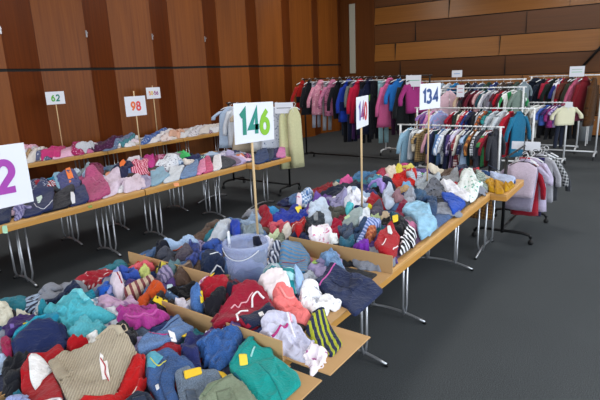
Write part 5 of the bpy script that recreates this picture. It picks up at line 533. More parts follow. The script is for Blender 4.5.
('C', 'trousers', 'faded khaki folded trousers, beside the slate grey jeans with yellow waist band', 'c:#78836e', 3.4, 'fold', '-1172 1148 -88 -77 -122 -2 -98 60 -92 105 -14 88 128 36 142 -4 142 -44 7 -158', 8526, [('P', 'price_tag', '#dfb41f', '-1352 1259 -1343 1290 -1271 1249 -1267 1210'), ('S', 'waistband', '#6a7560', 8.0, '-1259 1086 -1276 1149 -1263 1212 -1259 1248'), ('P', 'pocket', '#6f7a66', '-1237 1136 -1206 1185 -1136 1141 -1165 1088')])]
RAILS_RAW = [('black rail of coats standing by the wood-panelled corner', -6.62, -3.65, 9.6, 1.83, 0.62, 'M_BLACKM', 'X'), ('low white clothes rail closest to the middle tables', -3.32, -1.78, 7.5, 1.1, 0.5, 'M_WHITEM', 'X'), ('middle white clothes rail behind the low one', -3.65, -1.62, 9.0, 1.25, 0.5, 'M_WHITEM', 'X'), ('upper white clothes rail with knitwear and football top', -3.75, -2.05, 10.2, 1.55, 0.5, 'M_WHITEM', 'X'), ('tall white rail of baby clothes behind the others', -5.2, -2.2, 10.9, 1.68, 0.55, 'M_WHITEM', 'X'), ('tall rail of dark coats at the far end of the hall', -2.25, -0.92, 11.9, 1.7, 0.55, 'M_WHITEM', 'X'), ('short white rail on casters with a white jumper', -2.12, -1.36, 10.8, 1.225, 0.5, 'M_WHITEM', 'X'), ('low white rail of dark trousers under the tall coats', -2.45, -1.35, 12.6, 0.98, 0.5, 'M_WHITEM', 'X'), ('low black rail on casters behind the tray table', 5.74, 6.68, -1.28, 0.973, 0.62, 'M_BLACKM', 'Y'), ('black rail of pale dresses behind the long tables', -6.2, -4.92, 6.6, 1.5, 0.56, 'M_BLACKM', 'X')]

# ------------------------------------------------------------------ helpers
def tag(o, label=None, cat=None, group=None, kind=None):
    if label: o["label"] = label
    if cat: o["category"] = cat
    if group: o["group"] = group
    if kind: o["kind"] = kind
    return o

def lin(h):
    h = h.lstrip('#')
    c = [int(h[i:i+2], 16) / 255 for i in (0, 2, 4)]
    return tuple(((x + .055) / 1.055) ** 2.4 if x > .04045 else x / 12.92 for x in c)

LIN = lin
def link(name, me, mat=None, parent=None, loc=None):
    o = bpy.data.objects.new(name, me)
    COL.objects.link(o)
    if mat is not None and me is not None and not me.materials:
        me.materials.append(mat)
    if loc is not None: o.location = loc
    if parent is not None: o.parent = parent
    return o

def empty(name, loc=(0, 0, 0), rz=0):
    o = bpy.data.objects.new(name, None)
    COL.objects.link(o)
    o.location = loc
    o.rotation_euler = (0, 0, rz)
    o.empty_display_size = .1
    return o

def mesh_from(V, F, smooth=True, uv=None, name='m'):
    me = bpy.data.meshes.new(name)
    me.from_pydata([tuple(map(float, v)) for v in V], [], F)
    if smooth:
        me.polygons.foreach_set('use_smooth', [True] * len(me.polygons))
    if uv is not None:
        l = me.uv_layers.new(name='UVMap')
        idx = np.empty(len(me.loops), dtype=np.int32)
        me.loops.foreach_get('vertex_index', idx)
        l.data.foreach_set('uv', np.asarray(uv, dtype=np.float32)[idx].ravel())
    me.update()
    return me

class MB:
    """collects shapes into one mesh"""
    def __init__(s): s.V = []; s.F = []; s.S = []
    def add(s, V, F, smooth=False):
        b = len(s.V)
        s.V += [tuple(v) for v in V]
        s.F += [[b + i for i in f] for f in F]
        s.S += [smooth] * len(F)
    def box(s, lo, hi, bev=0.0, rot=0.0, piv=None):
        x0, y0, z0 = lo; x1, y1, z1 = hi
        b = min(bev, (x1-x0)/2.01, (y1-y0)/2.01, (z1-z0)/2.01)
        if b <= 0:
            V = [(x, y, z) for z in (z0, z1) for y in (y0, y1) for x in (x0, x1)]
            F = [[0,2,3,1],[4,5,7,6],[0,1,5,4],[2,6,7,3],[0,4,6,2],[1,3,7,5]]
        else:
            rings = []
            for z, ins in ((z0, b), (z0 + b, 0), (z1 - b, 0), (z1, b)):
                rings.append([(x0+ins+ (b if ins == 0 else 0), y0+ins, z),(x1-ins-(b if ins == 0 else 0), y0+ins, z),
                              (x1-ins, y0+ins+(b if ins == 0 else 0), z),(x1-ins, y1-ins-(b if ins == 0 else 0), z),
                              (x1-ins-(b if ins == 0 else 0), y1-ins, z),(x0+ins+(b if ins == 0 else 0), y1-ins, z),
                              (x0+ins, y1-ins-(b if ins == 0 else 0), z),(x0+ins, y0+ins+(b if ins == 0 else 0), z)])
            V = [p for r in rings for p in r]
            F = [list(range(7, -1, -1)), list(range(24, 32))]
            for k in range(3):
                for i in range(8):
                    j = (i + 1) % 8
                    F.append([k*8+i, k*8+j, k*8+8+j, k*8+8+i])
        if rot:
            c, sn = math.cos(rot), math.sin(rot)
            px, py = piv if piv else ((x0+x1)/2, (y0+y1)/2)
            V = [(px+(x-px)*c-(y-py)*sn, py+(x-px)*sn+(y-py)*c, z) for x, y, z in V]
        s.add(V, F)
    def tube(s, pts, r, n=8, r_end=None):
        P = [np.array(p, float) for p in pts]
        V = []; F = []
        m = len(P)
        prev = None
        for i, p in enumerate(P):
            d = (P[min(i+1, m-1)] - P[max(i-1, 0)]); d = d / (np.linalg.norm(d) + 1e-9)
            if prev is None:
                a = np.cross(d, EZ if abs(d[2]) < .9 else EX)
            else:
                a = prev - d * (prev @ d)
            a = a / (np.linalg.norm(a) + 1e-9); prev = a
            bb = np.cross(d, a)
            rr = r if r_end is None else r + (r_end - r) * i / (m - 1)
            for k in range(n):
                t = 2 * math.pi * k / n
                V.append(p + rr * (a * math.cos(t) + bb * math.sin(t)))
        for i in range(m - 1):
            for k in range(n):
                F.append([i*n+k, i*n+(k+1) % n, (i+1)*n+(k+1) % n, (i+1)*n+k])
        F.append(list(range(n-1, -1, -1))); F.append(list(range((m-1)*n, m*n)))
        s.add(V, F, True)
    def lathe(s, prof, c=(0, 0), n=24):
        V = []; F = []
        for r, z in prof:
            for k in range(n):
                t = 2 * math.pi * k / n
                V.append((c[0] + r * math.cos(t), c[1] + r * math.sin(t), z))
        m = len(prof)
        for i in range(m - 1):
            for k in range(n):
                F.append([i*n+k, i*n+(k+1) % n, (i+1)*n+(k+1) % n, (i+1)*n+k])
        if prof[0][0] > 1e-4: F.append(list(range(n-1, -1, -1)))
        if prof[-1][0] > 1e-4: F.append(list(range((m-1)*n, m*n)))
        s.add(V, F, True)
    def build(s, name, mat, parent=None, loc=None):
        me = bpy.data.meshes.new(name)
        me.from_pydata([tuple(map(float, v)) for v in s.V], [], s.F)
        me.polygons.foreach_set('use_smooth', s.S)
        me.update()
        return link(name, me, mat, parent, loc)

# ------------------------------------------------------------------ materials
MATS = {}
def newmat(name, rough=.6, metal=0.0, spec=.5):
    m = bpy.data.materials.new(name); m.use_nodes = True
    nt = m.node_tree; b = nt.nodes['Principled BSDF']
    b.inputs['Roughness'].default_value = rough
    b.inputs['Metallic'].default_value = metal
    b.inputs['Specular IOR Level'].default_value = spec
    return m, nt, b

def N(nt, typ, **kw):
    n = nt.nodes.new(typ)
    for k, v in kw.items():
        if k in n.inputs.keys(): n.inputs[k].default_value = v
        else: setattr(n, k, v)
    return n

def flat(name, hexc, rough=.6, metal=0.0, spec=.5, var=0.0):
    key = ('flat', name)
    if key in MATS: return MATS[key]
    m, nt, b = newmat(name, rough, metal, spec)
    c = lin(hexc)
    b.inputs['Base Color'].default_value = (*c, 1)
    if var:
        tc = N(nt, 'ShaderNodeTexCoord'); no = N(nt, 'ShaderNodeTexNoise', Scale=9.0)
        mp = N(nt, 'ShaderNodeMixRGB', blend_type='MULTIPLY'); mp.inputs[0].default_value = var
        mp.inputs[1].default_value = (*c, 1)
        nt.links.new(tc.outputs['Object'], no.inputs['Vector'])
        nt.links.new(no.outputs['Fac'], mp.inputs[2]); nt.links.new(mp.outputs[0], b.inputs['Base Color'])
    MATS[key] = m
    return m

def wood(name, ca, cb, axis='Z', scale=1.0, rough=.4, grain=28.0, spec=.5):
    """procedural veneer: grain runs along the given world axis"""
    m, nt, b = newmat(name, rough, 0, spec)
    tc = N(nt, 'ShaderNodeTexCoord'); mp = N(nt, 'ShaderNodeMapping')
    s = [grain * scale] * 3; s['XYZ'.index(axis)] = .55 * scale
    mp.inputs['Scale'].default_value = s
    no = N(nt, 'ShaderNodeTexNoise', Scale=1.0, Detail=5.0, Roughness=.6, Distortion=.5)
    s2 = [1.4 * scale] * 3; s2['XYZ'.index(axis)] = .18 * scale
    mp2 = N(nt, 'ShaderNodeMapping'); mp2.inputs['Scale'].default_value = s2
    no2 = N(nt, 'ShaderNodeTexNoise', Scale=1.0, Detail=2.0)
    ad = N(nt, 'ShaderNodeMath', operation='ADD')
    mu = N(nt, 'ShaderNodeMath', operation='MULTIPLY'); mu.inputs[1].default_value = .5
    cr = N(nt, 'ShaderNodeValToRGB')
    cr.color_ramp.elements[0].position = .33; cr.color_ramp.elements[0].color = (*lin(ca), 1)
    cr.color_ramp.elements[1].position = .68; cr.color_ramp.elements[1].color = (*lin(cb), 1)
    bp = N(nt, 'ShaderNodeBump', Strength=.06, Distance=.01)
    L = nt.links.new
    L(tc.outputs['Object'], mp.inputs[0]); L(tc.outputs['Object'], mp2.inputs[0])
    L(mp.outputs[0], no.inputs['Vector']); L(mp2.outputs[0], no2.inputs['Vector'])
    L(no.outputs['Fac'], ad.inputs[0]); L(no2.outputs['Fac'], ad.inputs[1]); L(ad.outputs[0], mu.inputs[0])
    L(mu.outputs[0], cr.inputs[0]); L(cr.outputs[0], b.inputs['Base Color'])
    L(no.outputs['Fac'], bp.inputs['Height']); L(bp.outputs[0], b.inputs['Normal'])
    return m

def fabric(key):
    if key in MATS: return MATS[key]
    kind, *a = key.split(':')
    m, nt, b = newmat('fabric_' + kind + '_%d' % len(MATS), .92, 0, .15)
    b.inputs['Sheen Weight'].default_value = .12
    b.inputs['Sheen Roughness'].default_value = .5
    L = nt.links.new
    def lin(h):
        c = LIN(h); k = .74 + .26 * min(1, min(c) / (max(c) + 1e-6) * 1.6)
        return tuple(x * k for x in c)
    ca = (*lin(a[0]), 1)
    uv = N(nt, 'ShaderNodeUVMap')
    fine = N(nt, 'ShaderNodeTexNoise', Scale=260.0, Detail=2.0)
    L(uv.outputs[0], fine.inputs['Vector'])
    base = None; bump_src = fine.outputs['Fac']; bstr = .12
    def mix(fac, c1, c2):
        mx = N(nt, 'ShaderNodeMixRGB')
        if hasattr(fac, 'is_linked'): L(fac, mx.inputs[0])
        else: mx.inputs[0].default_value = fac
        for i, c in ((1, c1), (2, c2)):
            if hasattr(c, 'is_linked'): L(c, mx.inputs[i])
            else: mx.inputs[i].default_value = c
        return mx.outputs[0]
    def ramp(src, p0, p1):
        r = N(nt, 'ShaderNodeMapRange'); L(src, r.inputs[0])
        r.inputs[1].default_value = p0; r.inputs[2].default_value = p1
        return r.outputs[0]
    def noise(scale, detail=3.0):
        n = N(nt, 'ShaderNodeTexNoise', Scale=scale, Detail=detail)
        L(uv.outputs[0], n.inputs['Vector']); return n.outputs['Fac']
    def lighter(c, k): return tuple(min(1, x * k) for x in c[:3]) + (1,)
    if kind == 'denim':
        base = mix(ramp(noise(14.0), .35, .7), lighter(ca, .72), lighter(ca, 1.45))
        base = mix(ramp(noise(190.0), .4, .75), base, lighter(ca, 1.7)); bstr = .25
    elif kind == 'stripe':
        cb = (*lin(a[1]), 1)
        mp = N(nt, 'ShaderNodeMapping'); mp.inputs['Rotation'].default_value = (0, 0, float(a[3]))
        wv = N(nt, 'ShaderNodeTexWave', Scale=.314 / float(a[2]), Distortion=.4)
        L(uv.outputs[0], mp.inputs[0]); L(mp.outputs[0], wv.inputs['Vector'])
        base = mix(ramp(wv.outputs['Fac'], .52, .66), ca, cb)
    elif kind == 'plaid':
        cb = (*lin(a[1]), 1)
        f = None
        for rz in (0, math.pi / 2):
            mp = N(nt, 'ShaderNodeMapping'); mp.inputs['Rotation'].default_value = (0, 0, rz + .2)
            wv = N(nt, 'ShaderNodeTexWave', Scale=.314 / .035)
            L(uv.outputs[0], mp.inputs[0]); L(mp.outputs[0], wv.inputs['Vector'])
            r = ramp(wv.outputs['Fac'], .5, .62)
            if f is None: f = r
            else:
                mu = N(nt, 'ShaderNodeMath', operation='ADD'); L(f, mu.inputs[0]); L(r, mu.inputs[1])
                m2 = N(nt, 'ShaderNodeMath', operation='MULTIPLY'); m2.inputs[1].default_value = .5
                L(mu.outputs[0], m2.inputs[0]); f = m2.outputs[0]
        base = mix(f, ca, cb)
    elif kind == 'print':
        cb = (*lin(a[1]), 1)
        vo = N(nt, 'ShaderNodeTexVoronoi', Scale=30.0); L(uv.outputs[0], vo.inputs['Vector'])
        f1 = ramp(vo.outputs['Distance'], .42, .30)
        f2 = ramp(noise(22.0), .46, .56)
        mu = N(nt, 'ShaderNodeMath', operation='MULTIPLY'); L(f1, mu.inputs[0]); L(f2, mu.inputs[1])
        base = mix(mu.outputs[0], ca, cb)
    elif kind == 'rib':
        mp = N(nt, 'ShaderNodeMapping'); mp.inputs['Rotation'].default_value = (0, 0, 1.57 if len(a) > 1 else 0)
        wv = N(nt, 'ShaderNodeTexWave', Scale=.314 / .011, Distortion=.6)
        L(uv.outputs[0], mp.inputs[0]); L(mp.outputs[0], wv.inputs['Vector'])
        base = mix(ramp(wv.outputs['Fac'], .2, .8), lighter(ca, .82), lighter(ca, 1.1))
        bump_src = wv.outputs['Fac']; bstr = .6
    elif kind == 'fleece':
        n = noise(95.0, 4.0); base = mix(ramp(n, .35, .7), lighter(ca, .85), lighter(ca, 1.12))
        bump_src = n; bstr = .7
    else:
        base = mix(ramp(noise(40.0), .3, .75), lighter(ca, .93), lighter(ca, 1.06))
    L(base, b.inputs['Base Color'])
    bp = N(nt, 'ShaderNodeBump', Strength=bstr, Distance=.003)
    cre = N(nt, 'ShaderNodeTexNoise', Scale=16.0, Detail=3.0, Roughness=.55, Distortion=1.6)
    L(uv.outputs[0], cre.inputs['Vector'])
    ab = N(nt, 'ShaderNodeMath', operation='SUBTRACT'); ab.inputs[1].default_value = .5; L(cre.outputs['Fac'], ab.inputs[0])
    a2 = N(nt, 'ShaderNodeMath', operation='ABSOLUTE'); L(ab.outputs[0], a2.inputs[0])
    bc = N(nt, 'ShaderNodeBump', Strength=.55 if kind != 'fleece' else .2, Distance=.035)
    L(a2.outputs[0], bc.inputs['Height'])
    L(bump_src, bp.inputs['Height']); L(bc.outputs[0], bp.inputs['Normal']); L(bp.outputs[0], b.inputs['Normal'])
    MATS[key] = m
    return m

# ------------------------------------------------------------------ value noise
def hash2(ix, iy, seed):
    h = (ix.astype(np.int64) * 374761393 + iy.astype(np.int64) * 668265263 + seed * 1442695041) & 0xffffffff
    h = ((h ^ (h >> 13)) * 1274126177) & 0xffffffff
    return ((h ^ (h >> 16)) & 0xffff) / 65535.0
def vnoise(x, y, seed):
    ix = np.floor(x); iy = np.floor(y); fx = x - ix; fy = y - iy
    fx = fx * fx * (3 - 2 * fx); fy = fy * fy * (3 - 2 * fy)
    a = hash2(ix, iy, seed); b = hash2(ix + 1, iy, seed); c = hash2(ix, iy + 1, seed); d = hash2(ix + 1, iy + 1, seed)
    return (a * (1 - fx) + b * fx) * (1 - fy) + (c * (1 - fx) + d * fx) * fy

# ------------------------------------------------------------------ heaps: every garment drapes over what already lies there
class Heap:
    RES = .01
    def __init__(s, x0, x1, y0, y1, z):
        s.x0, s.y0 = x0, y0
        s.nx = int((x1 - x0) / s.RES) + 1; s.ny = int((y1 - y0) / s.RES) + 1
        s.H = np.full((s.nx, s.ny), z)
        s.D = s.H.copy()
    def samp(s, A, x, y):
        u = np.clip((x - s.x0) / s.RES, 0, s.nx - 1.001); v = np.clip((y - s.y0) / s.RES, 0, s.ny - 1.001)
        i = u.astype(int); j = v.astype(int); fu = u - i; fv = v - j
        return (A[i, j] * (1 - fu) + A[i + 1, j] * fu) * (1 - fv) + (A[i, j + 1] * (1 - fu) + A[i + 1, j + 1] * fu) * fv
    def smooth(s, lo, hi, sig):
        """blurred copy of the surface inside a window"""
        k = int(3 * sig / s.RES) + 1
        i0 = max(0, int((lo[0] - s.x0) / s.RES) - k); i1 = min(s.nx, int((hi[0] - s.x0) / s.RES) + k + 2)
        j0 = max(0, int((lo[1] - s.y0) / s.RES) - k); j1 = min(s.ny, int((hi[1] - s.y0) / s.RES) + k + 2)
        if i1 <= i0 or j1 <= j0: print('OUTSIDE', lo, hi); return
        W = s.H[i0:i1, j0:j1]
        for _ in range(2):
            Q = np.pad(W, 1, mode='edge')
            W = np.maximum.reduce([Q[a:a + W.shape[0], b:b + W.shape[1]] for a in (0, 1, 2) for b in (0, 1, 2)])
        t = np.arange(-k, k + 1) * s.RES; g = np.exp(-t * t / (2 * sig * sig)); g /= g.sum()
        P = np.pad(W, k, mode='edge')
        P = sum(g[q] * P[q:q + W.shape[0], :] for q in range(2 * k + 1))
        P = sum(g[q] * P[:, q:q + W.shape[1]] for q in range(2 * k + 1))
        s.D[i0:i1, j0:j1] = P

def radial(poly, nth, sm):
    """outline of a polygon as distance from its centre by angle"""
    P = np.array(poly, float)
    a = P; b = np.roll(P, -1, 0)
    cr = a[:, 0] * b[:, 1] - b[:, 0] * a[:, 1]; A = cr.sum() / 2
    if abs(A) < 1e-6: c = P.mean(0)
    else: c = np.array([((a[:, 0] + b[:, 0]) * cr).sum(), ((a[:, 1] + b[:, 1]) * cr).sum()]) / (6 * A)
    th = np.arange(nth) * 2 * math.pi / nth
    d = np.stack([np.cos(th), np.sin(th)], 1)
    R = np.zeros(nth)
    for p, q in zip(a - c, b - c):
        e = q - p
        den = d[:, 0] * e[1] - d[:, 1] * e[0]
        den = np.where(abs(den) < 1e-9, 1e-9, den)
        t = (p[0] * e[1] - p[1] * e[0]) / den
        u = (p[0] * d[:, 1] - p[1] * d[:, 0]) / den
        ok = (t > 0) & (u >= -1e-6) & (u <= 1 + 1e-6)
        R = np.where(ok & (t > R), t, R)
    R = np.maximum(R, .25 * R.mean())
    if sm:
        k = max(1, int(sm * nth)); g = np.exp(-np.arange(-3*k, 3*k+1.) ** 2 / (2 * k * k)); g /= g.sum()
        R = sum(g[i + 3*k] * np.roll(R, i) for i in range(-3*k, 3*k+1))
    return c, R

def garment(heap, name, label, cat, mat, T, mode, poly, group, seed, cam_d, extras=()):
    rnd = random.Random(seed)
    if cam_d < 3.2 and mode == 'crumple': T *= .8
    size = max(np.ptp(np.array(poly)[:, 0]), np.ptp(np.array(poly)[:, 1])) / 2
    sp = min(max(.003 * cam_d, .006), .02)
    nth = int(min(150, max(26, 2 * math.pi * size / sp))); nr = int(min(24, max(6, size / sp)))
    c, R = radial(poly, nth, .006 if mode == 'fold' else .012)
    th = np.arange(nth) * 2 * math.pi / nth
    if mode not in ('fold', 'bed'):
        R = R * (1 + .17 * (vnoise(np.cos(th) * 2.2 + 9, np.sin(th) * 2.2 + 9, seed) - .5) * 2
                 + .15 * (vnoise(np.cos(th) * 5 + 5, np.sin(th) * 5 + 5, seed + 3) - .5) * 2)
    P0 = np.array(poly) - np.array(poly).mean(0)
    ev, evec = np.linalg.eigh(P0.T @ P0)
    phi = math.atan2(evec[1, 1], evec[0, 1]) + rnd.uniform(-.4, .4)
    cp, spn = math.cos(phi), math.sin(phi)
    Rm = R.mean()
    lo = c - R.max() - .02; hi = c + R.max() + .02
    heap.smooth(lo, hi, .045 if mode == 'fold' else .028)
    steps = [(rnd.uniform(0, 6.28), rnd.uniform(-.35, .35) * Rm, rnd.choice([-1, 1])) for _ in range(2 if mode == 'fold' else 5)]
    def top(x, y, rho):
        u = (x * cp + y * spn); v = (-x * spn + y * cp)
        wx = .03 * (vnoise(u * 9, v * 9, seed + 11) - .5); wy = .03 * (vnoise(u * 9, v * 9, seed + 12) - .5)
        if mode == 'fold':
            prof = (1 - np.clip(rho, 0, 1) ** 7) ** .5 * .3 + .7
            n = 1 - abs(2 * vnoise((u + wx) * 9, (v + wy) * 22, seed) - 1)
            n2 = 1 - abs(2 * vnoise((u * .7 + v * .7 + wx * 2) * 16, (v * .7 - u * .7 + wy * 2) * 7, seed + 3) - 1)
            f = (.03 / max(T, .02)) * (.22 * (n ** 2 - .35) + .2 * (n2 ** 3 - .25)) + .12 * (vnoise(u * 14, v * 14, seed + 5) - .5)
            amp = .26
        elif mode == 'bed':
            prof = np.sqrt(np.maximum(0, 1 - np.clip(rho, 0, 1) ** 10.0)) * .7 + .3
            f = .12 * (vnoise(u * 8, v * 8, seed) - .5); amp = 0.0
        elif mode == 'fleece':
            prof = np.sqrt(np.maximum(0, 1 - np.clip(rho, 0, 1) ** 2.6))
            f = .5 * (vnoise((u + wx) * 14, (v + wy) * 22, seed) - .5) + .22 * (vnoise(u * 45, v * 45, seed + 1) - .5)
            amp = .0
        else:
            prof = np.sqrt(np.maximum(0, 1 - np.clip(rho, 0, 1) ** 5.0)) * .75 + .2
            n1 = 1 - abs(2 * vnoise((u + wx * 1.6) * 10, (v + wy * 1.6) * 30, seed) - 1)
            n2 = 1 - abs(2 * vnoise((u * .6 + v * .8 + wx) * 34, (v * .6 - u * .8 + wy) * 17, seed + 7) - 1)
            n3 = 1 - abs(2 * vnoise((u * .8 - v * .6 - wx) * 22, (v * .8 + u * .6 + wy) * 9, seed + 17) - 1)
            f = (.036 / max(T, .015)) * (.62 * (n1 ** 1.6 - .4) + .3 * (n2 ** 2 - .33) + .4 * (n3 ** 2 - .33))
            amp = .42
        st = 0
        for a, off, sg in steps:
            q = (x * math.cos(a) + y * math.sin(a) - off + wx * .8) * sg
            st = st + 1 / (1 + np.exp(np.clip(-(q + 3 * wy) / .003, -40, 40))) - .5
        st = st / len(steps) * len(steps) ** .5
        edge = np.clip((1 - rho) * 5, 0, 1)
        return T * (prof * (.72 + f * edge) + amp * st * edge)
    base = lambda X, Y: heap.samp(heap.D, X, Y)
    rawh = lambda X, Y: heap.samp(heap.H, X, Y)
    rho = 1 - (1 - np.arange(nr + 1) / nr) ** 1.35
    rr = rho[1:, None] * R[None, :]
    X = np.concatenate([[0], (rr * np.cos(th)).ravel()]); Y = np.concatenate([[0], (rr * np.sin(th)).ravel()])
    RH = np.concatenate([[0], np.repeat(rho[1:], nth)])
    def ztop(x, y, r):
        bz = base(x + c[0], y + c[1]); rw = rawh(x + c[0], y + c[1])
        e = np.clip((r - .8) / .2, 0, 1); e = e * e * (3 - 2 * e) * (.5 if mode == 'fold' else .85)
        return np.maximum(bz * (1 - e) + (rw + .003) * e + top(x, y, r), rw + .003)
    Z = ztop(X, Y, RH)
    z0 = float(heap.samp(heap.H, np.array([c[0]]), np.array([c[1]]))[0])
    V = [np.stack([X, Y, Z - z0], 1)]
    F = []
    for k in range(nth): F.append([0, 1 + k, 1 + (k + 1) % nth])
    rings = [list(range(1 + i * nth, 1 + (i + 1) * nth)) for i in range(nr)]
    cnt = 1 + nr * nth
    zb_edge = rawh(R * np.cos(th) + c[0], R * np.sin(th) + c[1]) + .0015 - z0
    zt_edge = Z[-nth:] - z0
    lay = 3 if mode == 'fold' else 1
    if mode == 'fold':
        prof = []
        for l in range(lay):
            a = 1 - l / lay; b = 1 - (l + 1) / lay
            prof += [((a * .62 + b * .38), 1.012), ((a * .3 + b * .7), 1.012), (b, .985)]
    else:
        prof = [(.5, 1.02), (0, .98)]
    for f_, s_ in prof:
        s2 = 1 + (s_ - 1) * (.08 / max(.05, Rm)) ** .5
        V.append(np.stack([R * s2 * np.cos(th), R * s2 * np.sin(th), zb_edge + (zt_edge - zb_edge) * f_], 1))
        rings.append(list(range(cnt, cnt + nth))); cnt += nth
    for q in (.7, .35):
        xb = R * q * np.cos(th); yb = R * q * np.sin(th)
        V.append(np.stack([xb, yb, rawh(xb + c[0], yb + c[1]) + .0015 - z0], 1))
        rings.append(list(range(cnt, cnt + nth))); cnt += nth
    for a, b in zip(rings[:-1], rings[1:]):
        for k in range(nth):
            j = (k + 1) % nth
            F.append([a[k], b[k], b[j], a[j]])
    F.append(list(rings[-1][::-1]))
    V = np.concatenate(V)
    uvx = V[:, 0] * cp + V[:, 1] * spn + V[:, 2] * .35 + rnd.random() * 3
    uvy = -V[:, 0] * spn + V[:, 1] * cp + V[:, 2] * .5 + rnd.random() * 3
    me = mesh_from(V, F, True, np.stack([uvx, uvy], 1), name)
    o = link(name, me, fabric(mat), None, (c[0], c[1], z0))
    tag(o, label, cat, group)
    # write the new surface back
    i0 = max(0, int((lo[0] - heap.x0) / heap.RES)); i1 = min(heap.nx, int((hi[0] - heap.x0) / heap.RES) + 2)
    j0 = max(0, int((lo[1] - heap.y0) / heap.RES)); j1 = min(heap.ny, int((hi[1] - heap.y0) / heap.RES) + 2)
    if i1 > i0 and j1 > j0:
        gx, gy = np.meshgrid(heap.x0 + np.arange(i0, i1) * heap.RES - c[0], heap.y0 + np.arange(j0, j1) * heap.RES - c[1], indexing='ij')
        r = np.hypot(gx, gy); t = np.mod(np.arctan2(gy, gx), 2 * math.pi) / (2 * math.pi) * nth
        k = t.astype(int) % nth; fr = t - np.floor(t)
        RR = R[k] * (1 - fr) + R[(k + 1) % nth] * fr
        rh = r / RR
        zz = ztop(gx.ravel(), gy.ravel(), np.clip(rh, 0, 1).ravel()).reshape(gx.shape)
        w = heap.H[i0:i1, j0:j1]
        heap.H[i0:i1, j0:j1] = np.where(rh <= 1.06, np.maximum(w, zz), w)
    if mode == 'crumple' and not extras and rnd.random() < .5 and Rm > .05 and name not in ('hat', 'sock', 'socks', 'mitten', 'glove', 'scarf', 'cloth', 'swimsuit', 'bib', 'bag', 'bonnet'):
        limb(heap, o, 'trouser_leg' if name in ('trousers', 'leggings', 'jeans', 'tights', 'jogging_trousers', 'jogging_bottoms') else 'sleeve', mat, c, Rm, rnd)
    for ex in extras:
        if ex[0] == 'P': patch(heap, o, *ex[1:])
        else: strip(heap, o, *ex[1:])
    return o

def limb(heap, parent, name, mat, c, Rm, rnd):
    """a sleeve or trouser leg flung over the heap: flattened, creased tube following the surface"""
    a = rnd.uniform(0, 6.28); bend = rnd.uniform(-1.6, 1.6); Ln = Rm * rnd.uniform(1.0, 1.5); w0 = min(.048, Rm * .42)
    n = max(10, int(Ln / .011)); x = []; y = []; px, py = c[0] + math.cos(a + 1.2) * Rm * .3, c[1] + math.sin(a + 1.2) * Rm * .3
    for i in range(n):
        x.append(px); y.append(py); q = i / n
        px += math.cos(a + bend * q) * Ln / n; py += math.sin(a + bend * q) * Ln / n
    x = np.array(x); y = np.array(y)
    zl = {'C': (-2.78, -1.27)}
    z = heap.samp(heap.H, x, y)
    if z.min() < .75: return
    for _ in range(4):
        zz = np.pad(z, 1, mode='edge'); z = np.maximum(z, (zz[:-2] + zz[1:-1] + zz[2:]) / 3)
    dx = np.gradient(x); dy = np.gradient(y); l = np.hypot(dx, dy) + 1e-9; nx, ny = -dy / l, dx / l
    prof = [(-1, -.006), (-.97, .006), (-.78, .014), (-.45, .019), (0, .021), (.45, .019), (.78, .014), (.97, .006), (1, -.006)]
    m = len(prof); V = []; F = []; UV = []; pl = np.array(parent.location); sd = rnd.randrange(9999)
    for i in range(n):
        q = i / (n - 1); w = w0 * (1.05 - .35 * q) * (1 + .12 * math.sin(i * .9 + sd))
        for a_, b_ in prof:
            cr = .006 * (1 - abs(2 * float(vnoise(np.array([i * .33 + a_ * .9]), np.array([a_ * 1.3 + sd]), sd)[0]) - 1))
            xx, yy = x[i] + nx[i] * w * a_, y[i] + ny[i] * w * a_
            hz = float(heap.samp(heap.H, np.array([xx]), np.array([yy]))[0])
            zz_ = max(hz + .003, z[i] + b_ * (.85 if i in (0, n - 1) else 1) + cr) if abs(a_) < .98 else min(hz, z[i]) + .001
            V.append((xx - pl[0], yy - pl[1], zz_ - pl[2])); UV.append((q * Ln + 1, a_ * w + 2))
    for i in range(n - 1):
        for k in range(m):
            j = (k + 1) % m
            F.append([i*m+k, i*m+j, (i+1)*m+j, (i+1)*m+k])
    F.append(list(range(m))[::-1]); F.append(list(range((n-1)*m, n*m)))
    V = np.array(V)
    o = link(name, mesh_from(V, F, True, UV, name), fabric(mat), parent)
    X = V[:, 0] + pl[0]; Y = V[:, 1] + pl[1]
    i_ = np.clip(((X - heap.x0) / heap.RES).astype(int), 1, heap.nx - 2); j_ = np.clip(((Y - heap.y0) / heap.RES).astype(int), 1, heap.ny - 2)
    for di in (0, 1):
        for dj in (0, 1): np.maximum.at(heap.H, (i_ + di, j_ + dj), V[:, 2] + pl[2])

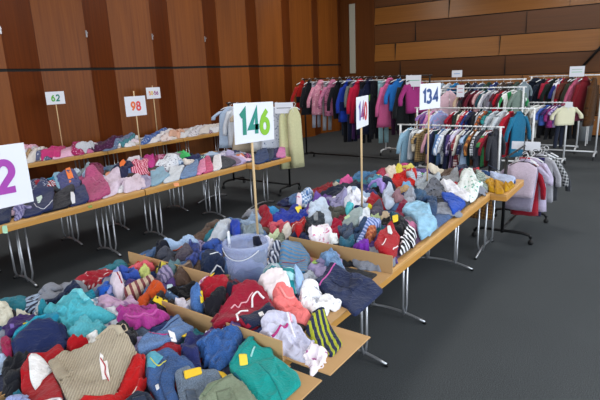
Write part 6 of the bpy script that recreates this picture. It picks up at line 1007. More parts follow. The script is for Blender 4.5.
def patch(heap, parent, name, hexc, pts):
    """thin flat piece (price sticker, pocket, print, panel) lying on its garment"""
    nth = 44; nr = 5
    c, R = radial(pts, nth, 0)
    th = np.arange(nth) * 2 * math.pi / nth
    paper = name in ('price_tag', 'paper_label', 'label', 'waist_sticker')
    if paper:
        heap.smooth(c - R.max(), c + R.max(), .02)
    rr = (np.arange(1, nr + 1) / nr)[:, None] * R[None, :]
    X = np.concatenate([[0], (rr * np.cos(th)).ravel()]) + c[0]; Y = np.concatenate([[0], (rr * np.sin(th)).ravel()]) + c[1]
    zs = heap.samp(heap.H, X, Y)
    if paper:
        A = np.stack([X - c[0], Y - c[1], np.ones_like(X)], 1)
        co_ = np.linalg.lstsq(A, zs, rcond=None)[0]; sl = math.hypot(co_[0], co_[1])
        if sl > .8: co_[:2] *= .8 / sl
        pz = A @ co_; zs = pz + np.quantile(zs - pz, .8)
    dome = .022 if name == 'pompom' else 0.0
    Z = zs + .004 + dome * np.sqrt(np.maximum(0, 1 - np.concatenate([[0], np.repeat(np.arange(1, nr + 1) / nr, nth)]) ** 2))
    pl = np.array(parent.location)
    top = np.stack([X, Y, Z], 1) - pl
    bot = top[1 + (nr - 1) * nth:].copy(); bot[:, 2] -= .005
    V = np.concatenate([top, bot])
    F = [[0, 1 + k, 1 + (k + 1) % nth] for k in range(nth)]
    for i in range(nr):
        a = 1 + i * nth; b = a + nth
        for k in range(nth):
            j = (k + 1) % nth
            F.append([a + k, b + k, b + j, a + j])
    F.append(list(range(1 + nr * nth, 1 + (nr + 1) * nth))[::-1])
    me = mesh_from(V, F, True, V[:, :2], name)
    mt = flat('paper_' + hexc, hexc, .7) if paper else fabric('c:' + hexc)
    o = link(name, me, mt, parent)
    if paper: o['label'] = 'paper price sticker' if name == 'price_tag' else 'paper sticker'
    i = np.clip(((X - heap.x0) / heap.RES).astype(int), 0, heap.nx - 1); j = np.clip(((Y - heap.y0) / heap.RES).astype(int), 0, heap.ny - 1)
    np.maximum.at(heap.H, (i, j), Z)
    return o

def strip(heap, parent, name, hexc, width, pts):
    """narrow raised strip (cord, hem, collar, waistband) along a line on its garment"""
    P = np.array(pts, float)
    seg = np.hypot(*np.diff(P, axis=0).T); s = np.concatenate([[0], np.cumsum(seg)])
    n = max(5, int(s[-1] / .008))
    # smooth resample
    t = np.linspace(0, s[-1], n)
    x = np.interp(t, s, P[:, 0]); y = np.interp(t, s, P[:, 1])
    for _ in range(3):
        x[1:-1] = (x[:-2] + 2 * x[1:-1] + x[2:]) / 4; y[1:-1] = (y[:-2] + 2 * y[1:-1] + y[2:]) / 4
    z = heap.samp(heap.H, x, y)
    zz = np.pad(z, 2, mode='edge'); z = np.maximum(z, (zz[:-4] + zz[1:-3] + zz[2:-2] + zz[3:-1] + zz[4:]) / 5)
    dx = np.gradient(x); dy = np.gradient(y); l = np.hypot(dx, dy) + 1e-9; nx, ny = -dy / l, dx / l
    w = width / 2000.0 * 2.2; h = min(.009, max(.0025, w * .8))
    V = []; F = []
    pl = np.array(parent.location)
    prof = [(-1, -.004), (-.85, h * .5), (-.4, h), (.4, h), (.85, h * .5), (1, -.004)]
    m = len(prof)
    for i in range(n):
        for a, b in prof:
            V.append((x[i] + nx[i] * w * a - pl[0], y[i] + ny[i] * w * a - pl[1], z[i] + b - pl[2]))
    for i in range(n - 1):
        for k in range(m):
            j = (k + 1) % m
            F.append([i*m+k, i*m+j, (i+1)*m+j, (i+1)*m+k])
    F.append(list(range(m))[::-1]); F.append(list(range((n-1)*m, n*m)))
    V = np.array(V)
    me = mesh_from(V, F, True, V[:, :2], name)
    return link(name, me, fabric('c:' + hexc), parent)

# ------------------------------------------------------------------ room
RX0, RX1, RY0, RY1, RZ = -9.05, 5.2, -3.6, 15.45, 5.2
m_carpet, nt, b = newmat('carpet', .95, 0, .12)
tc = N(nt, 'ShaderNodeTexCoord'); no = N(nt, 'ShaderNodeTexNoise', Scale=160.0, Detail=3.0); no2 = N(nt, 'ShaderNodeTexNoise', Scale=1.2, Detail=3.0)
cr = N(nt, 'ShaderNodeValToRGB'); cr.color_ramp.elements[0].color = (*lin('#2d3032'), 1); cr.color_ramp.elements[1].color = (*lin('#5b6064'), 1)
cr.color_ramp.elements[0].position = .3; cr.color_ramp.elements[1].position = .72
mx = N(nt, 'ShaderNodeMixRGB', blend_type='MULTIPLY'); mx.inputs[0].default_value = .18
bp = N(nt, 'ShaderNodeBump', Strength=.5, Distance=.006)
nt.links.new(tc.outputs['Object'], no.inputs['Vector']); nt.links.new(tc.outputs['Object'], no2.inputs['Vector'])
nt.links.new(no.outputs['Fac'], cr.inputs[0]); nt.links.new(cr.outputs[0], mx.inputs[1]); nt.links.new(no2.outputs['Fac'], mx.inputs[2])
nt.links.new(mx.outputs[0], b.inputs['Base Color']); nt.links.new(no.outputs['Fac'], bp.inputs['Height']); nt.links.new(bp.outputs[0], b.inputs['Normal'])

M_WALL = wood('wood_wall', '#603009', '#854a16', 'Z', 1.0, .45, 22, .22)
M_WALL_SHADE = wood('wood_wall_shaded', '#4c2009', '#6c340e', 'Z', 1.0, .42, 22, .25)  # same veneer darkened: shade painted into the facets turned from the windows
M_BACK_LIT = wood('wood_board_lit', '#77491c', '#8f5c28', 'X', 1.0, .36, 20, .35)
M_BACK_SHADE = wood('wood_board_shaded', '#4c2b11', '#633a17', 'X', 1.0, .42, 20)  # board wood again, with shade painted in for boards that tilt downward
M_COLUMN = wood('wood_column', '#4f2a0e', '#653716', 'Z', 1.0, .42, 22, .25)
M_TABLE = wood('beech_table', '#bb8c50', '#cfa468', 'X', 1.0, .45, 16)
M_EDGE = wood('beech_edge', '#b07c36', '#c8944a', 'Y', 1.0, .45, 24)
M_CHROME = flat('chrome', '#b4b7bd', .3, .75)
M_BLACKM = flat('black_metal', '#111114', .45, .3)
M_WHITEM = flat('white_metal', '#d4d6d9', .4)
M_BLACK = flat('black_gap', '#0b0807', .8)
M_PLASTER = flat('plaster', '#b9b6b0', .9)
M_PAPER = flat('paper', '#d9dce6', .75)
M_STICK = wood('stick_wood', '#c0a277', '#d6bc92', 'Z', 1.0, .6, 40)
M_CARD = wood('cardboard', '#a98558', '#b8946a', 'X', 1.0, .85, 6, .2)
M_PLASTW = flat('white_plastic', '#d8dade', .4)
M_RUBBER = flat('rubber', '#18181a', .7)

f = MB(); f.box((RX0 - .3, RY0 - .3, -.1), (RX1 + .3, RY1 + .3, 0)); tag(f.build('floor', m_carpet), kind='structure')
f = MB(); f.box((RX0 - .3, RY0 - .3, RZ), (RX1 + .3, RY1 + .3, RZ + .1)); tag(f.build('ceiling', M_PLASTER), kind='structure')
# panelled wall: wide veneer fields with narrow return facets, like a folded screen
wl = MB(); wd = MB(); gr = MB()
per = 1.525; REL = .22; ends = [4.86 + per * (k - 6) for k in range(14)]
def seg(mb, ya, xa, yb, xb, z0, z1):
    mb.add([(xa, ya, z0), (xb, yb, z0), (xb, yb, z1), (xa, ya, z1)], [[3, 2, 1, 0]])
for k, ye in enumerate(ends):
    if ye > RY1: break
    nxt = min(ye + per - .68, RY1)
    xe = RX0 + REL * (nxt - ye) / (per - .68)
    for z0, z1 in ((0, 2.175), (2.225, RZ)):
        seg(wl, ye, RX0, nxt, xe, z0, z1)
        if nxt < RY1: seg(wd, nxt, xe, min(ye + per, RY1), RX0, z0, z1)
    seg(gr, ye, RX0 - .02, nxt, xe - .02, 2.17, 2.23)
    if nxt < RY1: seg(gr, nxt, xe - .02, min(ye + per, RY1), RX0 - .02, 2.17, 2.23)
w = wl.build('wall_left', M_WALL); tag(w, kind='structure')
wd.build('return_facet', M_WALL_SHADE, w); gr.build('shadow_gap', M_BLACK, w)
f = MB(); f.box((RX0 - .3, RY0, 0), (RX0 - .06, RY1, RZ)); f.build('backing', M_BLACK, w)
# back wall: horizontal boards tilted alternately, a plain veneer pier with a slot light
wb = MB(); wbd = MB()
zz = [0, .05, .57, 1.13, 1.69, 2.235, 2.79, 3.384, 3.92, 4.47, RZ]
XB0 = -7.75
for k in range(1, len(zz) - 1):
    za, zb = zz[k], zz[k + 1]
    light = k % 2 == 1
    ya, yb = (RY1 - .09, RY1 - .02) if light else (RY1 - .015, RY1 - .08)
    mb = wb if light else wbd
    mb.add([(XB0, ya, za + .012), (RX1, ya, za + .012), (RX1, yb, zb - .012), (XB0, yb, zb - .012)], [[0, 1, 2, 3]])
    mb.add([(XB0, ya, za + .012), (XB0, ya + .03, za + .012), (RX1, ya + .03, za + .012), (RX1, ya, za + .012)], [[0, 1, 2, 3]])
w = wb.build('wall_back', M_BACK_LIT); tag(w, kind='structure')
wbd.build('shaded_board', M_BACK_SHADE, w)
f = MB(); f.box((RX0, RY1 + .01, 0), (RX1, RY1 + .25, RZ)); f.build('backing', M_BLACK, w)
f = MB()
rj = random.Random(4)
for k in range(1, len(zz) - 1):
    x = XB0 + rj.uniform(.6, 2.6)
    while x < RX1:
        f.box((x, RY1 - .094, zz[k] + .02), (x + .008, RY1 - .0, zz[k + 1] - .02)); x += 3.2
f.build('board_seam', M_BLACK, w)
f = MB(); f.box((RX0, RY1 - .1, 0), (XB0, RY1, RZ)); pier = f.build('wall_pier', M_COLUMN); tag(pier, kind='structure')
f = MB(); f.box((-8.66, RY1 - .125, 1.9), (-8.44, RY1 - .1, 4.12), .006); sl = f.build('slot_light', flat('slot_panel', '#a9a79a', .5))
tag(sl, 'narrow pale vertical light panel on the wood pier in the corner', 'light')
f = MB(); f.box((-8.68, RY1 - .118, 1.88), (-8.42, RY1 - .1, 4.14)); f.build('frame', M_COLUMN, sl)
# side with the windows (outside the picture): it lets the daylight in
def wall_with_windows(name, along, fixed, a0, a1, wins, out):
    mb = MB()
    z0, z1 = 1.0, 4.2
    def bx(a, b, za, zb):
        if along == 'Y': mb.box((min(fixed, fixed + out), a, za), (max(fixed, fixed + out), b, zb))
        else: mb.box((a, min(fixed, fixed + out), za), (b, max(fixed, fixed + out), zb))
    bx(a0, a1, 0, z0); bx(a0, a1, z1, RZ)
    p = a0
    for (u, v) in wins:
        bx(p, u, z0, z1); p = v
    bx(p, a1, z0, z1)
    tag(mb.build(name, M_PLASTER), kind='structure')
WINS = [(-2.4, .4), (1.4, 4.2), (5.2, 8.0), (9.0, 11.8)]
wall_with_windows('wall_right', 'Y', RX1, RY0, RY1, WINS, .2)
WF = [(-7.5, -4.7), (-3.6, -.8), (.4, 3.2)]
wall_with_windows('wall_front', 'X', RY0, RX0, RX1, WF, -.2)
k = 0
for ax, ws in (('Y', WINS), ('X', WF)):
    for (u, v) in ws:
        k += 1
        mb = MB()
        for t in (u, (u + v) / 2 - .03, v - .06):
            if ax == 'Y': mb.box((RX1 + .06, t, 1.0), (RX1 + .14, t + .06, 4.2))
            else: mb.box((t, RY0 - .14, 1.0), (t + .06, RY0 - .06, 4.2))
        for z in (1.0, 4.14):
            if ax == 'Y': mb.box((RX1 + .06, u, z), (RX1 + .14, v, z + .06))
            else: mb.box((u, RY0 - .14, z), (v, RY0 - .06, z + .06))
        tag(mb.build('window_%d' % k, M_WHITEM), kind='structure')
# small brass fittings on the panel edges
for i, y in enumerate((4.18, 5.71, 7.23, 8.76)):
    h = MB(); h.box((RX0 + REL + .012, y - .011, 2.78), (RX0 + REL + .022, y + .011, 2.86), .003)
    o = h.build('wall_hook', M_CHROME); 
    tag(o, ['small metal wall hook on the panelling, first from the camera end', 'small metal wall hook on the panelling, second from the camera end',
            'small metal wall hook on the panelling, third from the camera end', 'small metal wall hook on the panelling, fourth from the camera end'][i], 'hook', 'hooks along the panelled wall')
    h = MB(); h.tube([(RX0 + REL + .02, y, 2.84), (RX0 + REL + .045, y, 2.835), (RX0 + REL + .05, y, 2.86)], .005); h.build('prong', M_CHROME, o)
    h = MB(); h.box((RX0 + REL - .04, y - .012, 2.77), (RX0 + REL + .014, y + .012, 2.89)); h.build('mount', M_CHROME, o)

# ------------------------------------------------------------------ tables
def table(label, x0, x1, y0, y1, along, group, trestles, foot_in=.07):
    t = empty('folding_table', ((x0 + x1) / 2, (y0 + y1) / 2, 0)); tag(t, label, 'table', group)
    cx, cy = (x0 + x1) / 2, (y0 + y1) / 2
    def P(mb, nm, mt): return mb.build(nm, mt, t)
    g = .002
    m = MB(); m.box((x0 + g - cx, y0 + g - cy, .712), (x1 - g - cx, y1 - g - cy, .74), .004); P(m, 'tabletop', M_TABLE)
    m = MB(); e = .022
    m.box((x0 + g - cx, y0 + g - cy, .672), (x0 + e - cx, y1 - g - cy, .714)); m.box((x1 - e - cx, y0 + g - cy, .672), (x1 - g - cx, y1 - g - cy, .714))
    m.box((x0 + e - cx, y0 + g - cy, .672), (x1 - e - cx, y0 + e - cy, .714)); m.box((x0 + e - cx, y1 - e - cy, .672), (x1 - e - cx, y1 - g - cy, .714))
    P(m, 'edge_band', M_EDGE)
    for a in trestles:
        if along == 'Y': lo, hi, q = x0 + foot_in - cx, x1 - foot_in - cx, a - cy
        else: lo, hi, q = y0 + foot_in - cy, y1 - foot_in - cy, a - cx
        w = hi - lo
        def pt(u, v, z): return (lo + u, q + v, z) if along == 'Y' else (q + v, lo + u, z)
        m = MB(); m.tube([pt(w * s, 0, .016 + .05 * (1 - (2 * s - 1) ** 2)) for s in np.linspace(0, 1, 13)], .0105); P(m, 'foot', M_CHROME)
        for s in (.27, .73):
            for dv in (-.037, .037):
                m = MB(); m.tube([pt(w * s, dv * .5, .05), pt(w * s, dv, .12), pt(w * s, dv, .69)], .0105); P(m, 'leg', M_CHROME)
        m = MB()
        a_, b_ = pt(w * .12, -.03, .675), pt(w * .88, .03, .711)
        m.box((min(a_[0], b_[0]), min(a_[1], b_[1]), .678), (max(a_[0], b_[0]), max(a_[1], b_[1]), .711)); P(m, 'bracket', M_BLACKM)
        for s in (0, 1):
            m = MB(); c_ = pt(w * s, 0, 0); m.box((c_[0] - .014, c_[1] - .014, .0), (c_[0] + .014, c_[1] + .014, .02), .006); P(m, 'foot_cap', M_BLACKM)
    return t
for a in TABLES: table(*a)

# ------------------------------------------------------------------ cut-down cartons on the middle tables
def carton(label, x0, x1, y0, y1, hs, flaps, group='cut-down cartons on the middle tables'):
    """hs: wall heights (x0, x1, y0, y1)"""
    t = empty('cardboard_box', ((x0 + x1) / 2, (y0 + y1) / 2, .742)); tag(t, label, 'box', group)
    cx, cy = (x0 + x1) / 2, (y0 + y1) / 2; th = .006
    m = MB(); m.box((x0 - cx, y0 - cy, 0), (x1 - cx, y1 - cy, .004)); m.build('base', M_CARD, t)
    W = [((x0, y0), (x0 + th, y1)), ((x1 - th, y0), (x1, y1)), ((x0, y0), (x1, y0 + th)), ((x0, y1 - th), (x1, y1))]
    for (lo, hi), h in zip(W, hs):
        if h:
            m = MB(); m.box((lo[0] - cx, lo[1] - cy, .004), (hi[0] - cx, hi[1] - cy, h), .001); m.build('side_panel', M_CARD, t)
    for (fx0, fy0, fx1, fy1, z) in flaps:
        m = MB(); m.box((fx0 - cx, fy0 - cy, z), (fx1 - cx, fy1 - cy, z + .008), .003); m.build('flap', M_CARD, t)
for a in CARTONS: carton(*a)

# translucent tub
def tub(x, y, r, h):
    t = empty('plastic_tub', (x, y, .748)); tag(t, 'large translucent plastic tub standing among the clothes by the number 146 pole', 'tub')
    m, nt, b = newmat('clear_plastic', .25, 0, .5)
    b.inputs['Base Color'].default_value = (*lin('#c2cbe6'), 1)
    tr = N(nt, 'ShaderNodeBsdfTransparent'); tr.inputs[0].default_value = (.93, .95, 1, 1)
    mxs = N(nt, 'ShaderNodeMixShader'); mxs.inputs[0].default_value = .30
    nt.links.new(tr.outputs[0], mxs.inputs[1]); nt.links.new(b.outputs[0], mxs.inputs[2]); nt.links.new(mxs.outputs[0], nt.nodes['Material Output'].inputs[0])
    mb = MB(); n = 40
    prof = [(r * .80, .0), (r * .82, .004), (r * .97, h - .02), (r * .97, h), (r * .955, h), (r * .955, h - .02), (r * .805, .01), (0.0001, .01)]
    mb.lathe([(0.0001, 0)] + prof, n=n); mb.build('bucket', m, t)
    mb = MB(); ring = [(r * 1.0, h - .03), (r * 1.025, h - .026), (r * 1.03, h), (r * 1.0, h + .006), (r * .965, h)]
    mb.lathe(ring + [ring[0]], n=n); mb.build('rim', m, t)
    mb = MB(); mb.tube([(r * 1.03 * math.cos(a), r * 1.03 * math.sin(a), h - .02 + .0 - .05 * math.sin((a + 2.2) / 1.9 * math.pi)) for a in np.linspace(-2.2, -.3, 14)], .0025, 6); mb.build('handle', M_PLASTW, t)
    mb = MB(); mb.box((-r * .99, -.03, h - .06), (-r * .9, .0, h + .05), .006, .4, (-r * .95, 0)); mb.build('clip', M_PLASTW, t)
    return t
TUB = (-1.905, 2.09, .137, .25)
tub(*TUB)

# ------------------------------------------------------------------ numbered signs on sticks
def arc(cx, cy, rx, ry, a0, a1, n=14):
    return [(cx + rx * math.cos(math.radians(a0 + (a1 - a0) * i / n)), cy + ry * math.sin(math.radians(a0 + (a1 - a0) * i / n))) for i in range(n + 1)]
STROKES = {'0': [arc(.3, .5, .22, .40, 0, 360, 28)], '1': [[(.08, .74), (.27, .9), (.27, .1)]],
 '2': [arc(.29, .66, .21, .24, 165, -38, 14) + [(.09, .1), (.52, .1)]],
 '3': [arc(.27, .70, .2, .2, 150, -75, 14), arc(.27, .31, .23, .21, 80, -150, 14)],
 '4': [[(.40, .1), (.40, .9), (.06, .34), (.54, .34)]],
 '5': [[(.5, .9), (.15, .9), (.12, .56)] + arc(.28, .36, .23, .26, 115, -150, 14)],
 '6': [[(.44, .9), (.2, .66), (.1, .42)], arc(.3, .34, .2, .24, 0, 360, 24)],
 '8': [arc(.3, .70, .18, .2, 0, 360, 24), arc(.3, .30, .22, .21, 0, 360, 24)],
 '9': [[(.16, .1), (.4, .34), (.5, .58)], arc(.3, .66, .2, .24, 0, 360, 24)], '-': [[(.1, .42), (.34, .42)]]}
def numeral(ch, size, mat, parent):
    """bold figure with round stroke ends, lying in the x-z plane"""
    mb = MB(); w = .098 * size
    for n_, st in enumerate(STROKES[ch]):
        Q = np.array(st) * size
        loop = np.hypot(*(Q[0] - Q[-1])) < 1e-6
        if loop: Q = Q[:-1]
        n = len(Q)
        nxt = np.roll(Q, -1, 0) - Q; prv = Q - np.roll(Q, 1, 0)
        if not loop: nxt[-1] = prv[-1]; prv[0] = nxt[0]
        u = nxt / np.hypot(*nxt.T)[:, None]; v = prv / np.hypot(*prv.T)[:, None]
        nm = np.stack([-(u + v)[:, 1], (u + v)[:, 0]], 1); nm /= np.hypot(*nm.T)[:, None]
        k = w / np.maximum(.45, nm[:, 0] * -u[:, 1] + nm[:, 1] * u[:, 0])
        L_, R_ = Q + nm * k[:, None], Q - nm * k[:, None]
        y1 = -.0012 - .0007 * n_
        V = [(p[0], y1, p[1]) for p in L_] + [(p[0], y1, p[1]) for p in R_] + [(p[0], 0, p[1]) for p in L_] + [(p[0], 0, p[1]) for p in R_]
        F = []
        for i in range(n if loop else n - 1):
            j = (i + 1) % n
            F += [[i, n + i, n + j, j], [2*n + i, i, j, 2*n + j], [n + i, 3*n + i, 3*n + j, n + j]]
        mb.add(V, F)
    xs = [v[0] for v in mb.V]
    return mb.build('numeral', mat, parent), (min(xs), max(xs))
def sign(label, base, ztop_pole, bw, bh, bz, ang, digits, cat='sign', dsize=.15, x_shift=0.0, tilt=0.0, group='number sheets on sticks', zoff=0, dx0=0.0):
    """board centre height bz, board runs along direction ang (from +X), text reads along it"""
    t = empty('number_sign', base, ang); tag(t, label, cat, group)
    zb = base[2]
    m = MB(); m.tube([(0, .012, -.09), (0, .012, ztop_pole - zb)], .0085, 8); m.build('pole', M_STICK, t)
    m = MB(); m.box((-bw / 2 + x_shift, -.003, bz - zb - bh / 2), (bw / 2 + x_shift, .003, bz - zb + bh / 2), .001)
    bo = m.build('board', M_PAPER, t); bo.rotation_euler = (0, tilt, 0)
    W = []
    obs = []
    x = 0
    for ch, hexc, s in digits:
        ob, (a, b) = numeral(ch, dsize * s, flat('ink_' + hexc, hexc, .7), bo)
        obs.append((ob, x - a)); x += (b - a) + dsize * .03
    tot = x - dsize * .03
    for ob, dx in obs:
        ob.location = (dx - tot / 2 + x_shift + dx0, -.0045, bz - zb - dsize * .5 + zoff)
    return t
for a in SIGNS: sign(*a)

def card_sheet(label, p, ang, w, h, lines, tiltx=0.0, support=None):
    t = empty('hanging_card' if label.startswith('tiny') else 'notice_card', p, ang); tag(t, label, 'sign')
    m = MB(); m.box((-w / 2, -.002, -h / 2), (w / 2, .002, h / 2), .0008); bo = m.build('sheet', M_PAPER, t)
    for z, hexc, wd_ in lines:
        m = MB(); m.box((-w * wd_ / 2, -.0032, z * h - .006), (w * wd_ / 2, -.0019, z * h + .006)); m.build('text_line', flat('ink_' + hexc, hexc, .7), t)
    m = MB()
    d = support if support else .1
    m.tube([(0, .008, h * .2), (0, .008, -h / 2 - d)], .005, 6); m.build('holder', M_WHITEM, t)
for a in CARDS: card_sheet(*a)

# ------------------------------------------------------------------ clothes rails
def rail(label, x0, x1, y, z, dep, mat, axis='X', group='clothes rails', casters=True, base_arch=.06):
    """axis: direction the hanging rail runs; feet run across it"""
    t = empty('clothes_rack', ((x0 + x1) / 2, y, 0), 0 if axis == 'X' else math.pi / 2); tag(t, label, 'clothes rack', group)
    h = (x1 - x0) / 2
    m = MB(); m.tube([(-h - .05, 0, z), (h + .05, 0, z)], .011); m.build('hanging_rail', mat, t)
    for s in (-1, 1):
        m = MB(); m.tube([(s * h, 0, .1), (s * h, 0, z)], .018); m.build('upright', mat, t)
        m = MB(); d = dep / 2
        m.tube([(s * h, -d, .075), (s * h, -d + .02, .11), (s * h, -d + .1, .125), (s * h, d - .1, .125), (s * h, d - .02, .11), (s * h, d, .075)], .018); m.build('foot', mat, t)
        for q in (-d, d):
            m = MB(); m.tube([(s * h - .012, q, .03), (s * h + .012, q, .03)], .03, 14); m.tube([(s * h, q, .045), (s * h, q, .08)], .008, 6)
            m.build('caster', M_RUBBER, t)
    m = MB(); m.tube([(-h, 0, .14), (h, 0, .14)], .016); m.build('base_bar', mat, t)
    return t
for (lb, a0, a1, c, z, dep, mk, ax) in RAILS_RAW:
    if ax == 'X': rail(lb, a0, a1, c, z, dep, globals()[mk])
    else:
        t_ = rail(lb, a0, a1, 0, z, dep, globals()[mk], 'Y'); t_.location = (c, (a0 + a1) / 2, 0)

def loft(rows, n=20, cap=True):
    V = []; F = []
    for r in rows: V += r
    for i in range(len(rows) - 1):
        for k in range(n):
            F.append([i*n+k, (i+1)*n+k, (i+1)*n+(k+1) % n, i*n+(k+1) % n])
    if cap:
        F.append(list(range(n))); F.append(list(range((len(rows)-1)*n, len(rows)*n))[::-1])
    return V, F
def ring(cx, cz_y, z, a, b, n=20, p=2.4, seed=0, fold=0.0):
    R = []
    for k in range(n):
        t = 2 * math.pi * k / n
        c, s = math.cos(t), math.sin(t)
        m = 1 + fold * math.sin(5 * t + seed) + fold * .7 * math.sin(9 * t + seed * 2.3)
        R.append((cx + a * math.copysign(abs(c) ** (2 / p), c) * (1 + .25 * (m - 1)), cz_y + b * math.copysign(abs(s) ** (2 / p), s) * m, z))
    return R
def hang(name, label, cat, group, kind, mat, p, ang, L, W, th, seed, extra):
    """one garment on its hanger; local x = across the shoulders, local y = thickness, z = 0 at the rail"""
    rnd = random.Random(seed)
    t = empty(name, p, ang); tag(t, label, cat, group)
    mt = fabric(mat)
    n = 20
    def put(nm, V, F, m=None, parent=None):
        V = np.array(V); me = mesh_from(V, F, True, np.stack([V[:, 0] + V[:, 1] * .5, V[:, 2]], 1), nm)
        return link(nm, me, m or mt, parent or t)
    drop = .075
    hb = MB()
    hb.tube([(0, 0, -drop)] + [(.0 + .03 * math.sin(a), 0, -.0275 + .03 * math.cos(a)) for a in np.linspace(math.pi * .9, -1.2, 9)], .0035, 6)
    if kind in ('trousers', 'skirt'): hb.tube([(-W * .42, 0, -drop), (W * .42, 0, -drop)], .006, 6)
    else: hb.tube([(-W * .40, 0, -drop - .05), (-W * .2, 0, -drop - .012), (0, 0, -drop), (W * .2, 0, -drop - .012), (W * .40, 0, -drop - .05)], .009, 6)
    hb.build('hanger', M_PLASTW if seed % 4 else M_BLACKM, t)
    s0 = rnd.uniform(0, 6)
    sway = rnd.uniform(-.06, .06)
    if kind == 'trousers':
        rows = [ring(0, 0, -drop - .02 - L * q, W * .30, th * .35, n, 2.6, s0, .05) for q in (0, .05, .16, .27)]
        V, F = loft(rows, n); put('waist', V, F)
        for s in (-1, 1):
            rows = []
            for q in np.linspace(.22, 1, 8):
                rows.append(ring(s * (W * .155 + .012 * q) + sway * q, .008 * math.sin(6 * q + s0 + s), -drop - .02 - L * q, W * (.155 - .035 * q), th * (.36 - .06 * q), n, 2.4, s0 + s, .09))
            V, F = loft(rows, n); put('trouser_leg', V, F)
        rows = [ring(0, 0, -drop - .015 - L * q, W * .305, th * .38, n, 2.6) for q in (0, .045)]
        V, F = loft(rows, n); put('waistband', V, F)
        return t
    fl = {'top': .9, 'coat': 1.02, 'dress': 1.35, 'skirt': 1.4, 'vest': .9}[kind]
    sh = .24 if kind == 'coat' else .15
    rows = []
    top0 = -drop - .005
    for q in np.concatenate([[0, .02, .05, .085, .13], np.linspace(.2, 1, 8)]):
        if kind == 'skirt': a = W * (.3 + .2 * q * fl)
        elif q < sh: a = .05 + (W * .46 - .05) * (q / sh) ** .85
        else: a = W * (.46 + (fl - .9) * .5 * (q - .09))
        b = th * (.22 + .28 * min(1, q * 3)) * (1 + .15 * (q - .5))
        rows.append(ring(sway * q, .01 * math.sin(3 * q + s0), top0 - L * q, a, b, n, 2.7, s0, .03 + .14 * q))
    V, F = loft(rows, n); body = put('body', V, F)
    if kind in ('top', 'coat', 'dress'):
        SL = L * (.62 if kind == 'coat' else rnd.choice([.3, .55, .6])) * (.7 if kind == 'dress' else 1)
        fly = rnd.uniform(-.01, .05)
        for s in (-1, 1):
            rows = []
            for q in np.linspace(0, 1, 7):
                cx = s * (W * .36 + (.085 + fly) * min(1, q * 1.6) + .03 * q)
                rows.append(ring(cx, .012 * math.sin(4 * q + s0 + s) - .01 * q, top0 - L * (sh * .62) - SL * q, W * (.115 - .03 * q), th * (.42 - .08 * q), n, 2.1, s0 + s * 2, .10))
            V, F = loft(rows, n); put('sleeve', V, F)
    if 'hood' in extra:
        rows = [ring(0, .0, top0 - .045 + .085 * q, W * (.25 - .15 * q), th * (.62 - .3 * q), n, 2.0, s0, .12) for q in (0, .25, .5, .75, .92, 1)]
        rows.append(ring(0, 0, top0 + .045, .004, .004, n))
        V, F = loft(rows, n); put('hood', V, F)
    elif kind in ('top', 'coat'):
        rows = [ring(0, 0, top0 - .012 + .03 * q, .062 - .008 * q, th * .30, n, 2.1) for q in (0, .5, 1)]
        V, F = loft(rows, n); put('collar', V, F)
    if 'zip' in extra:
        m = MB(); m.tube([(0, -th * .52, top0 - L * .05), (0, -th * .56, top0 - L * .95)], .005, 5); m.build('zip', M_CHROME, t)
    for e in extra:
        if e.startswith('band#'):
            h0 = .30
            rows = [ring(sway * q, .01 * math.sin(3 * q + s0), top0 - L * q, (W * (.46 + (fl - .9) * .5 * (q - .09))) * 1.025, th * .52 * (1 + .15 * (q - .5)) * 1.06 * 1.05, n, 2.7, s0, .03 + .14 * q) for q in np.linspace(.5, .72, 4)]
            V, F = loft(rows, n); put('band', V, F, fabric('c:' + e[4:]))
        if e.startswith('badge#'):
            m = MB(); m.box((-.05, -th * .66, top0 - L * .38), (.05, -th * .5, top0 - L * .26), .01); m.build('badge', flat('badge' + e[5:], e[5:], .6), t)
    return t
for a in HANGING: hang(*a)

# clothes in the tub and the sock standing in it
_h = Heap(TUB[0] - .4, TUB[0] + .4, TUB[1] - .4, TUB[1] + .4, .77)
def _blob(cx, cy, ra, rb, an):
    return [(TUB[0] + cx + ra * math.cos(k * math.pi / 6) * math.cos(an) - rb * math.sin(k * math.pi / 6) * math.sin(an),
             TUB[1] + cy + ra * math.cos(k * math.pi / 6) * math.sin(an) + rb * math.sin(k * math.pi / 6) * math.cos(an)) for k in range(12)]
garment(_h, 'jeans', 'blue folded jeans at the bottom of the translucent plastic tub', 'jeans', 'denim:#4a6390', .08, 'fold', _blob(0, 0, .105, .095, .3), 'clothes in the plastic tub', 11, 3)
garment(_h, 'top', 'pale lilac top inside the translucent plastic tub', 'top', 'c:#9aa4c8', .05, 'crumple', _blob(-.02, .02, .10, .085, 1.0), 'clothes in the plastic tub', 12, 3)
_zt = float(_h.samp(_h.H, np.array([TUB[0] + .045]), np.array([TUB[1] + .06]))[0])
_t = empty('sock', (TUB[0] + .045, TUB[1] + .06, _zt + .002)); tag(_t, 'dark navy knitted sock standing up out of the translucent tub', 'sock')
_rows = [ring(.012 * math.sin(q * 5), 0, .0 + q * .155, .036 * (1 - .45 * q ** 2) * (1.15 if q < .2 else 1), .03 * (1 - .45 * q ** 2), 16, 2.2, 1.0, .06) for q in np.linspace(0, .93, 8)]
_rows.append(ring(.0, 0, .152, .008, .006, 16))
_V, _F = loft(_rows, 16); _V = np.array(_V)
link('foot', mesh_from(_V, _F, True, _V[:, [0, 2]], 'foot'), fabric('rib:#171a2e'), _t)
_rows = [ring(0, 0, q, .043, .036, 16, 2.2, 1.0, .05) for q in (0.0, .012, .024)]
_V, _F = loft(_rows, 16); _V = np.array(_V)
link('cuff', mesh_from(_V, _F, True, _V[:, [0, 2]], 'cuff'), fabric('rib:#22263c'), _t)
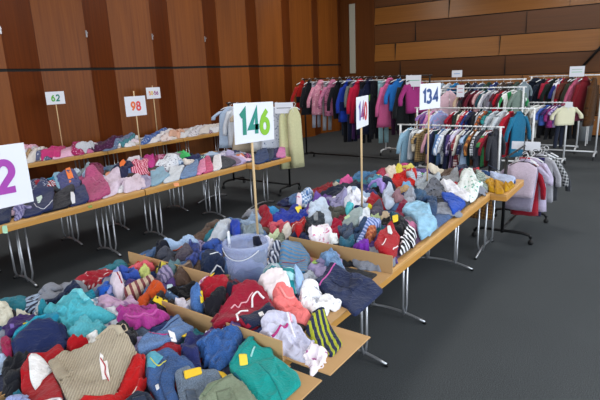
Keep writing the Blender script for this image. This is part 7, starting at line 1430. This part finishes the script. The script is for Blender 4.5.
# grey bin and the white shelf frame by the back wall
_t = empty('waste_bin', (-1.42, 14.7, 0)); tag(_t, 'grey round waste bin on the floor by the back wall', 'bin')
m = MB(); m.lathe([(.0001, 0), (.16, 0), (.165, .01), (.19, .52), (.18, .52), (.155, .02), (.0001, .02)]); m.build('bucket', flat('grey_plastic', '#5e656b', .5), _t)
m = MB(); m.lathe([(.188, .50), (.205, .505), (.205, .54), (.178, .54), (.178, .505), (.188, .50)]); m.build('rim', flat('grey_plastic2', '#747b82', .5), _t)
_t = empty('metal_shelf', (-1.62, 13.9, 0)); tag(_t, 'white metal shelf frame with two shelves by the back wall', 'shelf')
for sx in (-.34, .34):
    for sy in (-.17, .17):
        m = MB(); m.box((sx - .012, sy - .012, 0), (sx + .012, sy + .012, 1.0), .003); m.build('upright', M_WHITEM, _t)
for z in (.66, .9):
    m = MB(); m.box((-.36, -.19, z), (.36, .19, z + .03), .004); m.build('shelf_board', M_WHITEM, _t)
# dark slanting strut and brown coat at the right border
m = MB(); m.tube([(-1.9, 15.25, 1.55), (-1.2, 15.25, 2.45), (-.75, 15.25, 3.02)], .035, 8); _t = m.build('hand_rail', M_BLACKM); tag(_t, 'dark slanting hand rail in front of the back wall boards', 'rail')
m = MB(); m.box((-.8, 15.2, 2.9), (-.7, 15.36, 3.1), .01); m.build('bracket', M_BLACKM, _t)
m = MB(); m.box((-1.95, 15.2, 1.48), (-1.85, 15.36, 1.62), .01); m.build('bracket', M_BLACKM, _t)


hang('skirt', 'brown and mustard checked skirt hanging behind the tray of mustard tops', 'skirt', 'garments on the low rail behind the tray', 'skirt', 'plaid:#5a3826:#a07434', (-1.62, 5.79, .80), .05, .50, .46, .06, 91, ())


# ------------------------------------------------------------------ the heaps
HEAPS = {'C': Heap(-3.2, -.6, -.2, 6.1, .741), 'L': Heap(-6.6, -4.2, .8, 6.4, .741), 'B': Heap(-9.0, -7.7, 2.5, 11, .741)}
# the tub and cartons stand in the heap
hc = HEAPS['C']
GROUPS = {'C': 'clothes heaped on the middle tables', 'L': 'clothes on the long tables by the wall', 'B': 'clothes on the table against the panelled wall'}
def name_of(n): return 'shirt' if n.endswith('top') else n.replace(' ', '_').replace('-', '_')
def ints(s): return [int(v) / 1000.0 for v in s.split()]
def pairs(v): return list(zip(v[::2], v[1::2]))
for row in CLOTHES:
    z, noun, label, mat, T, mode, geo, seed, *ex = row
    g = ints(geo)
    if mode == 'c':
        r0 = random.Random(seed); cx, cy, _, ra, rb, an = g; an *= 10; poly = []
        for k in range(12):
            q = r0.uniform(.85, 1.12); u = ra * q * math.cos(k * math.pi / 6); v = rb * q * math.sin(k * math.pi / 6)
            poly.append((cx + u * math.cos(an) - v * math.sin(an), cy + u * math.sin(an) + v * math.cos(an)))
        lim = {'C': (-2.84, -1.25), 'L': (-6.25, -4.5 if cy > 5.3 else -4.7), 'B': (-8.74, -8.05)}[z]
        poly = [(min(max(a, lim[0]), lim[1]), b) for a, b in poly]
        mode = 'crumple'
    else:
        poly = [(g[0] + a, g[1] + b) for a, b in pairs(g[2:])]
    cd = math.dist((sum(q[0] for q in poly) / len(poly), sum(q[1] for q in poly) / len(poly), .85), CAM['C'])
    exs = [(*e[:-1], pairs(ints(e[-1]))) for e in (ex[0] if ex else ())]
    garment(HEAPS[z], name_of(noun), label, noun, mat, T / 100.0, mode, poly, GROUPS[z], seed, cd, exs)

# ------------------------------------------------------------------ light
world = bpy.data.worlds.new('World'); scene.world = world; world.use_nodes = True
wn = world.node_tree
sky = wn.nodes.new('ShaderNodeTexSky')
try: sky.sky_type = 'NISHITA'; sky.sun_disc = False; sky.sun_elevation = math.radians(40); sky.sun_rotation = math.radians(200)
except Exception: pass
wn.links.new(sky.outputs[0], wn.nodes['Background'].inputs[0]); wn.nodes['Background'].inputs[1].default_value = .12
def area(name, loc, rot, sx, sy, power, col):
    l = bpy.data.lights.new(name, 'AREA'); l.shape = 'RECTANGLE'; l.size = sx; l.size_y = sy; l.energy = power; l.color = col
    o = bpy.data.objects.new(name, l); COL.objects.link(o); o.location = loc; o.rotation_euler = rot
    return o
for (u, v) in WINS:
    area('window_daylight', (RX1 - .02, (u + v) / 2, 2.6), (0, math.radians(90), 0), 3.1, v - u, LIGHT['side'], (.86, .93, 1.0))
for (u, v) in WF:
    area('window_daylight', ((u + v) / 2, RY0 + .02, 2.6), (math.radians(90), 0, 0), v - u, 3.1, LIGHT['front'], (.88, .94, 1.0))
for (x, y) in ((-6.6, 3), (-6.6, 7.5), (-6.6, 12), (-2.2, 3), (-2.2, 7.5), (-2.2, 12.3), (2, 3), (2, 9)):
    area('ceiling_lamp', (x, y, RZ - .05), (0, 0, 0), 1.0, 1.0, LIGHT['ceil'], (1.0, .95, .88))

# ------------------------------------------------------------------ camera
cam = bpy.data.cameras.new('camera'); co = bpy.data.objects.new('camera', cam); COL.objects.link(co)
cam.sensor_width = 36; cam.sensor_fit = 'HORIZONTAL'; cam.lens = CAM['f'] / 600 * 36; cam.clip_start = .05; cam.clip_end = 100
R = CAM['R']
co.matrix_world = Matrix([[R[0][i], R[1][i], R[2][i], CAM['C'][i]] for i in range(3)] + [[0, 0, 0, 1]])
scene.camera = co
scene.view_settings.view_transform = 'Standard'; scene.view_settings.look = 'None'; scene.view_settings.gamma = 1
scene.view_settings.use_curve_mapping = False
scene.view_settings.exposure = LIGHT['exp']
